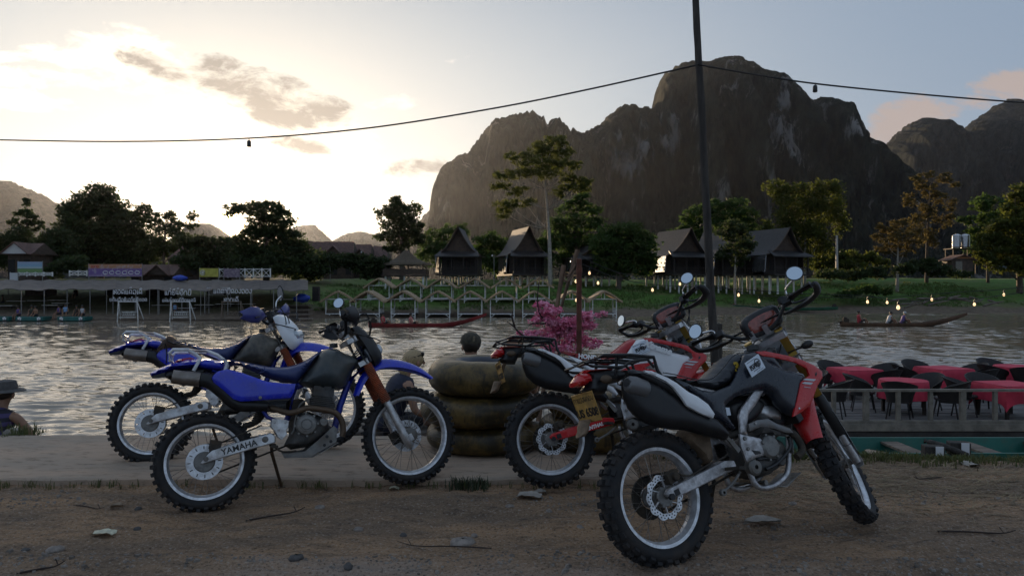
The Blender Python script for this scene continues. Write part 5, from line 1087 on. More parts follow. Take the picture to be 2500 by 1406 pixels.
# ================= red trail bike ===========================================
def red_bike():
    P = pose(0.788, 3.763, 0.026, 26.84, 15.32, 0.17); q = Profile(P); B, C_, D = 'B', 'C', 'D'
    root = thing('motorcycle', None, None, mw=P)
    rk = R(27.6); fd = Vector((-math.sin(rk), 0, math.cos(rk))); hx = Vector((1.378, 0, 0.35))
    S = rot_about(hx, fd, R(35)); fl = lambda t, y: (1.425+fd.x*t, y, 0.34+fd.z*t)
    wheel_parts(root, 0, 0.33, 0.345, 0.241, 0.13, 38, 'petal', False, -0.072)
    fw = wheel_parts(root, 1.445, 0.352, 0.358, 0.277, 0.10, 46, 'petal', True, 0.07); fw.matrix_basis = S; fw['fr'] = 1
    # seat
    m = MB(); sp_ = q.poly(D, [(795, 293), (900, 308), (1050, 343), (1170, 348), (1230, 308), (1300, 230), (1355, 165), (1420, 130), (1480, 148), (1466, 182), (1402, 328), (1362, 392), (1222, 452), (1130, 437), (1000, 372), (880, 332)], -0.08)
    m.puff(sp_, lambda x, z: 0.125 if x < 0.55 else 0.11, 0.05, 0.0, 0.016, 0.35, smoothp=False); seat = m.build('seat', M_seatk, root, 50)
    s2 = MB(); e = q.path(D, [(800, 300), (900, 316), (1050, 352), (1172, 357), (1240, 316), (1310, 238), (1362, 172), (1425, 138)], -0.112); s2.tube(spl(e, 3), 0.003, 6); link('seam', s2.mesh('seam', M_bplas, 180), seat)
    # tank and side covers as one long black moulding with red and white shrouds
    side = q.poly(D, [(1482, 150), (1560, 128), (1660, 215), (1760, 262), (1925, 298), (1950, 330), (1912, 470), (1872, 650), (1830, 640), (1740, 560), (1690, 480), (1610, 440), (1500, 470), (1400, 500), (1318, 570), (1332, 640), (1402, 745), (1390, 766), (1240, 662), (1214, 640), (1196, 596), (1080, 488), (900, 345), (1000, 378), (1130, 442), (1222, 457), (1364, 398), (1408, 332)], -0.145)
    for sg in (-1, 1):
        m = MB(); m.puff(side, lambda x, z: 0.028+0.03*min(1, max(0, (x-0.5)/0.4)), 0.05, sg*0.125, 0.017, 0.3, smoothp=False); sc_ = m.build('side_cover', M_navyp, root, 50)
    m = MB(); tk = q.poly(D, [(1440, 140), (1560, 118), (1640, 130), (1720, 230), (1800, 300), (1780, 420), (1600, 430), (1480, 380)], -0.05); m.puff(tk, 0.13, 0.07, 0, 0.02, 0.4, smoothp=False); tank = m.build('fuel_tank', M_navyp, root, 60)
    m = MB(); x, z = q.pt(D, 1530, 112, 0); m.disc((x, 0, z+0.01), 0.034, 0.03, 'z', 16, 0.9); m.tube(spl([(x, 0, z+0.02), (x+0.06, 0.0, z+0.06), (x+0.12, 0, z+0.02)], 4), 0.004, 6); link('filler_cap', m.mesh('filler_cap', M_bplas), tank)
    up = q.poly(C_, [(360, 700), (440, 694), (620, 730), (740, 762), (870, 820), (930, 868), (934, 920), (892, 990), (852, 1100), (830, 1152), (762, 1212), (682, 1256), (720, 1100), (748, 962), (824, 900), (800, 842), (700, 790), (500, 745), (430, 738)], -0.18)
    for sg in (-1, 1):
        m = MB(); m.puff(up, 0.012, 0.02, sg*0.182, 0.015, 0.5, smoothp=False); sh = m.build('shroud', M_red, root, 50)
        m = MB(); st = q.poly(C_, [(840, 905), (880, 860), (915, 872), (885, 925)], -0.19); m.puff(st, 0.0135, 0.012, sg*0.182, 0.012, 0.5, smoothp=False); link('shroud_trim', m.mesh('shroud_trim', M_bplas, 50), sh)
        for (a, b, c_, d_) in (((772, 940), (800, 926), (886, 934), (866, 950)), ((764, 970), (788, 956), (862, 962), (842, 980)), ((782, 1000), (786, 996), (840, 1004), (838, 1008))):
            m = MB(); m.prism(q.poly(C_, [a, b, c_, d_], -0.195), sg*0.1955-0.0015, sg*0.1955+0.0015); link('stripe', m.mesh('stripe', M_strip, 0), sh)
        m = MB(); x, z = q.pt(C_, 735, 1184, -0.19); m.disc((x, sg*0.194, z), 0.006, 0.01, 'y', 10); link('bolt', m.mesh('bolt', M_alloy), sh)
    # white covers over the exhaust side
    wp = q.poly(D, [(640, 282), (700, 288), (830, 343), (902, 386), (1000, 460), (1080, 500), (1160, 560), (1215, 638), (1200, 672), (1100, 632), (990, 572), (950, 512), (880, 422), (820, 372), (740, 332), (650, 298)], -0.205)
    for sg in (-1, 1):
        m = MB(); m.puff(wp, 0.018, 0.03, -0.206 if sg < 0 else 0.165, 0.015, 0.4, smoothp=False); m.build('tail_cover', M_white, root, 50)
    # exhaust
    m = MB(); mp = q.poly(D, [(540, 322), (620, 342), (760, 400), (860, 470), (980, 570), (1100, 625), (1240, 680), (1330, 790), (1320, 850), (1150, 812), (1000, 768), (900, 762), (750, 742), (620, 682), (540, 602), (495, 500), (480, 420), (492, 348)], -0.16)
    m.puff(mp, 0.056, 0.065, -0.148, 0.018, 0.2, smoothp=False); ex = m.build('muffler', M_bsatin, root, 60)
    m = MB(); hs = q.poly(D, [(508, 278), (560, 270), (640, 286), (720, 318), (850, 384), (960, 500), (1040, 560), (980, 570), (860, 460), (720, 390), (620, 340), (540, 320)], -0.185)
    m.puff(hs, 0.03, 0.02, -0.165, 0.014, 0.4, smoothp=False); link('heat_shield', m.mesh('heat_shield', M_bplas, 50), ex)
    a = Vector(q.path(D, [(516, 388)], -0.192)[0]); b = Vector(q.path(D, [(640, 440)], -0.180)[0]); d_ = (b-a).normalized()
    m = MB(); m.tube([a-d_*0.012, a-d_*0.008, a, a+d_*0.03, b, b+d_*0.01], [0.024, 0.034, 0.040, 0.048, 0.050, 0.044], 20); link('muffler_cap', m.mesh('muffler_cap', mat('grey_cast_cap', (0.16, 0.16, 0.165), 0.4, 0.5, dirt=MUD, dirt_amt=0.3), 50), ex)
    m = MB(); m.tube([a-d_*0.0145, a-d_*0.006], 0.0215, 14); link('muffler_tip', m.mesh('muffler_tip', M_ink, 50), ex)
    m = MB(); x, z = q.pt(D, 583, 455, -0.21); m.disc((x, -0.205, z), 0.006, 0.012, 'y', 8); link('bolt', m.mesh('bolt', M_alloy), ex)
    m = MB(); e = q.path(D, [(1330, 820), (1420, 800), (1500, 760), (1600, 715), (1720, 745), (1850, 800), (1915, 890), (1920, 950), (1880, 990)], -0.12)
    e = [(x, -0.06-0.07*min(1, i/2), z) for i, (x, y, z) in enumerate(e)]; m.tube(spl(e, 4), 0.021, 10); link('header_pipe', m.mesh('header_pipe', M_grime, 60), ex)
    m = MB(); gp = q.poly(D, [(1490, 722), (1560, 688), (1650, 678), (1720, 718), (1830, 758), (1856, 792), (1800, 792), (1700, 756), (1592, 742), (1502, 778)], -0.15); m.puff(gp, 0.014, 0.02, -0.152, 0.013, 0.5, smoothp=False)
    link('pipe_guard', m.mesh('pipe_guard', mat('grey_guard', (0.18, 0.185, 0.19), 0.4, 0.4, dirt=MUD, dirt_amt=0.4), 50), ex)
    m = MB(); x, z = q.pt(D, 1553, 714, -0.165); m.disc((x, -0.167, z), 0.007, 0.008, 'y', 10); link('bolt', m.mesh('bolt', M_alloy), ex)
    # frame
    fr = MB(); f1 = q.poly(D, [(1545, 446), (1614, 450), (1562, 545), (1492, 640), (1480, 740), (1482, 812), (1430, 792), (1416, 660), (1430, 600)], -0.13)
    f2 = q.poly(D, [(1422, 800), (1488, 815), (1590, 838), (1622, 870), (1630, 970), (1540, 1000), (1482, 1032), (1432, 900)], -0.13)
    for sg in (-1, 1): fr.puff(f1, 0.016, 0.015, sg*0.128, 0.014, 0.5, smoothp=False); fr.puff(f2, 0.013, 0.012, sg*0.128, 0.014, 0.5, smoothp=False)
    for sg in (-1, 1):
        e = [(x, sg*0.09, z) for x, _, z in q.path(D, [(600, 330), (900, 400), (1250, 470), (1560, 470)], -0.09)]; fr.tube(e, 0.014, 8)
        e = [(x, sg*0.10, z) for x, _, z in q.path(D, [(900, 440), (1190, 700), (1400, 890)], -0.14)]; fr.tube(e, 0.013, 8)
        e = [(x, sg*0.10, z) for x, _, z in q.path(D, [(1505, 1060), (1545, 1180), (1605, 1238), (1720, 1222), (1825, 1120), (1838, 960)], -0.11)]; fr.tube(spl(e, 3), 0.016, 8)
    hd = [Vector(fl(t, 0))-Vector((0.03, 0, 0.015)) for t in (0.66, 0.84)]; fr.tube(hd, 0.034, 12); fr.tube([hd[0], q.path(D, [(1838, 960)], 0)[0]], 0.022, 8)
    for p_ in ((1600, 470),): fr.tube([hd[1], (lambda x: (x[0][0], -0.1, x[0][2]))(q.path(D, [p_], -0.1))], 0.022, 8); fr.tube([hd[1], (lambda x: (x[0][0], 0.1, x[0][2]))(q.path(D, [p_], -0.1))], 0.022, 8)
    frm = fr.build('frame', M_alu_scr, root, 50)
    for u, v in ((1462, 838), (1490, 922), (1612, 870)):
        m = MB(); x, z = q.pt(D, u, v, -0.14); m.lathe([(0, -0.152), (0.009, -0.151), (0.011, -0.147), (0.011, -0.138)], (x, 0, z), 'y', 12); link('bolt', m.mesh('bolt', M_dull), frm)
    m = MB(); x, z = q.pt(D, 1552, 950, -0.14); m.prism(q.poly(D, [(1522, 932), (1585, 940), (1600, 960), (1552, 970)], -0.14), -0.1435, -0.141); link('frame_window', m.mesh('frame_window', M_ink, 0), frm)
    m = MB(); m.prism(q.poly(D, [(1328, 574), (1382, 578), (1394, 640), (1350, 644)], -0.15), -0.112, -0.108); m.build('label_plate', M_stick, root)
    m = MB(); m.puff(q.poly(D, [(1320, 560), (1420, 500), (1560, 480), (1640, 560), (1600, 660), (1480, 760), (1400, 740)], -0.08), 0.10, 0.04, 0, 0.02, 0.5); m.puff(q.poly(D, [(1560, 470), (1740, 500), (1860, 660), (1800, 760), (1700, 720), (1620, 560)], -0.08), 0.07, 0.04, 0, 0.02, 0.5); m.build('airbox', M_bplas, root, 60)
    m = MB(); m.box((*q.pt(D, 1820, 540, -0.12)[:1], 0, q.pt(D, 1820, 540, -0.12)[1]), (0.05, 0.28, 0.26), (0, R(-27), 0)); m.build('radiator', M_bplas, root, bevel=0.006)
    # engine
    m = MB(); cc = q.poly(D, [(1490, 900), (1580, 800), (1720, 812), (1800, 860), (1830, 960), (1780, 1080), (1660, 1160), (1560, 1150), (1500, 1060)], -0.10); m.puff(cc, 0.12, 0.05, 0, 0.02, 0.5); en = m.build('engine', M_block, root, 50)
    m = MB(); x, z = q.pt(D, 1680, 905, -0.14); m.lathe([(0, -0.152), (0.050, -0.152), (0.058, -0.146), (0.064, -0.138), (0.066, -0.09)], (x, 0, z), 'y', 30)
    for i in range(7): a = 2*math.pi*i/7; m.disc((x+0.068*math.cos(a), -0.118, z+0.068*math.sin(a)), 0.008, 0.04, 'y', 8)
    link('clutch_cover', m.mesh('clutch_cover', M_dull, 30), en)
    m = MB(); x, z = q.pt(D, 1560, 1070, -0.13); m.lathe([(0.012, -0.135), (0.035, -0.134), (0.046, -0.125), (0.047, -0.09)], (x, 0, z), 'y', 20); link('water_pump', m.mesh('water_pump', M_dull, 30), en)
    m = MB(); x, z = q.pt(D, 1770, 1010, -0.13); m.lathe([(0, -0.136), (0.028, -0.134), (0.034, -0.126), (0.035, -0.09)], (x, 0, z), 'y', 18); link('oil_filter_cover', m.mesh('oil_filter_cover', M_block, 30), en)
    m = MB(); hc = q.poly(D, [(1592, 640), (1600, 562), (1642, 540), (1742, 560), (1792, 640), (1780, 700), (1650, 690)], -0.08); m.puff(hc, 0.085, 0.03, 0, 0.016, 0.5, smoothp=False); link('cylinder_head', m.mesh('cylinder_head', M_alloy, 50), en)
    m = MB(); cy_ = q.poly(D, [(1600, 690), (1780, 700), (1790, 830), (1600, 820)], -0.08); m.puff(cy_, 0.075, 0.02, 0, 0.02, 0.5, smoothp=False); link('cylinder', m.mesh('cylinder', M_dull, 50), en)
    m = MB(); m.tube(spl(q.path(D, [(1820, 820), (1840, 900), (1790, 980), (1720, 1050), (1640, 1090)], -0.135), 4), 0.010, 8); m.tube(spl(q.path(D, [(1560, 1010), (1640, 1000), (1720, 1000)], -0.13), 4), 0.008, 8); link('hose', m.mesh('hose', M_bplas, 60), en)
    m = MB(); x, z = q.pt(D, 1628, 1196, -0.11); m.tube([(x, -0.125, z), (x, 0.125, z)], 0.014, 12); m.build('engine_bolt', M_dull, root)
    m = MB(); sk = q.path(D, [(1560, 1220), (1720, 1235), (1835, 1120)], 0); m.bar(sk[0], sk[1], 0.17, 0.005); m.bar(sk[1], sk[2], 0.17, 0.005); m.build('skid_plate', M_dull, root)
    # swingarm
    def arm(y): return q.poly(D, [(825, 1292), (846, 1252), (1000, 1172), (1180, 1082), (1300, 1018), (1380, 1016), (1400, 1060), (1386, 1092), (1200, 1182), (1050, 1258), (935, 1310), (845, 1316)], y)
    m = MB(); pl = arm(-0.125)
    for sg in (-1, 1): m.prism(pl, sg*0.112-0.015, sg*0.112+0.015)
    x0, z0 = q.pt(D, 1290, 1070, -0.11); m.box((x0, 0, z0), (0.06, 0.21, 0.05), (0, R(-20), 0)); sw = m.build('swingarm', M_alu_scr, root, bevel=0.006)
    m = MB(); m.prism(q.poly(D, [(885, 1262), (925, 1242), (945, 1290), (905, 1310)], -0.127), -0.1285, -0.1270); m.disc((0, -0.13, 0.33), 0.017, 0.02, 'y', 6); link('axle_slot', m.mesh('axle_slot', M_ink, 30), sw)
    m = MB(); x, z = q.pt(D, 880, 1150, -0.1); m.box((x, -0.085, z), (0.075, 0.05, 0.055), (0, R(-20), 0)); m.disc((x+0.005, -0.115, z), 0.02, 0.03, 'y', 12); m.tube(spl(q.path(D, [(930, 1130), (1020, 1140), (1120, 1080), (1190, 1040), (1290, 995), (1330, 960)], -0.125), 4), 0.006, 6); m.build('brake_caliper', M_grime, root, bevel=0.006)
    chain_loop(root, 0, 0.33, 0.108, 0.60, 0.43, 0.04, 0.058)
    m = MB(); c0 = q.path(D, [(1300, 1010), (1250, 880)], 0.0); m.tube(c0, 0.018, 10)
    for i in range(9): t = i/8; p_ = Vector(c0[0]).lerp(Vector(c0[1]), 0.1+0.8*t); m.lathe([(0.026, -0.007), (0.034, 0), (0.026, 0.007)], p_, 'z', 14)
    m.build('shock_absorber', M_bsatin, root, 60)
    m = MB(); mg = q.poly(D, [(930, 770), (1130, 800), (1165, 1040), (1100, 1040), (1060, 960), (980, 900)], 0.0); m.puff(mg, 0.06, 0.02, 0, 0.02, 0.5); m.build('inner_mudguard', M_flap, root, 60)
    m = MB(); e = q.path(D, [(1175, 690), (1350, 860), (1420, 940)], -0.165); m.bar(e[0], e[1], 0.012, 0.02); m.bar(e[1], e[2], 0.012, 0.026); e2 = q.path(D, [(1200, 695), (1290, 770), (1330, 830)], -0.17); m.tube(e2, 0.006, 6); m.build('passenger_hanger', M_dull, root)
    m = MB(); x, z = q.pt(D, 1400, 1080, -0.2); m.box((x, -0.19, z), (0.045, 0.11, 0.016), (0, 0.1, 0)); m.build('footrest', M_grime, root); m = MB(); m.box((x, 0.19, z), (0.045, 0.11, 0.016)); m.build('footrest', M_grime, root)
    m = MB(); m.tube(spl(q.path(D, [(1430, 1110), (1370, 1200), (1290, 1275)], -0.15), 3), 0.008, 8); x, z = q.pt(D, 1285, 1278, -0.155); m.lathe([(0.008, -0.17), (0.018, -0.168), (0.018, -0.148), (0.008, -0.146)], (x, 0, z), 'y', 12); m.build('brake_pedal', M_dull, root)
    m = MB(); m.tube([(0.50, 0.12, 0.36), (0.52, 0.15, 0.34), (0.60, 0.37, 0.09)], [0.012, 0.012, 0.011], 8); m.box((0.60, 0.38, 0.085), (0.05, 0.05, 0.01)); m.build('kickstand', M_grime, root)
    # tail
    m = MB(); tb = q.poly(D, [(180, 300), (215, 280), (330, 262), (505, 274), (520, 320), (450, 372), (350, 392), (330, 470), (230, 474), (150, 440), (190, 400)], -0.03); m.puff(tb, 0.065, 0.03, 0, 0.014, 0.4, smoothp=False); m.build('tail_unit', M_bplas, root, 50)
    m = MB(); ts = q.poly(D, [(168, 288), (186, 268), (330, 258), (510, 272), (516, 302), (330, 288), (192, 296)], -0.05); m.puff(ts, 0.075, 0.015, 0, 0.012, 0.6, smoothp=False); m.build('rear_mudguard', M_red, root, 50)
    m = MB(); tl = q.poly(D, [(75, 378), (120, 306), (188, 294), (214, 330), (222, 382), (150, 412), (86, 412)], -0.03); m.puff(tl, 0.065, 0.035, 0, 0.012, 0.5, smoothp=False); m.build('tail_light', M_redl, root, 40)
    for sg in (-1, 1):
        m = MB(); x, z = q.pt(D, 330, 355, -0.11); m.tube([(x, sg*0.05, z), (x, sg*0.10, z)], 0.008, 8); m.ball((x, sg*0.115, z), (0.036, 0.02, 0.022)); m.build('indicator', M_brown, root, 60)
    # number plate on its bracket
    cx, cz = q.pt(D, 182, 585, -0.02); tilt = R(-14); bk = Matrix.Translation((cx, 0, cz)) @ Matrix.Rotation(tilt, 4, 'Y')
    m = MB(); m.xf = bk; m.box((0.006, 0, 0.0), (0.003, 0.205, 0.155)); pl = m.build('number_plate', M_plate, root, bevel=0.001)
    m = MB(); m.xf = bk
    for y0, z0, y1, z1 in ((-0.098, -0.073, 0.098, -0.073), (-0.098, 0.073, 0.098, 0.073), (-0.098, -0.073, -0.098, 0.073), (0.098, -0.073, 0.098, 0.073)): m.tube([(0.003, y0, z0), (0.003, y1, z1)], 0.0022, 6)
    link('plate_rim', m.mesh('plate_rim', M_plate, 60), pl)
    r3 = bk.to_3x3(); o_ = bk @ Vector((0.0035, 0, -0.028)); text_on(T_plate, 'lettering', pl, o_, r3 @ Vector((0, -1, 0)), r3 @ Vector((0, 0, 1)))
    o_ = bk @ Vector((0.0035, 0.0, 0.043)); text_on(T_lao_plate, 'lettering', pl, o_, r3 @ Vector((0, -1, 0)), r3 @ Vector((0, 0, 1)))
    m = MB(); x1, z1 = q.pt(D, 190, 450, 0); m.tube(spl([(x1+0.03, 0, z1+0.02), (cx+0.03, 0, cz+0.05), (cx+0.02, 0, cz-0.03)], 4), [0.03, 0.026, 0.02], 8, flat=0.5); m.build('plate_bracket', M_flap, root, 60)
    m = MB(); fp = q.poly(D, [(120, 690), (200, 680), (176, 790), (152, 822), (98, 834)], 0.0); m.puff(fp, 0.04, 0.02, 0, 0.014, 0.5, smoothp=False); m.build('mud_flap', M_flap, root, 50)
    # rack
    m = MB(); y = 0.10
    for sg in (-1, 1):
        e = [(a_, sg*y, b_) for a_, _, b_ in q.path(D, [(180, 222), (330, 152), (550, 150), (740, 166), (772, 275), (812, 336)], -0.12)]; m.tube(e, 0.0095, 8)
        e = [(a_, sg*y, b_) for a_, _, b_ in q.path(D, [(180, 222), (235, 242), (480, 252), (560, 202), (690, 186), (745, 250)], -0.12)]; m.tube(e, 0.008, 8)
        e = [(a_, sg*y, b_) for a_, _, b_ in q.path(D, [(440, 168), (430, 325)], -0.12)]; m.tube(e, 0.0095, 8)
    for u, v in ((180, 222), (330, 152), (440, 152), (550, 150), (740, 166), (480, 252)):
        x, z = q.pt(D, u, v, -0.12); m.tube([(x, -y, z), (x, y, z)], 0.008, 8)
    for yy in (-0.035, 0.035):
        e = [(a_, yy, b_) for a_, _, b_ in q.path(D, [(330, 152), (550, 150), (740, 166)], -0.12)]; m.tube(e, 0.007, 8)
    m.build('luggage_rack', M_bsatin, root)
    # fork, turned to the left
    m = MB()
    for sg in (-1, 1): m.tube([fl(0.40, sg*0.1), fl(0.93, sg*0.1)], 0.0255, 14)
    m.bar(fl(0.72, -0.09), fl(0.72, 0.09), 0.03, 0.03)
    fk = m.build('fork', M_gold, root, 60, mw=S)
    for sg in (-1, 1):
        y = sg*0.1
        m = MB(); m.tube([fl(-0.03, y), fl(0.0, y), fl(0.10, y), fl(0.30, y)], [0.024, 0.030, 0.026, 0.0235], 12); link('slider', m.mesh('slider', M_alloy, 60), fk)
        m = MB(); m.tube([fl(0.12, y), fl(0.2, y), fl(0.44, y), fl(0.46, y)], [0.0275, 0.033, 0.033, 0.030], 12); link('fork_boot', m.mesh('fork_boot', M_bplas, 60), fk)
        g = MB(); pts = []
        for t, w_ in ((-0.02, 0.026), (0.06, 0.034), (0.2, 0.036), (0.34, 0.034), (0.42, 0.015)):
            for s_ in (-1.9, -1.0, 0, 1.0, 1.9):
                p_ = Vector(fl(t, y)); nx = Vector((math.cos(rk), 0, math.sin(rk))); pts.append(p_+nx*(w_*1.05*math.cos(s_))+Vector((0, w_*math.sin(s_), 0)))
        fs = [(i*5+j, i*5+j+1, (i+1)*5+j+1, (i+1)*5+j) for i in range(4) for j in range(4)]
        o_ = len(pts); pts2 = [p_-Vector((math.cos(rk), 0, math.sin(rk)))*0.006 for p_ in pts]; g.add(pts+pts2, fs+[tuple(i+o_ for i in f[::-1]) for f in fs])
        link('fork_guard', g.mesh('fork_guard', M_white, 60), fk)
    m = MB()
    for t in (0.72, 0.895):
        c_ = Vector(fl(t, 0)); m.box((c_.x-0.025, 0, c_.z-0.012), (0.085, 0.26, 0.034), (0, R(-27), 0))
        for sg in (-1, 1): m.tube([fl(t-0.024, sg*0.1), fl(t+0.024, sg*0.1)], 0.036, 12)
    for sg in (-1, 1): c_ = fl(0.93, sg*0.045); m.box((c_[0]-0.03, c_[1], c_[2]+0.02), (0.04, 0.03, 0.06), (0, R(-27), 0))
    link('triple_clamp', m.mesh('triple_clamp', M_alloy, 30), fk)
    m = MB(); m.box((1.36, 0.075, 0.36), (0.06, 0.05, 0.10), (0, R(-27), 0)); m.tube(spl([(1.34, 0.11, 0.42), (1.26, 0.13, 0.62), (1.12, 0.10, 0.92)], 5), 0.006, 6); link('front_caliper', m.mesh('front_caliper', M_grime, 30), fk)
    # mudguard over the turned wheel
    m = MB(); vs = []; k = 9; secs = []
    for i in range(17):
        a = R(168-6.6*i); 
        secs.append(a)
    c0 = Vector((1.36, 0, 0.42))
    for i, a in enumerate(secs):
        t = i/16; rad = 0.375+0.05*math.sin(math.pi*t); w_ = 0.05+0.035*math.sin(math.pi*min(1, t*1.1)) if t < 0.9 else 0.035
        p_ = c0+Vector((math.cos(a)*rad*1.05, 0, math.sin(a)*rad)); nn = Vector((math.cos(a), 0, math.sin(a)))
        for lay in (0, 1):
            for j in range(k):
                s_ = -1+2*j/(k-1); vs.append(p_+Vector((0, s_*w_, 0))-nn*(0.035*abs(s_)**2.5+lay*0.004))
    for i in range(16):
        for j in range(k-1):
            a = i*2*k+j; b = (i+1)*2*k+j; m.f.append((a, a+1, b+1, b)); m.f.append((a+k, b+k, b+k+1, a+k+1))
        for j in (0, k-1): a = i*2*k+j; b = (i+1)*2*k+j; m.f.append((a, b, b+k, a+k))
    m.v = [tuple(v) for v in vs]; m.mi = [0]*len(m.f); m.build('front_mudguard', M_red, root, 60, mw=S)
    bx, bz = 0.965, 1.255
    bar = handlebar_set(S, root, bx, bz, 0.385, 0.0225, -0.06)
    for sg in (-1, 1):      # open loop guards round the grips
        g = MB(); y1, y2 = 0.22, 0.405
        pth = spl([(bx+0.02, sg*y1*0.8, bz-0.03), (bx+0.065, sg*y1, bz-0.02), (bx+0.07, sg*0.32, bz-0.012), (bx+0.04, sg*0.395, bz+0.005), (bx-0.015, sg*0.412, bz+0.03), (bx-0.06, sg*0.405, bz+0.035)], 4)
        g.tube(pth, [0.012, 0.026, 0.034, 0.032, 0.024, 0.016], 8, flat=0.5); g.build('handguard', M_bplas, root, 60, mw=S)
    mirror(S, root, bx-0.02, -0.245, bz+0.03, bx-0.075, -0.345, bz+0.135, (-1, -0.35, 0.12), (0.052, 0.049))
    mirror(S, root, bx-0.02, 0.245, bz+0.03, bx-0.10, 0.33, bz+0.085, (-1, 0.25, 0.12), (0.052, 0.049))
    dp = MB(); tl_ = Matrix.Translation((bx+0.035, -0.03, bz-0.01)) @ Matrix.Rotation(R(-20), 4, 'Y') @ Matrix.Rotation(R(28), 4, 'Z'); dp.xf = tl_ @ Matrix(((0, 1, 0, 0), (1, 0, 0, 0), (0, 0, 1, 0), (0, 0, 0, 1)))
    pr = [(-0.095, -0.066), (0.095, -0.066), (0.130, 0.0), (0.110, 0.062), (0.0, 0.076), (-0.110, 0.062), (-0.130, 0.0)]
    dp.puff(pr, 0.035, 0.02, 0.0, 0.014, 0.4); ds = dp.build('instrument_cluster', M_bplas, root, 50, mw=S)
    dp = MB(); dp.xf = tl_ @ Matrix(((0, 1, 0, 0), (1, 0, 0, 0), (0, 0, 1, 0), (0, 0, 0, 1))); dp.puff([(a_*0.86, b_*0.84) for a_, b_ in pr], 0.0395, 0.035, 0.0, 0.014, 0.3, back=0.0); link('dash_face', dp.mesh('dash_face', M_dash, 60), ds)
    hl = MB(); tl_ = Matrix.Translation((1.13, 0, 1.06)) @ Matrix.Rotation(R(-24), 4, 'Y'); hl.xf = tl_ @ Matrix(((0, -1, 0, 0), (1, 0, 0, 0), (0, 0, 1, 0), (0, 0, 0, 1)))
    hp = [(-0.06, 0.16), (0.06, 0.16), (0.10, 0.08), (0.125, -0.04), (0.09, -0.14), (-0.09, -0.14), (-0.125, -0.04), (-0.10, 0.08)]
    hl.puff(hp, lambda y_, z_: 0.08-0.8*y_*y_, 0.08, 0.0, 0.018, 0.2, back=0.01); h = hl.build('headlight', M_white, root, 60, mw=S)
    hl = MB(); hl.xf = tl_ @ Matrix(((0, -1, 0, 0), (1, 0, 0, 0), (0, 0, 1, 0), (0, 0, 0, 1))); hl.puff([(-0.07, 0.03), (0.07, 0.03), (0.085, -0.03), (0.05, -0.09), (-0.05, -0.09), (-0.085, -0.03)], 0.09, 0.03, 0, 0.014, 0.2, back=0.03); link('lamp_glass', hl.mesh('lamp_glass', M_glass, 60), h)
    for sg in (-1, 1):
        m = MB(); m.tube([(1.06, sg*0.08, 1.02), (1.07, sg*0.17, 1.02)], 0.009, 8); m.ball((1.07, sg*0.20, 1.02), (0.028, 0.038, 0.024)); m.build('front_indicator', M_bplas, root, 60, mw=S)
    # stickers
    c_ = q.path(D, [(1556, 240)], -0.19)[0]; a = Vector(q.path(D, [(1500, 268)], -0.19)[0]); b = Vector(q.path(D, [(1600, 198)], -0.19)[0])
    def sticker(ox, oy, oz, xd, yd, w_, h_, wheelmark=True):
        x = Vector(xd).normalized(); yv = Vector(yd); yv = (yv-x*yv.dot(x)).normalized(); zv = x.cross(yv)
        mm = Matrix(((x.x, yv.x, zv.x, ox), (x.y, yv.y, zv.y, oy), (x.z, yv.z, zv.z, oz), (0, 0, 0, 1)))
        s_ = MB(); s_.box((0, 0, 0), (w_, h_, 0.0012)); st = s_.build('sticker', M_stick, root, 0, bevel=0.0, mw=mm)
        s_ = MB(); ring = [(0.022*math.cos(t)+0.024, 0.022*math.sin(t)+0.006, 0.001) for t in np.linspace(0, 2*math.pi, 20)[:-1]]; s_.tube(ring, 0.0028, 4, closed=True)
        s_.tube([(-0.045, -0.012, 0.001), (-0.045, 0.012, 0.001), (0.038, 0.012, 0.001), (0.038, -0.012, 0.001)], 0.002, 4, closed=True); s_.tube([(-0.05, 0.034, 0.001), (0.02, 0.034, 0.001)], 0.0012, 4); s_.tube([(-0.01, -0.036, 0.001), (0.05, -0.036, 0.001)], 0.0012, 4)
        link('sticker_ring', s_.mesh('sticker_ring', M_ink, 0), st)
        text_on(T_stick, 'lettering', st, (-0.002, 0, 0.0014), (1, 0, 0), (0, 1, 0)); text_on(T_stick2, 'lettering', st, (0.0, -0.024, 0.0014), (1, 0, 0), (0, 1, 0))
        return st
    yo = -0.1860
    sticker(c_[0], yo, c_[2], Vector((b.x-a.x, 0, b.z-a.z)), (-0.45, 0, 1), 0.125, 0.088)
    c3 = q.path(D, [(1422, 252)], -0.13)[0]; text_on(T_three, 'lettering', seat, (c3[0], -0.112, c3[2]), (1, 0, 0.12), (0, 0, 1))
    return root, S, q, hx, fd
red1, SR1, qr, hxr, fdr = red_bike()
red2 = copy_tree(red1, None, {('seat', 'black_vinyl'): M_redv, ('side_cover', 'black_blue_plastic'): M_white, ('seam', 'black_plastic'): M_redv, ('swingarm', 'scratched_frame_alloy'): M_red, ('fuel_tank', 'black_blue_plastic'): M_navyp, ('frame', 'scratched_frame_alloy'): M_alloy})
red2.matrix_basis = pose(0.286, 5.30, 0.010, 10, 13, 0.2)
SR2 = rot_about(hxr, fdr, R(40))
for c in red2.children:
    if c.matrix_basis == SR1: c.matrix_basis = SR2
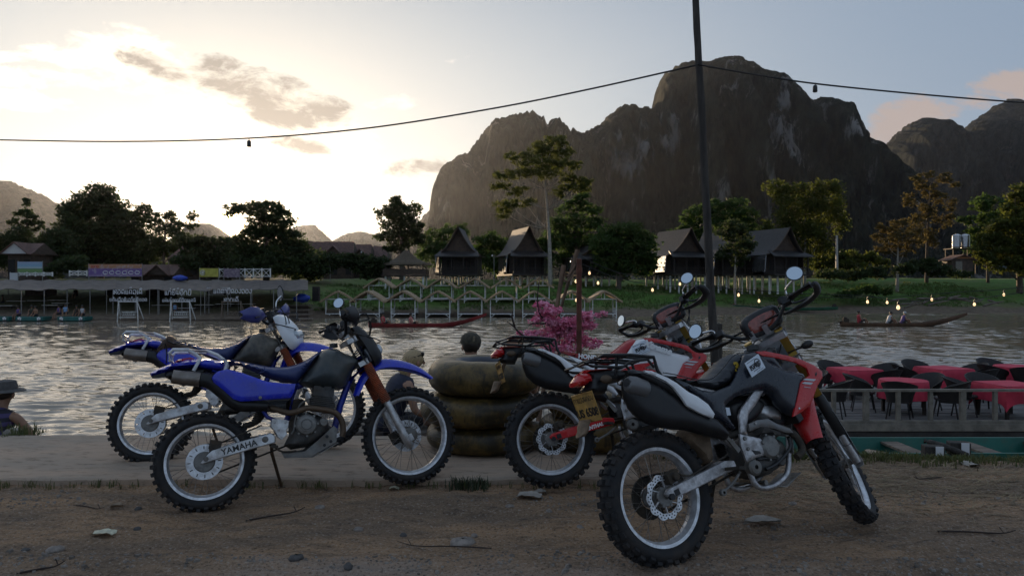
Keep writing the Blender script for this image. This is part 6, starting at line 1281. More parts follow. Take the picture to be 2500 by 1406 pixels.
for c in list(red2.children):                       # the number three belongs to the near machine only
    if c.name.startswith('seat'):
        for g in list(c.children):
            if g.name.startswith('lettering'): bpy.data.objects.remove(g)
        a = qr.path('D', [(960, 350)], -0.13)[0]; text_on(T_seat, 'lettering', c, (0.30, -0.1285, a[2]-0.010), (1, 0, -0.12), (0, 0, 1))
    if c.name.startswith('swingarm'):
        text_on(T_arm2, 'lettering', c, (0.30, -0.1285, 0.405), (1, 0, 0.30), (0, 0, 1))
    if c.name.startswith('shroud') and 'shroud_trim' not in c.name and c.children and min(v.co.y for v in c.data.vertices) < -0.15:
        text_on(T_xtr, 'lettering', c, (0.80, -0.1955, 0.965), (1, 0, -0.34), (0, 0, 1))
for sg in (-1, 1):           # red flash along the white flank of the far machine
    m = MB(); m.prism([(0.50, 0.800), (0.62, 0.842), (0.80, 0.862), (0.69, 0.815), (0.80, 0.790), (0.66, 0.782)], sg*0.186-0.0012, sg*0.186+0.0012); m.build('flank_stripe', M_red, red2, 0)
tag(red1, 'red and black trail bike with black seat and yellow number plate, nearest on the right', 'motorcycle', 'motorcycles parked on the bank')
tag(red2, 'red and white trail bike with red seat, parked right beside the stacked inner tubes', 'motorcycle', 'motorcycles parked on the bank')
# ------------------------------------------------------------------ people
M_skin = mat('skin', (0.36, 0.20, 0.13), 0.55, var=0.12, vscale=20)
M_skin2 = mat('tanned_skin', (0.26, 0.135, 0.08), 0.55, var=0.12, vscale=20)
M_hair_b = mat('blond_hair', (0.42, 0.30, 0.16), 0.5, var=0.4, vscale=40, stretch=(4, 4, 1))
M_hair_d = mat('dark_hair', (0.025, 0.018, 0.014), 0.5)
M_camo = mat('olive_cap_cloth', (0.075, 0.062, 0.038), 0.8, var=0.5, vscale=38, col2=(0.022, 0.020, 0.015))
M_hat = mat('grey_felt', (0.085, 0.080, 0.078), 0.8, var=0.3, vscale=18)
M_navy = mat('navy_cloth', (0.022, 0.026, 0.050), 0.75, var=0.3, vscale=14, bump=0.3, bscale=40)
M_tank_t = mat('purple_black_stripes', (0.05, 0.035, 0.11), 0.75, fn=lambda g, tc, c: g.mix(g.smooth(g.m('SINE', g.m('MULTIPLY', g.n('ShaderNodeSeparateXYZ', {0: tc}).outputs[2], 75.0)), -0.2, 0.2), (0.015, 0.014, 0.025), (0.055, 0.04, 0.12)))
M_olive = mat('olive_cloth', (0.06, 0.06, 0.04), 0.8, var=0.3)
M_trou = mat('dark_shorts', (0.03, 0.03, 0.036), 0.8, var=0.3)
def ssp(name, pts, edges, radii, m, sub=2): return skin_mesh(name, pts, edges, radii, m, sub)
def body_points(p):
    """p: joint dictionary; returns verts, edges, radii of one continuous figure"""
    order = ['pelvis', 'waist', 'chest', 'neck', 'head_base', 'head', 'crown', 'sl', 'el', 'wl', 'hl', 'sr', 'er', 'wr', 'hr', 'hipl', 'kl', 'al', 'fl', 'hipr', 'kr', 'ar', 'fr']
    rad = dict(pelvis=(.125, .105), waist=(.115, .095), chest=(.15, .105), neck=.052, head_base=.062, head=.088, crown=.055, sl=.056, el=.040, wl=.028, hl=.034, sr=.056, er=.040, wr=.028, hr=.034, hipl=.082, kl=.056, al=.040, fl=.038, hipr=.082, kr=.056, ar=.040, fr=.038)
    idx = {k: i for i, k in enumerate(order)}
    ed = [('pelvis', 'waist'), ('waist', 'chest'), ('chest', 'neck'), ('neck', 'head_base'), ('head_base', 'head'), ('head', 'crown'), ('chest', 'sl'), ('sl', 'el'), ('el', 'wl'), ('wl', 'hl'), ('chest', 'sr'), ('sr', 'er'), ('er', 'wr'), ('wr', 'hr'), ('pelvis', 'hipl'), ('hipl', 'kl'), ('kl', 'al'), ('al', 'fl'), ('pelvis', 'hipr'), ('hipr', 'kr'), ('kr', 'ar'), ('ar', 'fr')]
    return [p[k] for k in order], [(idx[a], idx[b]) for a, b in ed], [rad[k] for k in order], order
def sit_pose(lean=0.0, head=(0, 0, 0), la=None, ra=None, legs='down'):
    """sitting figure facing +y, seat at z=0, origin under the pelvis"""
    s = math.sin(lean); c = math.cos(lean); up = lambda z, x=0, y=0: (x, y+s*z, 0.10+c*z)
    p = dict(pelvis=(0, 0, 0.10), waist=up(.17), chest=up(.38), neck=up(.53), head_base=up(.60))
    hb = Vector(p['head_base']); p['head'] = tuple(hb+Vector((head[0], 0.02+head[1], 0.085+head[2]))); p['crown'] = tuple(hb+Vector((head[0]*1.4, 0.0+head[1]*1.3, 0.185+head[2])))
    for k, sx, arm in (('l', -1, la), ('r', 1, ra)):
        p['s'+k] = up(.44, sx*.185); sh = Vector(p['s'+k])
        a = arm or ((sx*.07, .06, -.27), (-sx*.04, .24, -.36), (-sx*.06, .32, -.37))
        p['e'+k] = tuple(sh+Vector(a[0])); p['w'+k] = tuple(sh+Vector(a[1])); p['h'+k] = tuple(sh+Vector(a[2]))
        p['hip'+k] = (sx*.10, .04, .085)
        if legs == 'down': p['k'+k] = (sx*.13, .45, .10); p['a'+k] = (sx*.13, .50, -.32); p['f'+k] = (sx*.14, .64, -.38)
        else: p['k'+k] = (sx*.14, .40, .34); p['a'+k] = (sx*.13, .58, -.02); p['f'+k] = (sx*.13, .72, -.06)
    return p
FIG = {}
def figure(kind, pose, sub=2, skin=None):
    """meshes of a figure: body, top, legs wear"""
    if kind in FIG: return FIG[kind]
    v, e, r, order = body_points(pose); ix = {k: i for i, k in enumerate(order)}
    body = skin_mesh('person', v, e, r, skin or M_skin, sub)
    def seg(keys, ed, rr, m, name, sb=sub):
        return skin_mesh(name, [pose[k] if isinstance(k, str) else k for k in keys], ed, rr, m, sb)
    pl, wa, ch, nk = (Vector(pose[k]) for k in ('pelvis', 'waist', 'chest', 'neck')); sl, sr = Vector(pose['sl']), Vector(pose['sr'])
    up_ = (nk-pl).normalized(); fw_ = Vector((1, 0, 0)).cross(up_); fw_ = -fw_; mb = MB(); vs = []; n = 20; vr = 0
    secs = [(pl-up_*0.09, .175, .150), (pl, .172, .145), (wa, .158, .132), (wa.lerp(ch, .5), .172, .135), (ch, .188, .138), (ch.lerp(nk, .45), .190, .120), (ch.lerp(nk, .75), .150, .095), (nk-up_*0.015, .080, .075)]
    for c_, rx, ry in secs:
        for i in range(n): t = 2*math.pi*i/n; vs.append(c_+Vector((1, 0, 0))*rx*math.cos(t)+fw_*ry*math.sin(t))
    mb.add(vs, [(r_*n+i, r_*n+(i+1) % n, (r_+1)*n+(i+1) % n, (r_+1)*n+i) for r_ in range(len(secs)-1) for i in range(n)]+[tuple(range(n-1, -1, -1))])
    top = mb.mesh('vest', M_navy, 180)
    leg = seg(['pelvis', 'hipl', tuple(Vector(pose['hipl']).lerp(Vector(pose['kl']), .85)), 'hipr', tuple(Vector(pose['hipr']).lerp(Vector(pose['kr']), .85))], [(0, 1), (1, 2), (0, 3), (3, 4)], [(.138, .118), .096, .080, .096, .080], M_trou, 'shorts')
    FIG[kind] = (body, top, leg); return FIG[kind]
def face_and_hair(root, pose, hair, style, seg=True):
    h = Vector(pose['head']); 
    m = MB(); m.ball(h+Vector((0, 0.098, -0.012)), (0.012, 0.018, 0.018), 8, 5); link('nose', m.mesh('nose', M_skin, 60), root)
    for sx in (-1, 1):
        m = MB(); m.ball(h+Vector((sx*0.092, 0.0, -0.005)), (0.012, 0.020, 0.030), 8, 6); link('ear', m.mesh('ear', M_skin, 60), root)
        m = MB(); m.ball(h+Vector((sx*0.032, 0.084, 0.012)), (0.014, 0.010, 0.009), 8, 5); link('eye', m.mesh('eye', M_hair_d, 60), root)
    m = MB(); m.ball(h+Vector((0, 0.086, -0.052)), (0.026, 0.010, 0.007), 8, 5); link('mouth', m.mesh('mouth', M_redl if False else M_skin2, 60), root)
def recolour(o, m):
    o.material_slots[0].link = 'OBJECT'; o.material_slots[0].material = m
def person(name_label, kind, pose, loc, rz, skin=None, top=None, legs=None, scale=1.0, group=None, sub=2, detail=False, hair=None, style='short'):
    b, t, l = figure(kind, pose, sub)
    o = link('person', b); o.location = loc; o.rotation_euler = (0, 0, rz); o.scale = (scale,)*3; tag(o, name_label, 'person', group)
    if skin is not None: recolour(o, skin)
    v = link('vest', t, o); s = link('shorts', l, o)
    if top is not None: recolour(v, top)
    if legs is not None: recolour(s, legs)
    if hair is not None:
        h = Vector(pose['head']); m = MB()
        if style == 'short': m.ball(h+Vector((0, -0.018, 0.036)), (0.102, 0.108, 0.098), 14, 9)
        elif style == 'long':
            m.ball(h+Vector((0, -0.022, 0.034)), (0.106, 0.112, 0.104), 16, 10); m.tube(spl([h+Vector((0, -0.09, 0.03)), h+Vector((0.02, -0.135, -0.05)), h+Vector((0.03, -0.13, -0.16))], 4), [0.05, 0.055, 0.02], 8)
        hm_ = m.mesh('hair', hair, 180); rj = random.Random(4)
        for vv in hm_.vertices: vv.co += Vector((rj.uniform(-.007, .007),)*3)
        link('hair', hm_, o)
    if detail: face_and_hair(o, pose, hair, style)
    return o

# ------------------------------------------------------------------ far bank buildings
M_dwood = mat('dark_stained_wood', (0.030, 0.022, 0.018), 0.7, var=0.4, vscale=2.5, stretch=(1, 1, 6))
M_dwood2 = mat('brown_boards', (0.060, 0.038, 0.026), 0.75, var=0.4, vscale=2.5)
M_shingle = mat('dark_shingles', (0.030, 0.028, 0.029), 0.6, var=0.4, vscale=3.5, bump=0.6, bscale=7)
M_tile = mat('red_brown_tiles', (0.115, 0.058, 0.045), 0.7, var=0.4, vscale=2.5, bump=0.6, bscale=7)
M_thatch = mat('grey_thatch', (0.40, 0.29, 0.185), 0.95, var=0.45, vscale=6, stretch=(5, 5, 1), bump=0.8, bscale=14)
M_thatch2 = mat('weathered_thatch', (0.105, 0.078, 0.052), 0.95, var=0.45, vscale=6, bump=0.8, bscale=10)
M_wpost = mat('white_painted_post', (0.74, 0.74, 0.72), 0.7, var=0.25, vscale=4, dirt=(0.15, 0.13, 0.1), dirt_amt=0.4)
M_screen = mat('sunset_mirror_pane', (0.42, 0.43, 0.45), 0.05, 0.85)
M_lampglow = bpy.data.materials.new('warm_bulb'); M_lampglow.use_nodes = True
_p = M_lampglow.node_tree.nodes['Principled BSDF']; _p.inputs['Base Color'].default_value = (1, .8, .5, 1); _p.inputs['Emission Color'].default_value = (1.0, 0.66, 0.34, 1); _p.inputs['Emission Strength'].default_value = 0.9
M_roomglow = bpy.data.materials.new('lit_room'); M_roomglow.use_nodes = True
_p = M_roomglow.node_tree.nodes['Principled BSDF']; _p.inputs['Base Color'].default_value = (.5, .3, .15, 1); _p.inputs['Emission Color'].default_value = (1.0, 0.36, 0.07, 1); _p.inputs['Emission Strength'].default_value = 0.55
M_lampglow.cycles.emission_sampling = 'NONE'; M_roomglow.cycles.emission_sampling = 'NONE'
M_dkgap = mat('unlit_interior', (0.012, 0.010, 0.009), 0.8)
def concave(w, h, n=9, pw=1.75): return [(w*t, h*(1-t)**pw) for t in np.linspace(0, 1, n)]
def stilt_house(px, Y, w, dep, label, rz=0.0, base_y=702, floor_y=672, eave_y=628, apex_y=558, panes=True, lit=False):
    k = Y/F; x = (px-1250)*k; zb = CAMZ-(base_y-703)*k; zf = CAMZ-(floor_y-703)*k-zb; ze = CAMZ-(eave_y-703)*k-zb; za = CAMZ-(apex_y-703)*k-zb
    r = thing('stilt_house', label, 'house', (x, Y, zb), rz, 'dark wooden stilt houses above the bank')
    def P(nm, mb, m, par=None, sm=30): return mb.build(nm, m, par or r, sm)
    for i in range(5):
        for j in range(3):
            b = MB(); b.lathe([(0.13, -0.8), (0.13, zf-0.1)], (-w/2+0.2+i*(w-0.4)/4, -dep/2+0.2+j*(dep-0.4)/2, 0), 'z', 8); P('stilt', b, M_wpost, None, 60)
    b = MB(); b.box((0, -0.5, zf), (w+0.5, dep+1.6, 0.22)); P('floor_deck', b, M_dwood)
    hw = ze-zf
    for nm, c, d in (('wall', (0, dep/2, zf+0.11+hw/2), (w, 0.12, hw)), ('wall', (w/2, 0, zf+0.11+hw/2), (0.12, dep-0.13, hw)), ('wall', (0, -dep/2+1.2, zf+0.11+hw/2), (w-0.13, 0.12, hw))):
        b = MB(); b.box(c, d); P(nm, b, M_dwood)
    b = MB(); b.box((-w/2, dep/4, zf+0.11+hw/2), (0.12, dep/2-0.1, hw)); P('wall', b, M_dwood)
    b = MB(); b.box((-w/2-0.55, -dep/4-0.2, zf+0.25+hw/2), (0.04, dep/2+0.6, hw-0.3), (0, R(5), min(0, R(8)-rz))); gl = P('window', b, M_screen)  # hung pane swung off the wall and tilted so it mirrors the sunset glow
    b = MB()
    for yy in (-dep/2+0.6, -0.1): b.box((-w/2-0.04, yy, zf+0.35+hw/2), (0.10, 0.10, hw-0.5))
    b.box((-w/2-0.04, -dep/4+0.25, zf+0.05+hw*0.92), (0.09, dep/2-0.6, 0.10)); P('frame', b, M_dwood, gl)
    for sx in (-0.26, 0.20):
        b = MB(); b.box((sx*w, -dep/2+1.13, zf+0.95+hw*0.18), (w*0.20, 0.05, hw*0.55)); wd = P('window', b, M_roomglow if (lit and sx > 0) else M_dkgap)
        b = MB()
        for dx_ in (-0.5, 0, 0.5): b.box((sx*w+dx_*w*0.20, -dep/2+1.10, zf+0.95+hw*0.18), (0.05, 0.05, hw*0.58))
        P('sill', b, M_dwood2, wd)
    for i in range(4):
        b = MB(); b.box((-w/2+0.1+i*(w-0.2)/3, -dep/2-0.9, zf+0.11+hw/2), (0.13, 0.13, hw)); P('veranda_post', b, M_dwood)
    b = MB(); b.box((0, -dep/2-0.95, zf+1.0), (w, 0.07, 0.07)); b.box((0, -dep/2-0.95, zf+0.3), (w, 0.05, 0.05)); rl = P('railing', b, M_dwood)
    for i in range(int(w/0.28)):
        b = MB(); b.box((-w/2+0.2+i*0.28, -dep/2-0.95, zf+0.65), (0.04, 0.04, 0.65)); P('baluster', b, M_dwood, rl)
    # skirt roof, then the steep curved main roof with gable towards the river
    ov = 0.55; zs = ze+0.62
    for nm, pts in (('skirt_roof', [(-w/2-ov, -dep/2-1.5, ze), (w/2+ov, -dep/2-1.5, ze), (w/2-0.1, -dep/2+0.4, zs+0.25), (-w/2+0.1, -dep/2+0.4, zs+0.25)]),):
        b = MB(); b.add(pts+[(p[0], p[1], p[2]-0.14) for p in pts], [(0, 1, 2, 3), (7, 6, 5, 4), (0, 4, 5, 1), (1, 5, 6, 2), (2, 6, 7, 3), (3, 7, 4, 0)]); P(nm, b, M_shingle, None, 0)
    cv = concave(w/2+ov, za-zs+0.45, 10); y0, y1 = -dep/2-0.1, dep/2+0.5
    for sg in (-1, 1):
        b = MB(); vs = []
        for i, (dx_, dz_) in enumerate(cv):
            ext = 0.55*(1-i/(len(cv)-1))
            for yy in (y0-ext, y1+ext):
                vs += [(sg*dx_, yy, zs-0.45+dz_), (sg*dx_*0.985, yy, zs-0.45+dz_-0.13)]
        fs = []
        for i in range(len(cv)-1):
            a = i*4; c_ = (i+1)*4; fs += [(a, a+2, c_+2, c_), (a+1, c_+1, c_+3, a+3), (a, c_, c_+1, a+1), (a+2, a+3, c_+3, c_+2)]
        fs += [(0, 1, 3, 2), ((len(cv)-1)*4, (len(cv)-1)*4+2, (len(cv)-1)*4+3, (len(cv)-1)*4+1)]
        b.add(vs, fs); rf = P('roof', b, M_shingle, None, 60)
        b = MB(); pth = [(sg*dx_*1.005, y0-0.57*(1-i/(len(cv)-1))-0.03, zs-0.40+dz_) for i, (dx_, dz_) in enumerate(cv)]; b.tube(pth, 0.10, 6); P('bargeboard', b, M_dwood2, rf, 60)
    for yy, t in ((y0+0.35, 0.1), (y1-0.35, 0.1)):
        b = MB(); poly = [(-a_*0.94, zs-0.45+b_*0.97) for a_, b_ in cv[::-1]]+[(a_*0.94, zs-0.45+b_*0.97) for a_, b_ in cv[1:]]; b.prism(poly, yy-0.05, yy+0.05); P('gable', b, M_dwood2, None, 0)
    return r
stilt_house(1126, 108, 5.3, 6.0, 'stilt house with steep curved roof standing leftmost of the row', R(-4))
stilt_house(1272, 109, 5.0, 6.5, 'stilt house with a left pane turned to mirror the sunset just left of the pale tall tree', R(17))
stilt_house(1432, 110, 5.2, 6.5, 'stilt house mostly hidden behind dark trees in the middle', R(14), apex_y=600, eave_y=635)
stilt_house(1648, 107, 6.2, 6.5, 'stilt house with long side roof left of the wooden pole', R(22), base_y=704, apex_y=562, eave_y=630)
stilt_house(1760, 110, 6.0, 6.5, 'stilt house straight behind the tall wooden pole', R(22), base_y=704, apex_y=562, eave_y=630)
stilt_house(1880, 108, 6.4, 6.5, 'rightmost stilt house beside the bamboo', R(24), base_y=704, apex_y=560, eave_y=628)

# thatched pavilion
def pavilion():
    Y = 100; k = Y/F; x = (992-1250)*k; zb = CAMZ-(704-703)*k; z = lambda py: CAMZ-(py-703)*k-zb
    r = thing('pavilion', 'open thatched pavilion on white posts left of the stilt houses', 'pavilion', (x, Y, zb))
    for sx in (-1, 0, 1):
        for sy in (-1, 1):
            b = MB(); b.lathe([(0.12, -0.6), (0.12, z(673))], (sx*2.5, sy*1.8, 0), 'z', 8); b.build('stilt', M_wpost, r, 60)
            b = MB(); b.box((sx*2.5, sy*1.8, (z(673)+z(645))/2), (0.14, 0.14, z(645)-z(673))); b.build('post', M_dwood2, r, 0)
    b = MB(); b.box((0, 0, z(673)), (5.8, 4.4, 0.18)); b.build('floor_deck', M_dwood2, r, 0)
    for (cx, cy_, lx, ly) in ((0, -2.1, 5.6, 0.06), (-2.8, 0, 0.06, 4.2), (2.8, 0, 0.06, 4.2)):
        b = MB(); b.box((cx, cy_, z(673)+0.5), (lx, ly, 0.75)); b.build('parapet', M_dwood2, r, 0)
    b = MB(); n = 32; prof = [(3.5, z(648)), (3.4, z(644)), (2.6, z(640)), (1.7, z(633)), (0.9, z(622)), (0.25, z(611)), (0, z(609))]
    b.lathe(prof, (0, 0, 0), 'z', n); b.v = [(a, c_*0.75, d) for a, c_, d in b.v]; b.build('roof', M_thatch2, r, 60)
    b = MB(); b.lathe([(0, z(645)), (3.4, z(648))], (0, 0, 0), 'z', n); b.v = [(a, c_*0.75, d) for a, c_, d in b.v]; b.build('ceiling', M_dwood, r, 0)
pavilion()

# long lodges and other roofs behind the left bank
def lodge(name, label, px0, px1, Y, eave_y, ridge_y, base_y=690, m=None, dep=6.0, hip=0.12, gable=None, wallm=None, pg=None):
    k = Y/F; x0, x1 = (px0-1250)*k, (px1-1250)*k; zb = CAMZ-(base_y-703)*k; ze = CAMZ-(eave_y-703)*k-zb; zr = CAMZ-(ridge_y-703)*k-zb; L = x1-x0
    r = thing(name, label, 'house', ((x0+x1)/2, Y, zb)); m = m or M_tile
    for c, d in (((0, -dep/2+0.6, ze/2), (L-1.0, 0.15, ze)), ((0, dep/2-0.6, ze/2), (L-1.0, 0.15, ze)), ((-L/2+0.6, 0, ze/2), (0.15, dep-1.5, ze)), ((L/2-0.6, 0, ze/2), (0.15, dep-1.5, ze))):
        b = MB(); b.box(c, d); b.build('wall', wallm or M_dwood2, r, 0)
    for i in range(max(2, int(L/2.2))):
        b = MB(); b.box((-L/2+1.0+i*(L-2.0)/max(1, int(L/2.2)-1), -dep/2+0.5, ze*0.55), (0.9, 0.06, ze*0.5)); w_ = b.build('window', M_dkgap, r, 0)
    for sg in (-1, 1):
        b = MB(); pts = [(-L/2, sg*dep/2, ze), (L/2, sg*dep/2, ze), (L/2-L*hip, 0, zr), (-L/2+L*hip, 0, zr)]
        b.add(pts+[(p[0], p[1], p[2]-0.12) for p in pts], [(0, 1, 2, 3) if sg < 0 else (3, 2, 1, 0), (7, 6, 5, 4) if sg < 0 else (4, 5, 6, 7), (0, 4, 5, 1), (1, 5, 6, 2), (2, 6, 7, 3), (3, 7, 4, 0)]); b.build('roof', m, r, 0)
        b = MB(); b.add([(sg*L/2, -dep/2, ze), (sg*L/2, dep/2, ze), (sg*(L/2-L*hip), 0, zr)], [(0, 1, 2)]); b.build('gable', wallm or M_dwood2, r, 0)
    if gable:
        gx, gw, gy = gable; gx = (gx-1250)*k-(x0+x1)/2; gw = gw*k; gz = CAMZ-(gy-703)*k-zb
        for sg in (-1, 1):
            b = MB(); pts = [(gx, -dep/2-0.8, gz), (gx, 0, gz), (gx+sg*gw, 0.0, ze), (gx+sg*gw, -dep/2-0.8, ze)]; b.add(pts+[(p[0], p[1], p[2]-0.12) for p in pts], [(0, 1, 2, 3), (7, 6, 5, 4), (0, 4, 5, 1), (1, 5, 6, 2), (2, 6, 7, 3), (3, 7, 4, 0)]); b.build('porch_roof', m, r, 0)
        b = MB(); b.add([(gx-gw, -dep/2-0.5, ze), (gx+gw, -dep/2-0.5, ze), (gx, -dep/2-0.5, gz-0.1)], [(0, 1, 2)]); b.build('porch_gable', pg or wallm or M_dwood2, r, 0)
    return r
lodge('lodge', 'long brown roofed lodge with a porch gable, nearest the sun tree', 745, 872, 128, 628, 590, gable=(825, 26, 602), hip=0.06)
lodge('lodge', 'lower brown roofed lodge in the middle of the three', 862, 912, 131, 630, 597, hip=0.08, gable=(888, 18, 610))
lodge('lodge', 'smallest brown roofed lodge beside the dense round tree', 905, 952, 134, 632, 601, hip=0.1)
lodge('tiled_house', 'house with a sweeping red tile roof under the sun tree', 432, 590, 108, 632, 597, hip=0.12, base_y=690)
lodge('tiled_house', 'low tile roofed hall with gable right of the purple banner', 335, 450, 97, 672, 646, base_y=700, gable=(415, 28, 648), hip=0.05)
M_wgable = mat('white_gable', (0.55, 0.53, 0.52), 0.7)
lodge('temple_hall', 'small hall with a white triangular gable at far left', 40, 112, 104, 622, 594, base_y=690, gable=(76, 34, 594), hip=0.05, pg=M_wgable)

# ------------------------------------------------------------------ bank shelters: thatch on white frames
def shelter_proto():
    r = thing('shelter', None, None); w, d, h = 2.75, 2.2, 2.05
    for sx in (-1, 1):
        for sy in (-1, 1):
            b = MB(); b.box((sx*w/2, sy*d/2, h/2-0.15), (0.11, 0.11, h+0.3)); b.build('post', M_wpost, r, 0)
    b = MB(); b.box((0, 0, 0.42), (w-0.12, d, 0.07)); b.build('platform', M_dwood2, r, 0)
    for sy in (-1, 1):
        b = MB(); b.box((0, sy*d/2, h), (w+0.1, 0.1, 0.1)); b.build('tie_beam', M_wpost, r, 0)
        b = MB(); b.box((0, sy*d/2, h+0.38), (0.09, 0.09, 0.72)); b.build('king_post', M_wpost, r, 0)
        b = MB(); b.box((0, sy*d/2-0.01, 0.36), (w-0.12, 0.06, 0.12)); b.build('platform_edge', M_wpost, r, 0)
    for sx in (-1, 1):
        b = MB(); b.box((sx*w/2, 0, 0.95), (0.07, d-0.12, 0.07)); rl = b.build('side_rail', M_wpost, r, 0)
        for i in range(5):
            b = MB(); b.box((sx*w/2, -d/2+0.35+i*0.37, 0.68), (0.05, 0.05, 0.48)); b.build('baluster', M_wpost, rl, 0)
        b = MB(); b.bar((sx*(w/2-0.06), -d/2, -0.05), (sx*(w/2-0.55), -d/2, 0.36), 0.07, 0.07); b.build('brace', M_wpost, r, 0)
    for sg in (-1, 1):
        b = MB(); n = 7; vs = []; rj = random.Random(3)
        for i in range(n):
            t = i/(n-1); xx = sg*(t*2.05); zz = h+0.92-t*1.16+0.06*math.sin(t*5)
            for yy in (-d/2-0.5, d/2+0.5): vs += [(xx, yy+rj.uniform(-.06, .06), zz+0.10), (xx, yy, zz-0.13)]
        fs = []
        for i in range(n-1):
            a = i*4; c_ = (i+1)*4; fs += [(a, a+2, c_+2, c_), (a+1, c_+1, c_+3, a+3), (a, c_, c_+1, a+1), (a+2, a+3, c_+3, c_+2)]
        fs += [(0, 1, 3, 2), ((n-1)*4, (n-1)*4+2, (n-1)*4+3, (n-1)*4+1)]; b.add(vs, fs); b.build('roof', M_thatch, r, 40)
    return r
SH = shelter_proto(); first = True
front = [(826, 0), (903, 0), (988, 0), (1070, 0), (1148, 0), (1226, 0), (1305, 0), (1395, 0), (1472, 0)]
back = [(930, 1), (1004, 1), (1080, 1), (1160, 1), (1236, 1), (1316, 1)]
slab_ = ['leftmost, with a wide thatch slope facing the river', 'second from the left', 'third from the left', 'fourth from the left', 'fifth from the left', 'sixth from the left', 'seventh from the left, left of the blossom', 'eighth from the left, behind the blossom', 'standing alone at the right end']
blab = ['first from the left', 'second from the left', 'third from the left', 'fourth from the left', 'fifth from the left', 'last on the right']
gS = random.Random(12)
for i, (px, row) in enumerate(front+back):
    o = SH if first else copy_tree(SH); first = False
    Y = 84.0+(0.3*gS.uniform(-1, 1)) if row == 0 else 92.0
    k = Y/F; by = 776 if row == 0 else 737
    o.location = ((px-1250)*k, Y, CAMZ-(by-703)*k+0.15); o.rotation_euler = (0, 0, R(gS.uniform(-4, 4)+(10 if i == 0 else 0)))
    o.scale = (0.97 if row == 0 else 0.92,)*3
    o['label'] = ('white thatched shelter in the front row, '+slab_[i]) if row == 0 else ('white framed thatched shelter in the back row, '+blab[i-len(front)])
    o['category'] = 'shelter'; o['group'] = 'thatched shelters along the far shore'

# ------------------------------------------------------------------ left waterfront restaurant
M_tarp = mat('grey_tarp_roof', (0.105, 0.085, 0.075), 0.7, var=0.5, vscale=1.2, bump=0.5, bscale=3)
M_plank_o = mat('old_planks', (0.17, 0.13, 0.10), 0.8, var=0.45, vscale=3, bump=0.4, bscale=12, stretch=(1, 5, 1))
M_steel = mat('galvanised_post', (0.22, 0.21, 0.20), 0.6, var=0.3)
M_letter = mat('white_letter_board', (0.70, 0.70, 0.72), 0.6)
def k_(Y): return Y/F
def restaurant():
    r = thing('restaurant', 'long open restaurant with a sagging grey tarp roof on the left shore', 'restaurant', (-40, 79, WATER))
    gR = random.Random(8); n = 15
    def RP(px, py, Y): q = at(px, py, Y); return (q.x+40, q.y-79, q.z-WATER)
    xs_ = np.linspace(-70, 752, n)
    for i in range(n-1):
        a, b = xs_[i], xs_[i+1]; sag = [gR.uniform(-3, 3) for _ in range(4)]
        mb = MB(); rows = []
        for t in np.linspace(0, 1, 6):
            for s_ in np.linspace(0, 1, 5):
                p = Vector(RP(a+(b-a)*s_, 707+sag[0]*math.sin(math.pi*s_)+0.8*math.sin(math.pi*s_), 76.5)).lerp(Vector(RP(a+(b-a)*s_, 684, 87)), t); p.z -= 0.16*math.sin(math.pi*t)+0.08*math.sin(2*math.pi*s_+i); rows.append(p)
        fs = [(j*5+q, j*5+q+1, (j+1)*5+q+1, (j+1)*5+q) for j in range(5) for q in range(4)]; o_ = len(rows); mb.add(rows+[p-Vector((0, 0, 0.06)) for p in rows], fs+[tuple(v+o_ for v in f[::-1]) for f in fs]+[(q, q+o_, q+1+o_, q+1) for q in range(4)])
        mb.build('tarp', M_tarp, r, 60)
    for px in range(-60, 750, 56):
        p = RP(px, 708, 76.6); mb = MB(); mb.lathe([(0.05, -0.5), (0.05, p[2])], (p[0], p[1], 0), 'z', 6); mb.build('post', M_steel, r, 60)
    for px in range(-60, 750, 80):
        p = RP(px, 690, 86); mb = MB(); mb.lathe([(0.05, 0.5), (0.05, p[2])], (p[0], p[1], 0), 'z', 6); mb.build('post', M_steel, r, 60)
    for j, (Y, py) in enumerate(((74.6, 779), (77.0, 768), (79.6, 757), (82.6, 746))):        # stepped decks
        for i in range(6):
            a = RP(-70+i*138, py, Y); b = RP(-70+(i+1)*138-3, py, Y); mb = MB(); mb.box(((a[0]+b[0])/2, a[1]+0.6, a[2]), (b[0]-a[0], 2.0, 0.12)); mb.build('deck', M_plank_o, r, 0)
            mb = MB(); mb.box(((a[0]+b[0])/2, a[1]-0.38, a[2]-0.3), (b[0]-a[0], 0.08, 0.45)); mb.build('deck_edge', M_dwood2, r, 0)
    for i in (0, 2, 3):                        # counters, boards and shelving at the back
        a = RP(100+i*98, 716, 85.5); mb = MB(); mb.box((a[0], a[1], a[2]-0.2), (3.6, 0.15, 1.3)); mb.build('back_board', [M_dwood2, M_plank_o, M_dwood][i % 3], r, 0)
    return r
restaurant()
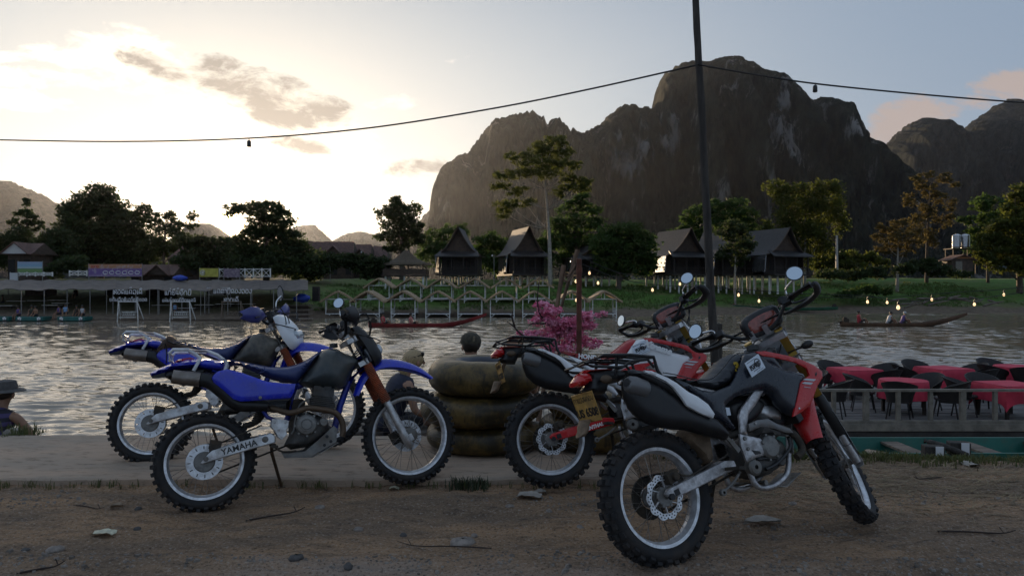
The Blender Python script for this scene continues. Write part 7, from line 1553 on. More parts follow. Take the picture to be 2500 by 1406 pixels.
# tables and benches on the decks
M_tabtop = mat('sky_sheen_table_top', (0.80, 0.76, 0.68), 0.45)  # bright sky reflection on the tops put into this pale colour
def picnic():
    r = thing('picnic_table', None, None)
    b = MB(); b.box((0, 0, 0.72), (1.9, 0.75, 0.05)); b.build('table_top', M_tabtop, r, 0)
    for sx in (-1, 1):
        for sy in (-1, 1): b = MB(); b.box((sx*0.8, sy*0.28, 0.35), (0.08, 0.08, 0.70)); b.build('leg', M_dwood, r, 0)
    for sy in (-1, 1): b = MB(); b.box((0, sy*0.7, 0.42), (1.9, 0.25, 0.05)); b.build('bench', M_dwood2, r, 0)
    return r
PT = picnic()
spots_ = [(42, 735, 82.6), (92, 734, 82.6), (142, 733, 82.6), (15, 746, 79.6), (128, 745, 79.6), (152, 740, 81), (205, 740, 82.6), (245, 740, 82.6), (285, 741, 82.6), (345, 740, 82.6), (500, 744, 80), (524, 731, 84), (550, 742, 80.4), (600, 742, 81), (628, 732, 84), (700, 731, 84), (460, 752, 79.6), (330, 755, 79.6), (590, 757, 79.6), (395, 745, 81)]
PTL = ['second from the left edge, under the tarp', 'third from the left edge, under the tarp', 'fourth from the left edge, under the tarp', 'closest to the left edge, lower deck', 'above the flowered raft with most people', 'just right and above that raft table', 'below the teal counter', 'left of the leftmost letter sign', 'under the leftmost letter sign', 'between the left and middle letter signs', 'below the gap of middle and right signs', 'higher one left of the right letter sign', 'behind the rightmost swing, left', 'right under the right letter sign', 'higher one right of the right letter sign', 'at the right end of the restaurant', 'low, right of the middle swing', 'low, right of the leftmost swing', 'low, behind the rightmost swing', 'left above the middle swing']
for i, (px, py, Y) in enumerate(spots_):
    o = PT if i == 0 else copy_tree(PT); p = at(px, py, Y); o.location = (p.x, p.y, p.z-0.72); o.rotation_euler = (0, 0, R(random.Random(i).uniform(-6, 6)))
    o['label'] = 'picnic table with sky sheen painted on its top, '+PTL[i]; o['category'] = 'table'; o['group'] = 'picnic tables of the waterfront restaurant'
# Lao letters standing in the open front
def sign_words(px, py, Y, rows, label):
    p = at(px, py, Y); r = thing('letter_sign', label, 'sign', (p.x, p.y, p.z), 0, 'white letter signs of the restaurant')
    for (w_, sz, dx_, dz_) in rows:
        me = lao_mesh('lettering', w_, sz, M_letter, 0.085); m4 = Matrix.Translation((dx_, 0, dz_)) @ Matrix.Rotation(R(90), 4, 'X'); link('lettering', me, r, mw=m4)
    b = MB(); L = 4.4
    for dx_ in (-L/2, L/2): b.bar((dx_, 0.06, -1.9), (dx_, 0.06, 0.75), 0.04, 0.04)
    b.build('sign_frame', M_steel, r, 0)
sign_words(312, 722, 75.6, (('h,o,d,ae,l,2,v,e,d,ii', 0.42, 0, 0.38), ('kh,l,i,f,v,ii,v,h,i,e,v,ai,s,h,ii,s,o,d', 0.30, 0.05, -0.42)), 'two lines of white letters, leftmost sign under the tarp')
sign_words(437, 724, 75.6, (('ae,k,1,kh,ue,n,2,o,ii,k,p,ii', 0.42, -0.1, 0.38), ('ae,t,1,f,n,2,a,t,a,kh,ue,p,ue,o,n,e,d,m,i', 0.28, 0.0, -0.40)), 'two lines of white letters, middle sign under the tarp')
sign_words(562, 720, 75.6, (('ae,l,t,a,p,ii,d,o,ng,v,o,ng', 0.40, 0.25, 0.36), ('h,a,k,e,d,ii', 0.38, 0.1, -0.52)), 'white letters with a short second line, rightmost sign under the tarp')
# swing frames in the shallows
def swing():
    r = thing('swing', None, None)
    for sx in (-1, 1):
        b = MB(); b.bar((sx*1.05, -0.02, -0.6), (sx*0.92, 0.0, 1.75), 0.085, 0.085); b.build('post', M_wpost, r, 0)
        b = MB(); b.bar((sx*1.25, 1.1, -0.6), (sx*0.92, 0.08, 1.70), 0.07, 0.07); b.build('strut', M_wpost, r, 0)
    b = MB(); b.box((0, 0, 1.78), (2.0, 0.09, 0.09)); b.build('top_beam', M_wpost, r, 0)
    b = MB(); b.box((0, -0.05, 0.22), (1.5, 0.5, 0.05)); st = b.build('seat', M_wpost, r, 0)
    b = MB()
    for i in range(7): b.tube([(-0.6+0.2*i+0.09*math.cos(t), 0.2, 0.55+0.18*math.sin(t)) for t in np.linspace(0, 6.28, 10)[:-1]], 0.025, 4, closed=True)
    b.box((0, 0.2, 0.78), (1.5, 0.05, 0.05)); b.build('backrest', M_wpost, st, 60)
    for sx in (-1, 1): b = MB(); b.tube([(sx*0.7, 0, 0.22), (sx*0.7, 0, 1.75)], 0.015, 5); b.build('rope', M_steel, r, 60)
    return r
SW = swing()
for i, (px, lab) in enumerate(((312, 'bare pale swing frame in the shallows, leftmost of the three'), (440, 'white swing frame with scrolled seat back, middle of the three'), (565, 'rusty pale swing frame, rightmost of the three'))):
    o = SW if i == 0 else copy_tree(SW, None, {'white_painted_post': M_plank_o} if i == 2 else None); p = at(px, 783, 73.4); o.location = (p.x, p.y, p.z+0.12); o['label'] = lab; o['category'] = 'swing'; o['group'] = 'swing frames in the shallows'
# teal rafts with painted flowers
M_teal = mat('teal_paint', (0.018, 0.115, 0.105), 0.5, var=0.3, vscale=3)
def raft():
    r = thing('raft', None, None); b = MB(); b.box((0, 0, 0.28), (2.7, 1.5, 0.42)); b.build('hull', M_teal, r, 0, bevel=0.05)
    for sx in (-1, 1):
        f_ = MB()
        for i in range(5): a = 2*math.pi*i/5+0.3; f_.disc((sx*0.95+0.12*math.cos(a), -0.76, 0.30+0.12*math.sin(a)), 0.085, 0.015, 'y', 8)
        f_.build('painted_flower', M_letter, r, 0)
        f_ = MB(); f_.disc((sx*1.0, -0.6, 0.0), 0.22, 0.4, 'y', 12); f_.build('float_drum', M_bplas, r, 60)
    b = MB(); b.box((0, 0.3, 0.56), (2.3, 0.5, 0.06)); b.build('seat', M_plank_o, r, 0)
    return r
RF = raft()
for i, (px, lab) in enumerate(((0, 'teal raft with white painted flowers, cut off by the left edge'), (83, 'teal raft with white painted flowers, second from the left edge'), (184, 'teal raft with white painted flowers carrying most people'))):
    o = RF if i == 0 else copy_tree(RF); p = at(px, 776, 73.6); o.location = (p.x, p.y, WATER); o['label'] = lab; o['category'] = 'raft'; o['group'] = 'flowered rafts at the left shore'
POSE_S = sit_pose(0.12); POSE_B = sit_pose(-0.05, legs='up')
M_lblue = mat('light_blue_shirt', (0.20, 0.34, 0.55), 0.7); M_white_s = mat('pale_shirt', (0.45, 0.45, 0.47), 0.7); M_red_v = mat('red_life_vest', (0.42, 0.035, 0.05), 0.6); M_orange_v = mat('faded_pink_vest', (0.5, 0.16, 0.15), 0.6); M_violet = mat('violet_shirt', (0.10, 0.06, 0.20), 0.7)
def far_person(px, py, Y, label, top, rz=0.0, kind='far_sit', pose=None, group=None, skin=None, hair=M_hair_d):
    p = at(px, py, Y); return person(label, kind, pose or POSE_S, (p.x, p.y, p.z), rz, skin or M_skin2, top, None, 1.1, group, 1, False, hair)
GP = 'people at the left waterfront'
far_person(46, 771, 73.9, 'person in dark clothes sitting on the left flowered raft', M_violet, R(160), group=GP)
far_person(78, 769, 73.9, 'person with raised arms sitting on the second flowered raft', M_olive, R(190), group=GP)
far_person(88, 771, 73.7, 'person with bare shoulders on the second flowered raft', M_skin2, R(170), group=GP)
far_person(160, 766, 73.9, 'person in light blue shirt on the right flowered raft', M_lblue, R(200), group=GP)
far_person(145, 768, 73.9, 'person in dark violet behind the light blue shirt', M_violet, R(150), group=GP)
far_person(202, 769, 73.9, 'person in pale shirt at the right end of the raft', M_white_s, R(180), group=GP)
far_person(188, 769, 74.1, 'person in brown between violet and pale shirts', M_dwood2, R(180), group=GP)
far_person(8, 741, 82, 'person seated at a table under the tarp at far left', M_olive, R(120), group=GP)
far_person(186, 722, 84.5, 'person standing dark against the teal counter', M_dwood, R(180), group=GP)
far_person(428, 760, 78, 'person in blue shirt behind the middle swing', M_lblue, R(180), group=GP)
# signs and banners
def banner(name, label, px0, px1, py0, py1, Y, fn, cat_='banner', posts=True, base=None):
    a = at(px0, py1, Y); b = at(px1, py0, Y); w, h = b.x-a.x, b.z-a.z
    r = thing(name, label, cat_, ((a.x+b.x)/2, Y, a.z))
    mb = MB(); mb.box((0, 0, h/2), (w, 0.05, h)); mb.build('panel', mat(name+'_print', (0.3, 0.3, 0.3), 0.55, fn=lambda g, tc, c: fn(g, tc, c, w, h)), r, 0)
    for sx in (-1, 1):
        q = MB(); q.box((sx*w/2, 0.07, h/2-1.0), (0.09, 0.07, h+2.2)); q.build('post', M_steel, r, 0)
    return r, w, h
def bill(g, tc, c, w, h):
    z = g.n('ShaderNodeSeparateXYZ', {0: tc}).outputs[2]; n = g.n('ShaderNodeTexNoise', {'Vector': tc, 'Scale': 1.6, 'Detail': 5.0}).outputs[0]
    t = g.m('ADD', g.m('DIVIDE', z, h), g.m('MULTIPLY', g.m('SUBTRACT', n, 0.5), 0.12))
    return g.ramp(t, [(0.0, (0.10, 0.22, 0.07)), (0.32, (0.18, 0.30, 0.10)), (0.36, (0.05, 0.12, 0.10)), (0.42, (0.42, 0.50, 0.50)), (0.62, (0.22, 0.38, 0.52)), (1.0, (0.30, 0.36, 0.50))])
banner('billboard', 'landscape billboard with blue sky and green field at far left', 43, 103, 639, 666, 92, bill, 'billboard')
def purp(g, tc, c, w, h):
    z = g.n('ShaderNodeSeparateXYZ', {0: tc}).outputs[2]; n = g.n('ShaderNodeTexNoise', {'Vector': tc, 'Scale': 2.2, 'Detail': 3.0}).outputs[0]
    col = g.ramp(g.m('DIVIDE', z, h), [(0.0, (0.30, 0.22, 0.36)), (0.25, (0.16, 0.09, 0.30)), (0.62, (0.18, 0.10, 0.28)), (0.70, (0.38, 0.19, 0.10)), (1.0, (0.42, 0.20, 0.10))])
    return g.mix(g.m('MULTIPLY', g.smooth(n, 0.52, 0.62), 0.5), col, (0.42, 0.38, 0.42))
bn, bw, bh = banner('banner', 'long purple and orange food banner above the tarp roof', 216, 346, 645, 675, 92, purp)
for i in range(6):
    mb = MB(); mb.tube([(bw*(-0.18+0.12*i)+0.30*math.cos(t), -0.03, bh*0.32+0.20*math.sin(t)) for t in np.linspace(0, 6.28, 14)[:-1]], 0.05, 5, closed=True); mb.build('plate_picture', M_letter, bn, 60)
for i in range(4):
    mb = MB(); mb.tube([(bw*(-0.43+0.035*i)+0.10*math.cos(t), -0.03, bh*0.80+0.14*math.sin(t)) for t in np.linspace(0, 6.28, 10)[:-1]], 0.03, 5, closed=True); mb.build('banner_digit', M_redl, bn, 60)
yb, yw, yh = banner('sign_board', 'yellow sign board with a round emblem on the white fence', 487, 533, 655, 676, 90, lambda g, tc, c, w, h: g.mix(g.smooth(g.n('ShaderNodeTexNoise', {'Vector': tc, 'Scale': 1.5}).outputs[0], 0.4, 0.6), (0.36, 0.33, 0.045), (0.46, 0.42, 0.07)), 'sign')
mb = MB(); mb.tube([(-yw*0.33+0.28*math.cos(t), -0.04, yh*0.5+0.28*math.sin(t)) for t in np.linspace(0, 6.28, 16)[:-1]], 0.05, 5, closed=True); mb.disc((-yw*0.33, -0.035, yh*0.5), 0.16, 0.02, 'y', 10); mb.build('emblem', M_wgable, yb, 60)
banner('sign_board', 'faded pale sign hung beside the yellow board', 546, 585, 656, 677, 90, lambda g, tc, c, w, h: g.mix(g.smooth(g.n('ShaderNodeTexNoise', {'Vector': g.vm('MULTIPLY', tc, (1, 1, 4)).outputs[0], 'Scale': 2.5}).outputs[0], 0.45, 0.55), (0.26, 0.20, 0.24), (0.15, 0.11, 0.16)), 'sign')
banner('notice_board', 'small plain white board at the far left end of the tarp roof', 24, 43, 666, 686, 90, lambda g, tc, c, w, h: g.mix(0.0, (0.52, 0.53, 0.55), (0.5, 0.5, 0.5)), 'board')
banner('wall_poster', 'white photo poster hanging behind the right letter sign', 505, 562, 702, 720, 80, lambda g, tc, c, w, h: g.mix(g.smooth(g.n('ShaderNodeTexNoise', {'Vector': tc, 'Scale': 2.2, 'Detail': 3.0}).outputs[0], 0.56, 0.60), (0.50, 0.50, 0.52), (0.05, 0.05, 0.06)), 'poster')
# white balustrades
def balustrade(label, px0, px1, py0, py1, Y):
    a = at(px0, py1, Y); b = at(px1, py0, Y); w, h = b.x-a.x, b.z-a.z; r = thing('fence', label, 'fence', ((a.x+b.x)/2, Y, a.z)); n = max(2, int(w/1.0))
    for i in range(n+1): q = MB(); q.box((-w/2+i*w/n, 0, h/2), (0.13, 0.13, h+0.1)); q.build('post', M_wpost, r, 0)
    for zz in (0.12, h-0.06): q = MB(); q.box((0, 0, zz), (w-0.14, 0.07, 0.09)); q.build('rail', M_wpost, r, 0)
    for i in range(n):
        for s_ in (-1, 1): q = MB(); q.bar((-w/2+(i+0.5)*w/n-s_*0.38*w/n, 0.0+0.04*s_, 0.18), (-w/2+(i+0.5)*w/n+s_*0.38*w/n, 0.0+0.04*s_, h-0.12), 0.05, 0.06); q.build('lattice', M_wpost, r, 0)
balustrade('white lattice fence below the landscape billboard', 45, 128, 665, 674, 91)
balustrade('white lattice fence running right of the yellow board', 536, 660, 656, 677, 91)
balustrade('short white lattice fence left of the purple banner', 170, 212, 661, 673, 91)
# utility poles and lamps
def lamp(px, y0, y1, Y, label):
    a = at(px, y1, Y); h = at(px, y0, Y).z-a.z; r = thing('lamp_post', label, 'lamp', tuple(a), 0, 'garden lamps')
    q = MB(); q.lathe([(0.05, -0.3), (0.04, h)], (0, 0, 0), 'z', 6); q.build('pole', M_steel, r, 60)
    q = MB(); q.bar((0, 0, h), (-0.25, 0, h+0.03), 0.03, 0.03); q.build('arm', M_steel, r, 0)
    q = MB(); q.ball((-0.25, 0, h-0.12), (0.10, 0.10, 0.14), 8, 6); q.build('lamp_shade', M_letter, r, 60)
lamp(806, 650, 682, 99, 'slim garden lamp below the brown lodges'); lamp(1206, 622, 690, 102, 'slim garden lamp between the first two stilt houses'); lamp(886, 614, 640, 118, 'small lamp before the middle brown lodge')
a = at(2043, 668, 106); r = thing('concrete_post', 'pale square concrete post standing alone right of the bamboo', 'post', tuple(a)); q = MB(); hh = at(2043, 575, 106).z-a.z; q.add([(-.17, -.17, -.5), (.17, -.17, -.5), (.17, .17, -.5), (-.17, .17, -.5), (-.11, -.11, hh), (.11, -.11, hh), (.11, .11, hh), (-.11, .11, hh)], [(3, 2, 1, 0), (4, 5, 6, 7), (0, 1, 5, 4), (1, 2, 6, 5), (2, 3, 7, 6), (3, 0, 4, 7)]); q.build('shaft', mat('pale_concrete', (0.36, 0.34, 0.31), 0.85, var=0.2), r, 0)
# water tanks on their stand and the hut below
def tank_stand():
    Y = 114; k = k_(Y); p = at(2345, 662, Y); r = thing('water_tower', 'steel stand with platform carrying the water tanks at right', 'tower', tuple(p)); z = lambda py: CAMZ-(py-703)*k-p.z
    M_tnk = mat('ribbed_steel_tank', (0.60, 0.60, 0.62), 0.22, 0.95)
    for sx in (-1, 1):
        for sy in (-1, 1): q = MB(); q.box((sx*1.7, sy*1.0, z(609)/2-0.2), (0.12, 0.12, z(609)+0.4)); q.build('leg', M_dwood2, r, 0)
    q = MB(); q.box((0, 0, z(608)), (3.9, 2.4, 0.12)); q.build('platform', M_dwood2, r, 0)
    for j, dx_ in enumerate((-0.62, 0.72)):
        t = thing('water_tank', ('left' if j == 0 else 'right')+' ribbed steel water tank on the stand, glinting in low sun', 'tank', (p.x+dx_, Y, p.z+z(605)), 0, 'steel water tanks')
        h = z(573)-z(605); q = MB(); pr = [(0, 0), (0.62, 0)]
        for i in range(12): zz = h*(0.06+0.075*i); pr += [(0.62, zz), (0.66, zz+h*0.025), (0.62, zz+h*0.05)]
        pr += [(0.60, h*0.97), (0.3, h*1.04), (0, h*1.05)]; q.lathe(pr, (0, 0, 0), 'z', 24); q.build('tank_body', M_tnk, t, 50)
        q = MB(); q.disc((0, 0, h*1.06), 0.18, 0.06, 'z', 12); q.build('lid', M_steel, t, 60)
    c = at(2337, 664, 110); u = thing('hut', 'small brown hut with pale door below the water tanks', 'hut', tuple(c)); kk = k_(110)
    q = MB(); q.box((0, 0, 0.95), (3.1, 2.6, 2.0)); q.build('wall', M_dwood2, u, 0)
    q = MB(); q.box((-0.55, -1.33, 0.75), (0.95, 0.06, 1.6)); q.build('door', mat('pale_door', (0.20, 0.18, 0.15), 0.8, var=0.3), u, 0)
    for sg in (-1, 1):
        q = MB(); pts = [(sg*2.0, -1.7, 1.75), (sg*2.0, 1.7, 1.75), (0, 1.7, 2.55), (0, -1.7, 2.55)]; q.add(pts+[(a_, b_, c_-0.1) for a_, b_, c_ in pts], [(0, 1, 2, 3), (7, 6, 5, 4), (0, 4, 5, 1), (1, 5, 6, 2), (2, 6, 7, 3), (3, 7, 4, 0)]); q.build('roof', M_tile, u, 0)
tank_stand()
c = at(2440, 655, 112); u = thing('tarp_cover', 'small pale blue tarp under the edge tree', 'tarp', tuple(c)); q = MB(); q.ball((0, 0, 0.1), (1.1, 0.8, 0.42), 12, 7); q.build('sheet', mat('pale_blue_tarp', (0.30, 0.36, 0.40), 0.6, var=0.3, bump=0.5, bscale=4), u, 60)
c = at(737, 728, 80); u = thing('tarp_cover', 'crumpled bright blue tarp on a small stand right of the restaurant', 'tarp', tuple(c)); q = MB(); q.ball((0, 0, 0.0), (0.95, 0.6, 0.42), 14, 9); rj = random.Random(6); q.v = [(a_+rj.uniform(-.08, .08), b_+rj.uniform(-.08, .08), c_+rj.uniform(-.09, .09)) for a_, b_, c_ in q.v]; M_btarp = mat('bright_blue_tarp', (0.02, 0.06, 0.42), 0.5, var=0.3); q.build('sheet', M_btarp, u, 40)
c = at(440, 681, 86); u = thing('tarp_cover', 'dark blue tarp folded on top of the tarp roof', 'tarp', tuple(c)); q = MB(); q.ball((0, 0, 0.1), (0.9, 0.5, 0.32), 12, 7); q.v = [(a_+rj.uniform(-.06, .06), b_+rj.uniform(-.06, .06), c_+rj.uniform(-.06, .06)) for a_, b_, c_ in q.v]; q.build('sheet', M_btarp, u, 40)
c = at(772, 733, 81); u = thing('cabinet', 'dark upright cabinet standing by the restaurant end', 'cabinet', tuple(c)); q = MB(); q.box((0, 0, 0.7), (0.72, 0.6, 1.6)); q.build('case', M_dwood, u, 0); q = MB(); q.box((0, -0.31, 0.7), (0.6, 0.03, 1.4)); q.build('door', M_dkgap, u, 0)
# ------------------------------------------------------------------ boats
M_bred = mat('red_boat_paint', (0.20, 0.020, 0.022), 0.45, var=0.35, vscale=2); M_bbrown = mat('brown_boat_wood', (0.10, 0.055, 0.032), 0.6, var=0.4, vscale=2); M_bgreen = mat('green_boat_paint', (0.02, 0.10, 0.055), 0.5, var=0.3, vscale=2)
def longboat(label, px0, px1, Y, m, bow='right', tipm=None, sheer=1.0, wz=WATER):
    a = at(px0, 800, Y); b = at(px1, 800, Y); L = b.x-a.x; r = thing('longboat', label, 'boat', ((a.x+b.x)/2, Y, wz), 0 if bow == 'right' else math.pi)
    q = MB(); n = 22; vs = []; ring = [(-1.0, 0.30), (-0.92, 0.02), (-0.5, -0.12), (0.5, -0.12), (0.92, 0.02), (1.0, 0.30), (0.92, 0.30), (0.80, 0.06), (-0.80, 0.06), (-0.92, 0.30)]
    for i in range(n):
        t = i/(n-1); w_ = 0.48*min(1.0, (t/0.12)**0.6*0.6+0.4 if t < 0.12 else 1.0)*(1-max(0, (t-0.62)/0.38)**1.8*0.93); ris = sheer*1.05*max(0, (t-0.58)/0.42)**1.7+0.12*max(0, (0.15-t)/0.15)
        for (u_, v_) in ring: vs.append((-L/2+L*t, u_*w_, v_*(1-0.45*max(0, (t-0.7)/0.3))+ris))
    k = len(ring); fs = [(i*k+j, (i+1)*k+j, (i+1)*k+(j+1) % k, i*k+(j+1) % k) for i in range(n-1) for j in range(k)]+[tuple(range(k)), tuple((n-1)*k+j for j in range(k-1, -1, -1))]
    q.add(vs, fs); q.build('hull', m, r, 50)
    for i in range(4): t = 0.2+0.13*i; q = MB(); q.box((-L/2+L*t, 0, 0.24), (0.22, 0.84, 0.03)); q.build('thwart', M_plank_o, r, 0)
    if tipm: q = MB(); q.box((L/2-0.25, 0, sheer*1.05+0.16), (0.5, 0.10, 0.10), (0, R(-18), 0)); q.build('bow_tip', tipm, r, 0)
    q = MB(); q.box((-L/2+0.45, 0, 0.50), (0.5, 0.32, 0.34)); q.box((-L/2+0.40, 0, 0.74), (0.3, 0.26, 0.14)); mt = q.build('outboard_motor', M_grime, r, 0, bevel=0.03)
    q = MB(); q.tube([(-L/2+0.3, 0, 0.5), (-L/2-1.6, 0, -0.05)], 0.035, 6); q.tube([(-L/2+0.6, 0, 0.62), (-L/2+1.2, 0.05, 0.72)], 0.02, 6); q.build('long_tail_shaft', M_grime, mt, 60)
    return r
GB = 'long boats on the river'
b1 = longboat('slim dark red longtail boat speeding in front of the shelters', 900, 1188, 63, M_bred); b1['group'] = GB
b2 = longboat('brown longtail boat with three passengers on the right of the river', 2052, 2362, 64, M_bbrown); b2['group'] = GB
b3 = longboat('green longboat with red bow moored on the far right shore', 1790, 2045, 99, M_bgreen, 'left', M_bred, 0.5, WATER+0.42); b3['group'] = GB
def boater(px, Y, label, top, lean_pose, kind, z=0.22, rz=R(-90), hair=M_hair_d):
    p = at(px, 790, Y); return person(label, kind, lean_pose, (p.x, Y, WATER+z), rz, M_skin2, top, None, 1.22, 'people riding in the long boats', 1, False, hair)
POSE_BOAT = sit_pose(-0.08, legs='up'); POSE_BOAT2 = sit_pose(0.35, legs='up')
boater(936, 63, 'person in red life vest at the back of the red boat', M_red_v, POSE_BOAT, 'boat_sit', 0.14)
boater(1004, 63, 'person leaning back in a pale vest in the red boat', M_orange_v, POSE_BOAT, 'boat_sit', 0.1)
boater(2098, 64, 'person in red life vest steering the brown boat', M_red_v, POSE_BOAT, 'boat_sit', 0.28)
boater(2168, 64, 'person in pale vest and dark sleeves in the brown boat', M_white_s, POSE_BOAT2, 'boat_sit_lean', 0.24)
boater(2202, 64, 'person in white hat and dark blue top in the brown boat', M_violet, POSE_BOAT2, 'boat_sit_lean', 0.24, hair=M_white_s)
# driftwood on the right shore
M_drift = mat('grey_driftwood', (0.15, 0.125, 0.10), 0.9, var=0.4, vscale=3)
gD = random.Random(21)
DWL = [a+' of the tangle on the right shore' for a in ('leftmost', 'second from the left', 'third from the left', 'fourth from the left', 'fifth from the left', 'sixth from the left', 'seventh from the left', 'left of the middle', 'middle one', 'right of the middle', 'seventh from the right', 'sixth from the right', 'fifth from the right', 'fourth from the right', 'third from the right', 'second from the right', 'rightmost')]
for i in range(17):
    px = 2195+245*i/16; p = at(px, 735+gD.uniform(-6, 8), 96); L = gD.uniform(1.0, 3.4); a = gD.uniform(-0.35, 0.35); r = thing('driftwood', 'grey driftwood log, '+DWL[i], 'log', (p.x, p.y+gD.uniform(-2, 2), p.z+gD.uniform(-0.1, 0.3)), gD.uniform(-0.5, 0.5), 'driftwood logs on the far shore')
    q = MB(); q.tube(spl([(-L/2, 0, -a*L/2), (0, 0.05, 0.06), (L/2, 0, a*L/2)], 4), [0.16, 0.13, 0.06], 7); q.build('log', M_drift, r, 60)
# ------------------------------------------------------------------ inner tubes on the pavement
def tube_cols(g, tc, c):
    n = g.n('ShaderNodeTexNoise', {'Vector': tc, 'Scale': 3.2, 'Detail': 7.0, 'Roughness': 0.7}).outputs[0]
    v = g.n('ShaderNodeTexNoise', {'Vector': g.vm('MULTIPLY', tc, (9, 9, 1.2)).outputs[0], 'Scale': 2.2, 'Detail': 4.0, 'Roughness': 0.7}).outputs[0]
    col = g.mix(g.smooth(n, 0.38, 0.62), (0.026, 0.020, 0.009), (0.155, 0.098, 0.028))
    return g.mix(g.m('MULTIPLY', g.smooth(v, 0.50, 0.68), 0.75), col, (0.022, 0.017, 0.012))
M_tube = mat('muddy_inner_tube', (0.1, 0.1, 0.1), 0.42, fn=tube_cols, bump=0.25, bscale=14, spec=0.4)
M_tubein = mat('sky_tinted_rubber', (0.018, 0.022, 0.035), 0.35)  # dark blue sky reflection inside the hole put into the colour
def inner_tube(x, y, z, Rm, r, rz_, label, ang=0.0, tilt=(0, 0)):
    o = thing('inner_tube', label, 'inner tube', (x, y, z), ang, 'stacked truck inner tubes'); mb = MB(); n, m_ = 64, 22; g = random.Random(int(z*1000)+int(x*10)); ph = [g.uniform(0, 6.28) for _ in range(4)]; vs = []; fs = []
    for i in range(n):
        a = 2*math.pi*i/n; wob = 1+0.025*math.sin(2*a+ph[0])+0.015*math.sin(5*a+ph[1])
        for j in range(m_):
            b = 2*math.pi*j/m_; cr = 1+0.012*math.sin(11*a+ph[2]+3*math.sin(b)); cb, sb = math.cos(b), math.sin(b); sb = math.copysign(abs(sb)**0.85, sb)
            rr = Rm*wob+r*cb*cr; vs.append((rr*math.cos(a), rr*math.sin(a), rz_*sb*cr+tilt[0]*rr*math.cos(a)+tilt[1]*rr*math.sin(a)))
    fo = []; fi = []
    for i in range(n):
        for j in range(m_):
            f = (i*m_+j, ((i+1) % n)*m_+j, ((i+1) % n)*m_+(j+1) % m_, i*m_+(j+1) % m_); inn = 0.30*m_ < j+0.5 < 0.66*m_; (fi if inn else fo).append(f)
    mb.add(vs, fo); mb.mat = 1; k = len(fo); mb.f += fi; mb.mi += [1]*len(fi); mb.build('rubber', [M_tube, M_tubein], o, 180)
    v = MB(); v.tube([(Rm-r*0.95, 0.02, 0.02), (Rm-r*1.25, 0.02, 0.03)], 0.009, 8); v.build('valve', M_dull, o, 60)
    return o
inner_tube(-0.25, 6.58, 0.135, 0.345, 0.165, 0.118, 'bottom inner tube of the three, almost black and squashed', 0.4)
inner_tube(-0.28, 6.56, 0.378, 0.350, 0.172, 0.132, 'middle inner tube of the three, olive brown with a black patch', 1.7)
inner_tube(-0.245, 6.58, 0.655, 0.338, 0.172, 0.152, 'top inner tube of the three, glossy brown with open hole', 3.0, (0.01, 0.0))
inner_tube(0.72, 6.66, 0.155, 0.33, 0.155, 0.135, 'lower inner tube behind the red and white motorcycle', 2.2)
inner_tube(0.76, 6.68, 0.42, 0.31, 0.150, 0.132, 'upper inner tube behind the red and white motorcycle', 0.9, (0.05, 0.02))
# ledge where people sit, and the people
M_step = mat('dark_wet_concrete', (0.12, 0.10, 0.085), 0.85, var=0.3, vscale=4, bump=0.4, bscale=14)
mb = MB(); mb.box((-0.55, 7.78, -0.32), (3.0, 0.62, 0.60)); tag(mb.build('step', M_step, None, 0, bevel=0.02), 'low concrete step below the pavement', kind='structure')
PW = sit_pose(0.42, head=(0.01, 0.05, -0.03), la=((-.06, .10, -.25), (.02, .30, -.22), (.05, .37, -.18)), ra=((.07, .04, -.27), (.04, .24, -.36), (.02, .32, -.34)))
woman = person('woman with blond hair, sunglasses pushed up, navy vest, sitting behind the front wheel', 'woman', PW, (-1.30, 7.62, -0.05), R(-62), None, M_navy, None, 1.0, None, 2, True, M_hair_b, 'long')
h = Vector(PW['head']); mb = MB()
for sx in (-1, 1): mb.ball(h+Vector((sx*0.042, 0.068, 0.085)), (0.036, 0.016, 0.026), 12, 8)
mb.tube([h+Vector((-0.09, 0.04, 0.085)), h+Vector((-0.1, -0.05, 0.06))], 0.006, 6); mb.tube([h+Vector((0.09, 0.04, 0.085)), h+Vector((0.1, -0.05, 0.06))], 0.006, 6); mb.tube([h+Vector((-0.03, 0.085, 0.09)), h+Vector((0.03, 0.085, 0.09))], 0.006, 6)
sg_ = thing('sunglasses', 'dark sunglasses pushed up on the blond hair', 'sunglasses', mw=woman.matrix_basis.copy()); sg_.location = (-1.30, 7.62, -0.05); sg_.rotation_euler = (0, 0, R(-62)); mb.build('lens', M_ink, sg_, 60)
PC = sit_pose(0.12)
capman = person('man in a mottled olive cap seen from behind over the tubes', 'capman', PC, (-0.40, 7.80, 0.02), R(28), None, M_olive, None, 1.0, None, 2, True, M_hair_d)
h = Vector(PC['head']); mb = MB(); mb.lathe([(0.108, 0.0), (0.110, 0.03), (0.098, 0.075), (0.066, 0.108), (0.02, 0.122), (0, 0.123)], h+Vector((0, -0.008, 0.038)), 'z', 24)
mb.v = [(a, (b-h.y)*1.12+h.y, c) for a, b, c in mb.v]; pk = [(-0.075, 0.10, 0.045), (-0.06, 0.165, 0.030), (0, 0.19, 0.026), (0.06, 0.165, 0.030), (0.075, 0.10, 0.045)]; mb.add([h+Vector(p) for p in pk]+[h+Vector(p)+Vector((0, 0, 0.008)) for p in pk], [(0, 1, 2, 3, 4), (9, 8, 7, 6, 5)]+[(i, i+5, i+6, i+1) for i in range(4)]); 
cp = thing('cap', 'mottled olive and black cap on the man behind the tubes', 'cap'); cp.location = capman.location; cp.rotation_euler = capman.rotation_euler; mb.build('crown', M_camo, cp, 50)
mb = MB(); mb.box(h+Vector((-0.02, -0.128, 0.085)), (0.022, 0.008, 0.075), (0.25, 0, 0)); mb.build('strap', mat('tan_strap', (0.22, 0.18, 0.12), 0.8), cp, 0)
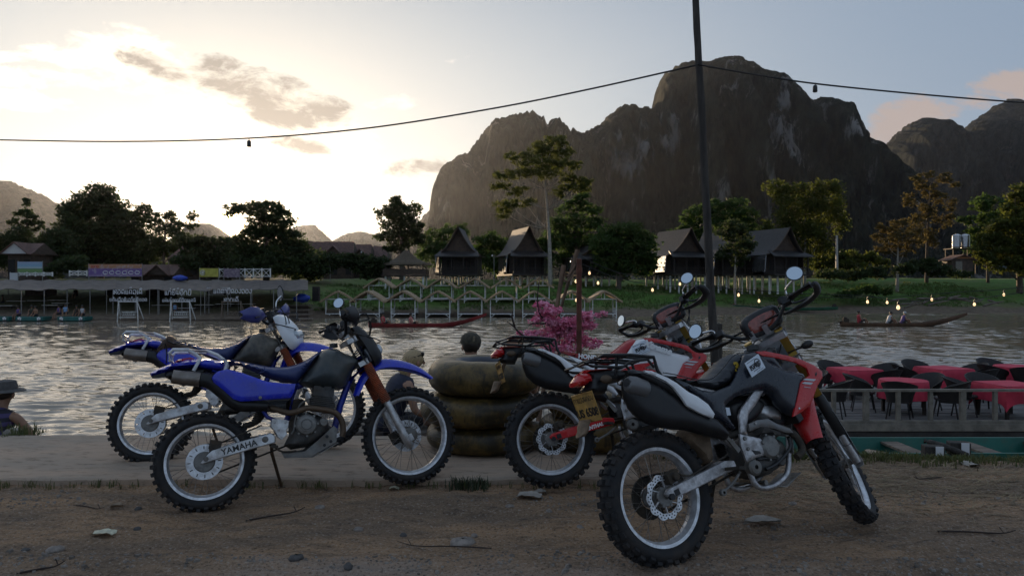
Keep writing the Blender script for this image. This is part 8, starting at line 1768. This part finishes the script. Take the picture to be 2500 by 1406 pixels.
PB = sit_pose(0.05)
person('bald man seen from behind beside the pink blossom', 'bald', PB, (0.02, 7.85, 0.055), R(12), None, M_navy, None, 1.0, None, 2, True, None)
PM = sit_pose(0.38, head=(0, 0.0, -0.02), la=None, ra=((.15, .03, -.17), (.30, .02, -.36), (.33, .04, -.42)))
hatman = person('man in grey brimmed hat and dark tank top leaning on one arm at far left', 'hatman', PM, (-5.42, 7.62, -0.42), R(-8), M_skin2, M_tank_t, None, 1.0, None, 2, True, M_hair_d)
h = Vector(PM['head']); mb = MB(); mb.lathe([(0.19, -0.012), (0.17, 0.004), (0.118, 0.012), (0.112, 0.05), (0.098, 0.095), (0.05, 0.108), (0, 0.10)], h+Vector((0, 0, 0.045)), 'z', 28); mb.lathe([(0, 0.0), (0.115, 0.0), (0.165, -0.008), (0.19, -0.016)], h+Vector((0, 0, 0.045)), 'z', 28)
hh = thing('hat', 'grey felt hat with narrow brim on the man at far left', 'hat'); hh.location = hatman.location; hh.rotation_euler = hatman.rotation_euler; mb.build('crown', M_hat, hh, 50)
st_ = thing('stone', 'pale rounded stone by the hand of the man at far left', 'stone', (-4.95, 7.35, -0.06)); mb = MB(); mb.ball((0, 0, 0.02), (0.115, 0.09, 0.085), 14, 9); mb.build('rock', mat('pale_river_stone', (0.30, 0.26, 0.22), 0.7, var=0.3, vscale=9), st_, 60)
tufts('weeds', 'leafy weeds around the man at far left', [(random.Random(i).uniform(-5.9, -4.7), random.Random(i+50).uniform(7.10, 7.35), -0.02) for i in range(60)], 0.13, M_blade, 71, 6, 0.006)

# ------------------------------------------------------------------ poles, wires and bulbs
M_pole = mat('weathered_pole', (0.055, 0.048, 0.042), 0.9, var=0.5, vscale=7, stretch=(3, 3, 0.5), bump=0.8, bscale=16)
M_rust = mat('rusty_steel', (0.13, 0.045, 0.028), 0.75, 0.2, var=0.4, vscale=9)
M_pole2 = mat('brown_bamboo', (0.16, 0.095, 0.058), 0.8, var=0.35, vscale=5)
M_wire = mat('black_cable', (0.012, 0.012, 0.013), 0.6)
o = thing('wooden_pole', 'tall slightly crooked wooden pole rising out of the frame', 'pole', (2.05, 7.2, -0.55)); mb = MB()
pts = [(0.0, 0, 0), (-0.03, 0, 0.6), (-0.075, 0, 1.3), (-0.115, 0, 2.0), (-0.165, 0, 2.9), (-0.205, 0, 3.7), (-0.25, 0, 4.5), (-0.30, 0, 5.6)]; mb.tube(spl(pts, 5), [0.045, 0.042, 0.038, 0.035, 0.031], 10); g = random.Random(9); mb.v = [(a+g.uniform(-.003, .003), b+g.uniform(-.003, .003), c) for a, b, c in mb.v]; mb.build('shaft', M_pole, o, 60)
o = thing('short_post', 'short dark post stub right of the tall pole', 'post', (2.125, 7.6, -0.9)); mb = MB(); mb.lathe([(0.040, 0), (0.037, 1.96), (0, 1.97)], (0, 0, 0), 'z', 12); mb.build('shaft', M_pole, o, 50)
o = thing('rusty_pole', 'thin rust red steel pole in front of the blossom', 'pole', (0.762, 8.4, -1.0)); mb = MB(); mb.lathe([(0.031, 0), (0.030, 2.76), (0, 2.765)], (0, 0, 0), 'z', 12); mb.build('shaft', M_rust, o, 50); mb = MB(); mb.lathe([(0.036, 2.60), (0.036, 2.66)], (0, 0, 0), 'z', 12); mb.lathe([(0.034, 2.5), (0.034, 2.52)], (0, 0, 0), 'z', 12); mb.build('band', M_rust, o, 50)
for i, (a, b, lab) in enumerate(((at(1376, 648, 10.5), at(1335, 900, 10.3), 'shorter brown mooring pole leaning left behind the blossom'), (at(1410, 610, 10.7), at(1330, 890, 10.5), 'longer brown mooring pole leaning left behind the blossom'))):
    d = b-a; b = a+d*1.75; o = thing('mooring_pole', lab, 'pole', tuple(b), 0, 'leaning mooring poles'); mb = MB(); mb.tube([(0, 0, 0), tuple(a-b)], [0.044, 0.036], 8); mb.build('shaft', M_pole2, o, 50)
o = thing('rope', 'two sagging ropes tied between the leaning mooring poles', 'rope', tuple(at(1372, 672, 10.4)))
def cable(name, label, pts, r, cat_='cable', m=M_wire, k=8):
    P0 = Vector(pts[0]); o = thing(name, label, cat_, tuple(P0)); mb = MB(); mb.tube(spl([Vector(p)-P0 for p in pts], k), r, 6); mb.build('strand', m, o, 180); return o
mb = MB(); c0 = at(1372, 672, 10.4)
for y0, y1 in ((668, 640), (682, 655)): mb.tube(spl([at(1374, y0, 10.45)-c0, at(1388, y0+4, 10.5)-c0, at(1404, y1+6, 10.6)-c0], 5), 0.012, 6)
mb.build('strand', M_pole2, o, 180)
cable('overhead_cable', 'long black cable sagging from the tall pole to the left', [at(-260, 335, 9.4), at(0, 342, 9.0), at(300, 346, 8.5), at(608, 338, 8.1), at(900, 313, 7.8), at(1200, 266, 7.5), at(1450, 216, 7.3), at(1698, 160, 7.16)], 0.0085)
cable('overhead_cable', 'black cable running from the tall pole to the right edge', [at(1702, 158, 7.16), at(1850, 184, 7.3), at(2000, 206, 7.4), at(2250, 231, 7.6), at(2500, 251, 7.8), at(2760, 266, 8.0)], 0.0085)
M_bulbglass = mat('clear_bulb', (0.50, 0.42, 0.30), 0.12, coat=0.5)
def bulb(px, py, Y, label, lit, group, sc=1.0):
    p = at(px, py, Y); o = thing('light_bulb', label, 'bulb', tuple(p), 0, group); mb = MB(); mb.lathe([(0, 0.055), (0.012, 0.055), (0.017, 0.03), (0.018, 0.0), (0.013, -0.005)], (0, 0, 0), 'z', 10); mb.tube([(0, 0, 0.05), (0, 0, 0.095)], 0.005, 5); mb.build('socket', M_bplas, o, 50)
    mb = MB(); mb.lathe([(0.012, -0.004), (0.018, -0.02), (0.028, -0.045), (0.026, -0.065), (0.014, -0.08), (0, -0.084)], (0, 0, 0), 'z', 12); mb.build('glass', M_lampglow if lit else M_bulbglass, o, 60); o.scale = (sc,)*3; return o
def dark_lamp(px, py, Y, label):
    p = at(px, py, Y); o = thing('lamp_socket', label, 'lamp', tuple(p), 0, 'dark lamp sockets on the overhead cable'); mb = MB(); mb.lathe([(0, 0.03), (0.014, 0.03), (0.022, 0.018), (0.023, -0.035), (0.018, -0.04), (0, -0.04)], (0, 0, 0), 'z', 12); mb.tube([(0, 0, 0.03), (0, 0, 0.055)], 0.006, 5); mb.build('socket', M_bplas, o, 50)
dark_lamp(608, 350, 8.1, 'dark lamp socket hanging on the left cable'); dark_lamp(1990, 216, 7.4, 'dark lamp socket hanging on the right cable')
FB = 'festoon bulbs over the river deck'
cA = [(1410, 640), (1500, 676), (1593, 694), (1700, 701), (1803, 706), (1960, 717), (2118, 723), (2193, 735), (2290, 732), (2379, 729), (2480, 716), (2600, 700)]
cB = [(1414, 625), (1520, 668), (1660, 680), (1760, 700), (1853, 721), (2010, 726), (2166, 725), (2275, 718), (2360, 712), (2451, 706), (2600, 690)]
cable('festoon_cable', 'lower thin festoon cable carrying lit bulbs at right', [at(a, b, 12.6) for a, b in cA], 0.006); cable('festoon_cable', 'upper thin festoon cable carrying lit bulbs at right', [at(a, b, 13.0) for a, b in cB], 0.006)
labs = ['leftmost lit bulb of the lower festoon, over the grass', 'lit bulb just right of the tall pole', 'lit bulb left of the round mirror', 'lit bulb above the handguard gap at right', 'largest lit bulb nearest the three passengers', 'lit bulb over the driftwood, right part']
for (px, py, Y), lab in zip(((1593, 703, 12.6), (1803, 715, 12.6), (1853, 730, 13.0), (2118, 732, 12.6), (2193, 744, 12.6), (2379, 738, 12.6)), labs): bulb(px, py, Y, lab, True, FB, 0.75 if px != 2193 else 1.0)
for (px, py), lab in zip(((1660, 689), (2166, 734), (2275, 727), (2451, 715)), ('lit bulb of the upper festoon left of the pole', 'lit bulb above the steersman in the red vest', 'lit bulb over the brown boat bow', 'rightmost lit bulb, near the right edge')): bulb(px, py, 13.0, lab, True, FB, 0.7)
for (px, py), lab in zip(((1439, 662), (1406, 682), (1460, 686), (1410, 706), (1407, 728)), ('bulb highest beside the rusty pole', 'bulb just left of the rusty pole, upper', 'bulb right of the rusty pole over the stilts', 'bulb left of the rusty pole, middle', 'bulb left of the rusty pole, lowest')): bulb(px, py, 10.2, lab, True, 'bulbs beside the rusty pole', 0.6)

# ------------------------------------------------------------------ pink blossom
M_pink = mat('pink_petals', (0.92, 0.46, 0.60), 0.6, var=0.2, col2=(0.80, 0.14, 0.30), vscale=9, trans=0.2)
M_twig = mat('dark_twig', (0.035, 0.022, 0.018), 0.85)
bt = tree('blossom_tree', 'small artificial tree with bright pink blossom behind the red and white motorcycle', 1375, 8.7, 1010, [(1322, 745, 26, 8), (1340, 760, 36, 12), (1322, 780, 30, 14), (1362, 785, 34, 16), (1400, 790, 30, 18), (1350, 812, 40, 16), (1395, 825, 40, 18), (1325, 828, 38, 14), (1440, 772, 30, 9), (1470, 765, 16, 5), (1430, 795, 26, 12), (1295, 815, 26, 9), (1272, 812, 10, 5), (1440, 838, 30, 12), (1375, 850, 46, 12)], M_pink, 0.030, 1.15, M_twig, 0.022, 91, depth=0.7, group='plants on the near bank', sub=14)
k = 8.7/F; mb = MB(); o_ = bt.location
for pts in ([(1300, 835), (1268, 812), (1252, 795), (1238, 785)], [(1258, 800), (1250, 775), (1252, 760)], [(1345, 800), (1320, 770), (1312, 735), (1316, 690)], [(1335, 790), (1300, 790), (1290, 796)]): mb.tube(spl([at(a, b, 8.62)-o_ for a, b in pts], 4), [0.014, 0.010, 0.005], 6)
mb.build('bare_branch', M_twig, bt, 60)

# ------------------------------------------------------------------ floating deck with tables
FZ = -1.36
M_deck = mat('grey_weathered_planks', (0.16, 0.15, 0.145), 0.72, var=0.45, vscale=2.2, stretch=(0.6, 6, 1), bump=0.35, bscale=14)
M_rail = mat('grey_rail_wood', (0.20, 0.18, 0.15), 0.8, var=0.35, vscale=4, bump=0.3, bscale=12)
M_beam = mat('dark_wet_beam', (0.040, 0.036, 0.034), 0.8, var=0.4, vscale=2.5, bump=0.4, bscale=8)
dk = thing('floating_deck', 'grey plank deck floating on the river with low railing at right', 'deck', (11.5, 15.2, WATER))
X0, X1 = 5.0-11.5, 19.0-11.5; gk = random.Random(31); base = None
for i in range(32):
    y = 0.09+i*0.185; cut = gk.uniform(-3, 3)
    for a, b in ((X0, cut-0.004), (cut+0.004, X1)):
        mb = MB(); mb.box(((a+b)/2, y, FZ-WATER-0.02+gk.uniform(-.006, .006)), (b-a, 0.172+gk.uniform(-.006, .004), 0.04)); mb.build('plank', M_deck, dk, 0)
for i, (zt, h) in enumerate(((FZ-WATER-0.07, 0.14), (FZ-WATER-0.27, 0.22), (FZ-WATER-0.50, 0.20))):
    mb = MB(); mb.box(((X0+X1)/2, -0.02+0.03*i, zt), (X1-X0, 0.09, h)); mb.build('side_beam', [M_rail, M_beam, M_beam][i], dk, 0)
mb = MB(); mb.box(((X0+X1)/2, 3.0, 0.1), (X1-X0-0.3, 5.6, 0.5)); mb.build('float', M_beam, dk, 0)
x = X0+0.3; i = 0
while x < X1:
    wp_ = 0.11 if i % 3 == 0 else 0.075; mb = MB(); mb.box((x, 0.04, FZ-WATER+0.33), (wp_, 0.075, 0.66)); mb.build('rail_post', M_rail, dk, 0); x += 0.665; i += 1
mb = MB(); mb.box(((X0+X1)/2, 0.04, FZ-WATER+0.685), (X1-X0, 0.10, 0.05)); mb.build('top_rail', M_rail, dk, 0)
mb = MB(); mb.box(((X0+X1)/2, 0.03, FZ-WATER+0.03), (X1-X0, 0.12, 0.07)); mb.build('bottom_rail', M_rail, dk, 0)
M_cloth = mat('red_tablecloth', (0.56, 0.035, 0.075), 0.75, var=0.12, vscale=3)
M_wick = mat('black_wicker', (0.016, 0.013, 0.013), 0.55, bump=0.6, bscale=70, dirt=(0.06, 0.05, 0.05), dirt_amt=0.3)
def table(x, y, half, rnd, lab, rz):
    t = thing('dining_table', 'dark table under the '+lab, 'table', (x, y, FZ), rz, 'dining tables on the floating deck'); mb = MB()
    if rnd: mb.disc((0, 0, 0.71), half, 0.04, 'z', 28)
    else: mb.box((0, 0, 0.71), (half*2, half*2, 0.04))
    mb.build('table_top', M_dwood, t, 30)
    for sx in (-1, 1):
        for sy in (-1, 1): mb = MB(); q = half*(0.6 if rnd else 0.85); mb.box((sx*q, sy*q, 0.345), (0.06, 0.06, 0.69)); mb.build('leg', M_dwood, t, 0)
    c = thing('tablecloth', lab, 'tablecloth', (x, y, FZ), rz, 'red tablecloths on the floating deck'); mb = MB(); n = 96; vs = []; g = random.Random(int(x*100)); ph = g.uniform(0, 6)
    for ring, (s_, dz) in enumerate(((0.0, 0), (0.5, 0), (0.98, 0), (1.015, -0.02), (1.03, -0.12), (1.05, -0.24), (1.07, -0.36))):
        for i in range(n):
            a = 2*math.pi*i/n
            if rnd: bx_, by_ = math.cos(a)*half, math.sin(a)*half; corner = 0.25
            else:
                m_ = max(abs(math.cos(a)), abs(math.sin(a))); bx_, by_ = math.cos(a)/m_*half, math.sin(a)/m_*half; corner = (min(abs(math.cos(a)), abs(math.sin(a)))/m_)**5
            fold = (0.035*math.sin(13*a+ph)+0.02*math.sin(23*a))*(ring-3)/3*(0.5+corner) if ring > 3 else 0
            k2 = s_+fold+(0.10*corner*(ring-3)/3 if ring > 3 and not rnd else 0); drop = dz*(1+0.45*corner)
            vs.append((bx_*k2, by_*k2, 0.737+drop))
    fs = [(r_*n+i, r_*n+(i+1) % n, (r_+1)*n+(i+1) % n, (r_+1)*n+i) for r_ in range(1, 6) for i in range(n)]+[tuple(n+i for i in range(n-1, -1, -1))]
    fs = [f[::-1] for f in fs]; vs2 = [(a*0.985, b*0.985, c_-0.006) for a, b, c_ in vs]; o_ = len(vs); mb.add(vs+vs2, fs+[tuple(v+o_ for v in f[::-1]) for f in fs]); mb.build('cloth', M_cloth, c, 50)
table(8.76, 18.9, 0.47, False, 'square red tablecloth nearest the red motorcycle, back row', R(12))
table(8.76, 16.55, 0.50, True, 'round red tablecloth in the front row', 0)
table(11.15, 19.1, 0.48, False, 'square red tablecloth, second in the back row', R(14))
table(13.3, 19.5, 0.52, True, 'round red tablecloth cut by the right edge, back row', 0)
table(10.72, 15.95, 0.48, False, 'square red tablecloth cut by the right edge, front row', R(8))
def chair_proto():
    r = thing('wicker_chair', None, None); mb = MB(); n = 26; vs = []
    for i in range(n+1):
        a = R(-128+256*i/n); t = abs(a)/R(128); top = 0.84-0.24*(t**1.5)-0.10*max(0, t-0.8)*5*0.3; lean_ = 0.10*(1-t)
        for (zz, rr) in ((0.36, 0.245), (0.50, 0.27), (0.50+(top-0.50)*0.6, 0.30+lean_*0.5), (top, 0.325+lean_)):
            for th in (0, 0.022): vs.append((-(math.sin(a))*(rr-th), -(math.cos(a))*(rr-th), zz))
    fs = []
    for i in range(n):
        for j in range(3):
            a = i*8+j*2; b = (i+1)*8+j*2; fs += [(a, b, b+2, a+2), (a+1, a+3, b+3, b+1)]
        a = i*8; b = (i+1)*8; fs += [(a+6, b+6, b+7, a+7), (a, a+1, b+1, b)]
    for i in (0, n): fs += [(i*8+j*2, i*8+j*2+2, i*8+j*2+3, i*8+j*2+1) for j in range(3)]
    mb.add(vs, fs); mb.build('backrest', M_wick, r, 60)
    mb = MB(); mb.lathe([(0, 0.40), (0.24, 0.40), (0.26, 0.425), (0.24, 0.45), (0, 0.455)], (0, 0.02, 0), 'z', 20); mb.build('seat', M_wick, r, 50)
    for sx in (-1, 1):
        for sy in (-1, 1): mb = MB(); mb.tube([(sx*0.17, 0.02+sy*0.17, 0.41), (sx*0.23, 0.02+sy*0.24, 0)], [0.022, 0.016], 6); mb.build('leg', M_wick, r, 50)
    return r
CH = chair_proto()
cl = [(7.95, 19.0, 8.76, 18.9, 'left of the back square table nearest the bike'), (9.62, 19.2, 8.76, 18.9, 'right of the back square table nearest the bike'), (9.15, 18.12, 8.76, 18.9, 'in front of the back square table nearest the bike'), (8.55, 19.75, 8.76, 18.9, 'behind the back square table nearest the bike'),
      (7.98, 16.85, 8.76, 16.5, 'left of the round front table'), (8.28, 15.80, 8.76, 16.5, 'in front of the round front table, left one'), (9.50, 16.95, 8.76, 16.5, 'right behind the round front table'), (9.32, 15.78, 8.76, 16.5, 'in front of the round front table, right one'),
      (10.28, 19.2, 11.15, 19.1, 'left of the second back square table'), (10.95, 20.0, 11.15, 19.1, 'behind the second back square table'), (12.02, 19.35, 11.15, 19.1, 'right of the second back square table'), (11.55, 18.22, 11.15, 19.1, 'in front of the second back square table'),
      (12.45, 19.1, 13.3, 19.5, 'left of the round back table at the edge'), (13.25, 20.4, 13.3, 19.5, 'behind the round back table at the edge'), (12.95, 18.62, 13.3, 19.5, 'in front of the round back table at the edge'),
      (9.92, 16.25, 10.72, 15.95, 'left of the front square table at the edge'), (10.75, 16.85, 10.72, 15.95, 'behind the front square table at the edge'), (11.6, 16.1, 10.72, 15.95, 'right of the front square table at the edge'),
      (7.05, 17.5, 6.3, 17.3, 'half hidden behind the fork of the near red motorcycle, back one'), (6.95, 16.0, 6.3, 16.6, 'half hidden behind the fork of the near red motorcycle, front one')]
for i, (x, y, tx, ty, lab) in enumerate(cl):
    o = CH if i == 0 else copy_tree(CH); o.location = (x, y, FZ); o.rotation_euler = (0, 0, math.atan2(ty-y, tx-x)-math.pi/2+R(gk.uniform(-12, 12))); o['label'] = 'black wicker tub chair '+lab; o['category'] = 'chair'; o['group'] = 'wicker chairs on the floating deck'
# teal boat pulled against the bank
M_tealb = mat('teal_hull_paint', (0.010, 0.125, 0.095), 0.5, var=0.3, vscale=3, dirt=(0.08, 0.07, 0.05), dirt_amt=0.4)
tb = longboat('teal painted boat lying along the near bank at right', 1750, 3150, 9.3, M_tealb, 'right', None, 0.9, -0.84); tb['group'] = 'boats moored at the near bank'
# ------------------------------------------------------------------ litter, stones and straw on the verge
M_stone = mat('grey_brown_stone', (0.26, 0.22, 0.19), 0.8, var=0.35, vscale=18, bump=0.3, bscale=40)
M_stoned = mat('dark_stone', (0.085, 0.078, 0.074), 0.75, var=0.35, vscale=18, bump=0.3, bscale=40)
M_card = mat('crumpled_cardboard', (0.36, 0.32, 0.28), 0.8, var=0.25, vscale=14)
M_paper = mat('pale_paper_scrap', (0.60, 0.57, 0.42), 0.7, var=0.3, vscale=20)
M_dleaf = mat('dead_leaf', (0.30, 0.22, 0.15), 0.75, var=0.4, vscale=16)
def on_ground(px, py):
    p = atz(px, py, 0.0)
    for _ in range(3): p = atz(px, py, nz_(p.x, p.y))
    return p
def stone(px, py, w, h, lab, m=None, d=0.8):
    p = on_ground(px, py); k = p.y/F; o = thing('stone', lab, 'stone', tuple(p), random.Random(px).uniform(0, 6.28), 'loose stones on the verge'); mb = MB(); mb.ball((0, 0, 0), (w*k/2, w*k/2*d, h*k*0.75), 12, 8); g = random.Random(px+py); s_ = w*k*0.05; mb.v = [(a+g.uniform(-s_, s_), b+g.uniform(-s_, s_), c+g.uniform(-s_, s_)*0.7) for a, b, c in mb.v]; mb.build('rock', m or M_stone, o, 80)
for a in ((1130, 1326, 66, 18, 'large flat pinkish stone half buried near the bottom centre'), (722, 1363, 40, 14, 'grey oblong stone at the bottom left of centre', M_stoned), (850, 1384, 30, 15, 'dark wedge shaped stone at the bottom edge', M_stoned), (1158, 1308, 22, 9, 'small pale round stone above the large flat one'), (985, 1308, 22, 11, 'dark pebble on the gravel ridge', M_stoned), (780, 1239, 30, 9, 'flat tan stone below the kickstand'), (875, 1293, 24, 10, 'small tan stone left of the gravel ridge'), (335, 1292, 20, 9, 'dark pebble left of the paper scrap', M_stoned), (338, 1243, 18, 10, 'dark clod below the rear wheel', M_stoned), (62, 1343, 24, 9, 'dark flat stone at the lower left', M_stoned), (135, 1342, 44, 12, 'broad flat stone at the lower left'), (1245, 1236, 26, 8, 'pale flat stone near the crumpled cardboard'), (1415, 1290, 30, 12, 'tan stone near the big rear tyre'), (1340, 1248, 20, 7, 'small grey stone left of the near rear wheel'), (1935, 1230, 26, 8, 'flat stone under the near red motorcycle')): stone(*a)
def scrap(px, py, w, h, lab, m, name='litter', ang=0.0, cat_='litter'):
    p = on_ground(px, py); k = p.y/F; o = thing(name, lab, cat_, (p.x, p.y, p.z+0.006), ang); g = random.Random(px); W_, D_ = w*k, h*k*3.2; n, m_ = 9, 5; vs = []
    for i in range(n):
        for j in range(m_):
            t = i/(n-1); u = j/(m_-1)-0.5; wd = (1-abs(2*t-1)**2.6) if name == 'dead_leaf' else 1-0.25*abs(math.sin(5*t+px)); vs.append(((t-0.5)*W_, u*D_*wd+g.uniform(-.05, .05)*D_, 0.012*math.sin(3.1*t)+abs(u)*0.035*(1 if name == 'dead_leaf' else 0.5)+g.uniform(0, .006)))
    fs = [(i*m_+j, (i+1)*m_+j, (i+1)*m_+j+1, i*m_+j+1) for i in range(n-1) for j in range(m_-1)]; o_ = len(vs); mb = MB(); mb.add(vs+[(a, b, c-0.003) for a, b, c in vs], fs+[tuple(v+o_ for v in f[::-1]) for f in fs]); mb.build('sheet', m, o, 40)
scrap(1292, 1214, 58, 14, 'torn flat cardboard lying between the red wheels', M_card, ang=-0.25); scrap(1320, 1206, 30, 9, 'smaller cardboard piece touching the torn one', M_card, ang=0.2)
scrap(1862, 1279, 92, 14, 'long curled pale dead leaf below the near red engine', M_card, 'dead_leaf', 0.1, 'leaf'); scrap(252, 1307, 54, 11, 'pale yellow paper scrap at the lower left', M_paper, ang=0.1); scrap(962, 1197, 24, 6, 'small white paper bit by the front blue wheel', M_paper); scrap(742, 1176, 18, 5, 'tiny white paper bit left of the front blue wheel', M_paper)
scrap(285, 1243, 30, 7, 'brown dead leaf below the rear blue wheel', M_dleaf, 'dead_leaf', 0.3, 'leaf'); scrap(100, 1180, 60, 10, 'long brown dead leaf at the pavement edge on the left', M_dleaf, 'dead_leaf', 0.35, 'leaf'); scrap(2140, 1112, 50, 16, 'brown curled leaf at the grassy edge on the right', M_dleaf, 'dead_leaf', 0.5, 'leaf'); scrap(2370, 1137, 30, 14, 'tan scrap in the grass at right', M_card)
def twig(px0, py0, px1, py1, lab, r=0.006, lift=0.01):
    a, b = on_ground(px0, py0), on_ground(px1, py1); o = thing('twig', lab, 'twig', tuple(a), 0, 'twigs on the verge'); mb = MB(); d = b-a; mb.tube(spl([(0, 0, lift), tuple(d*0.4+Vector((0, 0.02, lift))), tuple(d*0.8+Vector((0, -0.01, lift*2))), tuple(d+Vector((0, 0, lift*4)))], 4), [r, r*0.8, r*0.4], 6); mb.tube([tuple(d*0.85+Vector((0, 0, lift*2))), tuple(d*0.85+Vector((-0.02, 0.01, 0.05)))], r*0.5, 5); mb.build('stick', M_twig, o, 60)
twig(600, 1274, 745, 1252, 'dark forked twig below the blue engine'); twig(40, 1404, 160, 1386, 'long dark twig at the lower left corner'); twig(180, 1236, 256, 1251, 'thin brown twig below the rear blue wheel', 0.004); twig(1200, 1342, 970, 1338, 'thin dry stalk at the bottom centre', 0.004); twig(2300, 1168, 2230, 1176, 'bent grey stick at the right', 0.005); twig(2290, 1300, 2480, 1310, 'dark twig at the lower right', 0.006)
a, b = at(2258, 1076, 6.9), at(2362, 1112, 6.6); o = thing('log', 'dark broken branch lying over the blocks by the teal boat', 'log', tuple(a)); mb = MB(); mb.tube(spl([(0, 0, 0), tuple((b-a)*0.5+Vector((0, 0, 0.01))), tuple(b-a)], 4), [0.026, 0.032, 0.028], 8); mb.build('branch', M_pole, o, 60)
for (px, py, lab) in ((2278, 1103, 'white faced dark block left of the broken branch'), (2340, 1094, 'white faced dark block right of the broken branch')):
    p = at(px, py, 6.75); o = thing('block', lab, 'block', tuple(p), R(-12), 'blocks by the teal boat'); mb = MB(); mb.box((0, 0, 0), (0.17, 0.12, 0.12)); mb.build('core', M_pole, o, 0, bevel=0.008); mb = MB(); mb.box((0.035, -0.063, 0.0), (0.065, 0.006, 0.125)); mb.build('label_face', M_letter, o, 0)
gp = random.Random(44); mb = MB(); M_grav = mat('gravel', (0.30, 0.26, 0.225), 0.85, var=0.5, col2=(0.11, 0.09, 0.075), vscale=9.0)
def pebble(x, y, s):
    z = nz_(x, y); n = 5; vs = [(x+s*math.cos(2*math.pi*i/n+gp.random())*gp.uniform(.7, 1.1), y+s*math.sin(2*math.pi*i/n+gp.random())*gp.uniform(.7, 1.1), z-0.004) for i in range(n)]+[(x+gp.uniform(-.3, .3)*s+s*0.55*math.cos(2*math.pi*i/n), y+s*0.55*math.sin(2*math.pi*i/n), z+s*gp.uniform(.35, .7)) for i in range(n)]
    mb.add(vs, [tuple(range(n, 2*n))]+[(i, (i+1) % n, n+(i+1) % n, n+i) for i in range(n)])
P_ = np.stack([np.array([gp.uniform(-3.6, 3.8) for _ in range(9000)]), np.array([gp.uniform(3.2, 5.45) for _ in range(9000)])], 1)
dens_ = fbm(P_[:, 0]*1.1, P_[:, 1]*1.8, 3, 55)
for (x, y), d_ in zip(P_, dens_):
    ridge = math.exp(-((y-3.85+0.03*x)/0.10)**2)
    if d_+ridge*1.2+max(0, 3.9-y)*0.55 > 0.15+gp.random()*0.35: pebble(x, y, gp.uniform(0.004, 0.013)*(2.0 if gp.random() < 0.08 else 1))
tag(mb.build('gravel', M_grav, None, 50), 'small grey gravel scattered over the verge', kind='stuff')
mb = MB()
for _ in range(2600):
    x = gp.uniform(1.5, 4.6); y = gp.gauss(5.55, 0.45)
    if y > 6.4 or y < 4.4: continue
    z = nz_(x, y)+0.006; a = gp.gauss(0, 0.7); l = gp.uniform(0.04, 0.16); w = gp.uniform(.0015, .004); c, s_ = math.cos(a), math.sin(a); up_ = gp.uniform(0, .03) if gp.random() < .3 else 0.004
    mb.add([(x-s_*w, y+c*w, z), (x+s_*w, y-c*w, z), (x+c*l+s_*w, y+s_*l-c*w, z+up_), (x+c*l-s_*w, y+s_*l+c*w, z+up_)], [(0, 1, 2, 3)])
tag(mb.build('straw', mat('dry_straw', (0.30, 0.22, 0.12), 0.8, var=0.4, col2=(0.12, 0.085, 0.05), vscale=5), None, 0), 'dry straw strewn over the earth at right', kind='stuff')
tufts('grass_tuft', 'dark grass tuft at the pavement edge between the blue and red bikes', [(-0.33+random.Random(i).uniform(-.13, .13), 5.42+random.Random(i+9).uniform(-.04, .03), -0.035) for i in range(26)], 0.085, mat('dark_grass', (0.035, 0.045, 0.018), 0.7, var=0.3), 72, 6, 0.004)

# ------------------------------------------------------------------ evening haze: one closed volume round everything
hm = bpy.data.materials.new('evening_air'); hm.use_nodes = True; ht = hm.node_tree; ht.nodes.clear(); hg = NG(ht)
hp_ = hg.n('ShaderNodeVolumePrincipled'); hp_.inputs['Color'].default_value = (0.80, 0.86, 1.0, 1); hp_.inputs['Density'].default_value = 0.000022; hp_.inputs['Anisotropy'].default_value = 0.70
ho = hg.n('ShaderNodeOutputMaterial'); ht.links.new(hp_.outputs[0], ho.inputs['Volume'])
mb = MB(); mb.box((0, 3270, 318), (12600, 6900, 646)); hz = mb.build('haze', hm, None, 0); tag(hz, 'thin evening haze over the whole valley', kind='stuff')
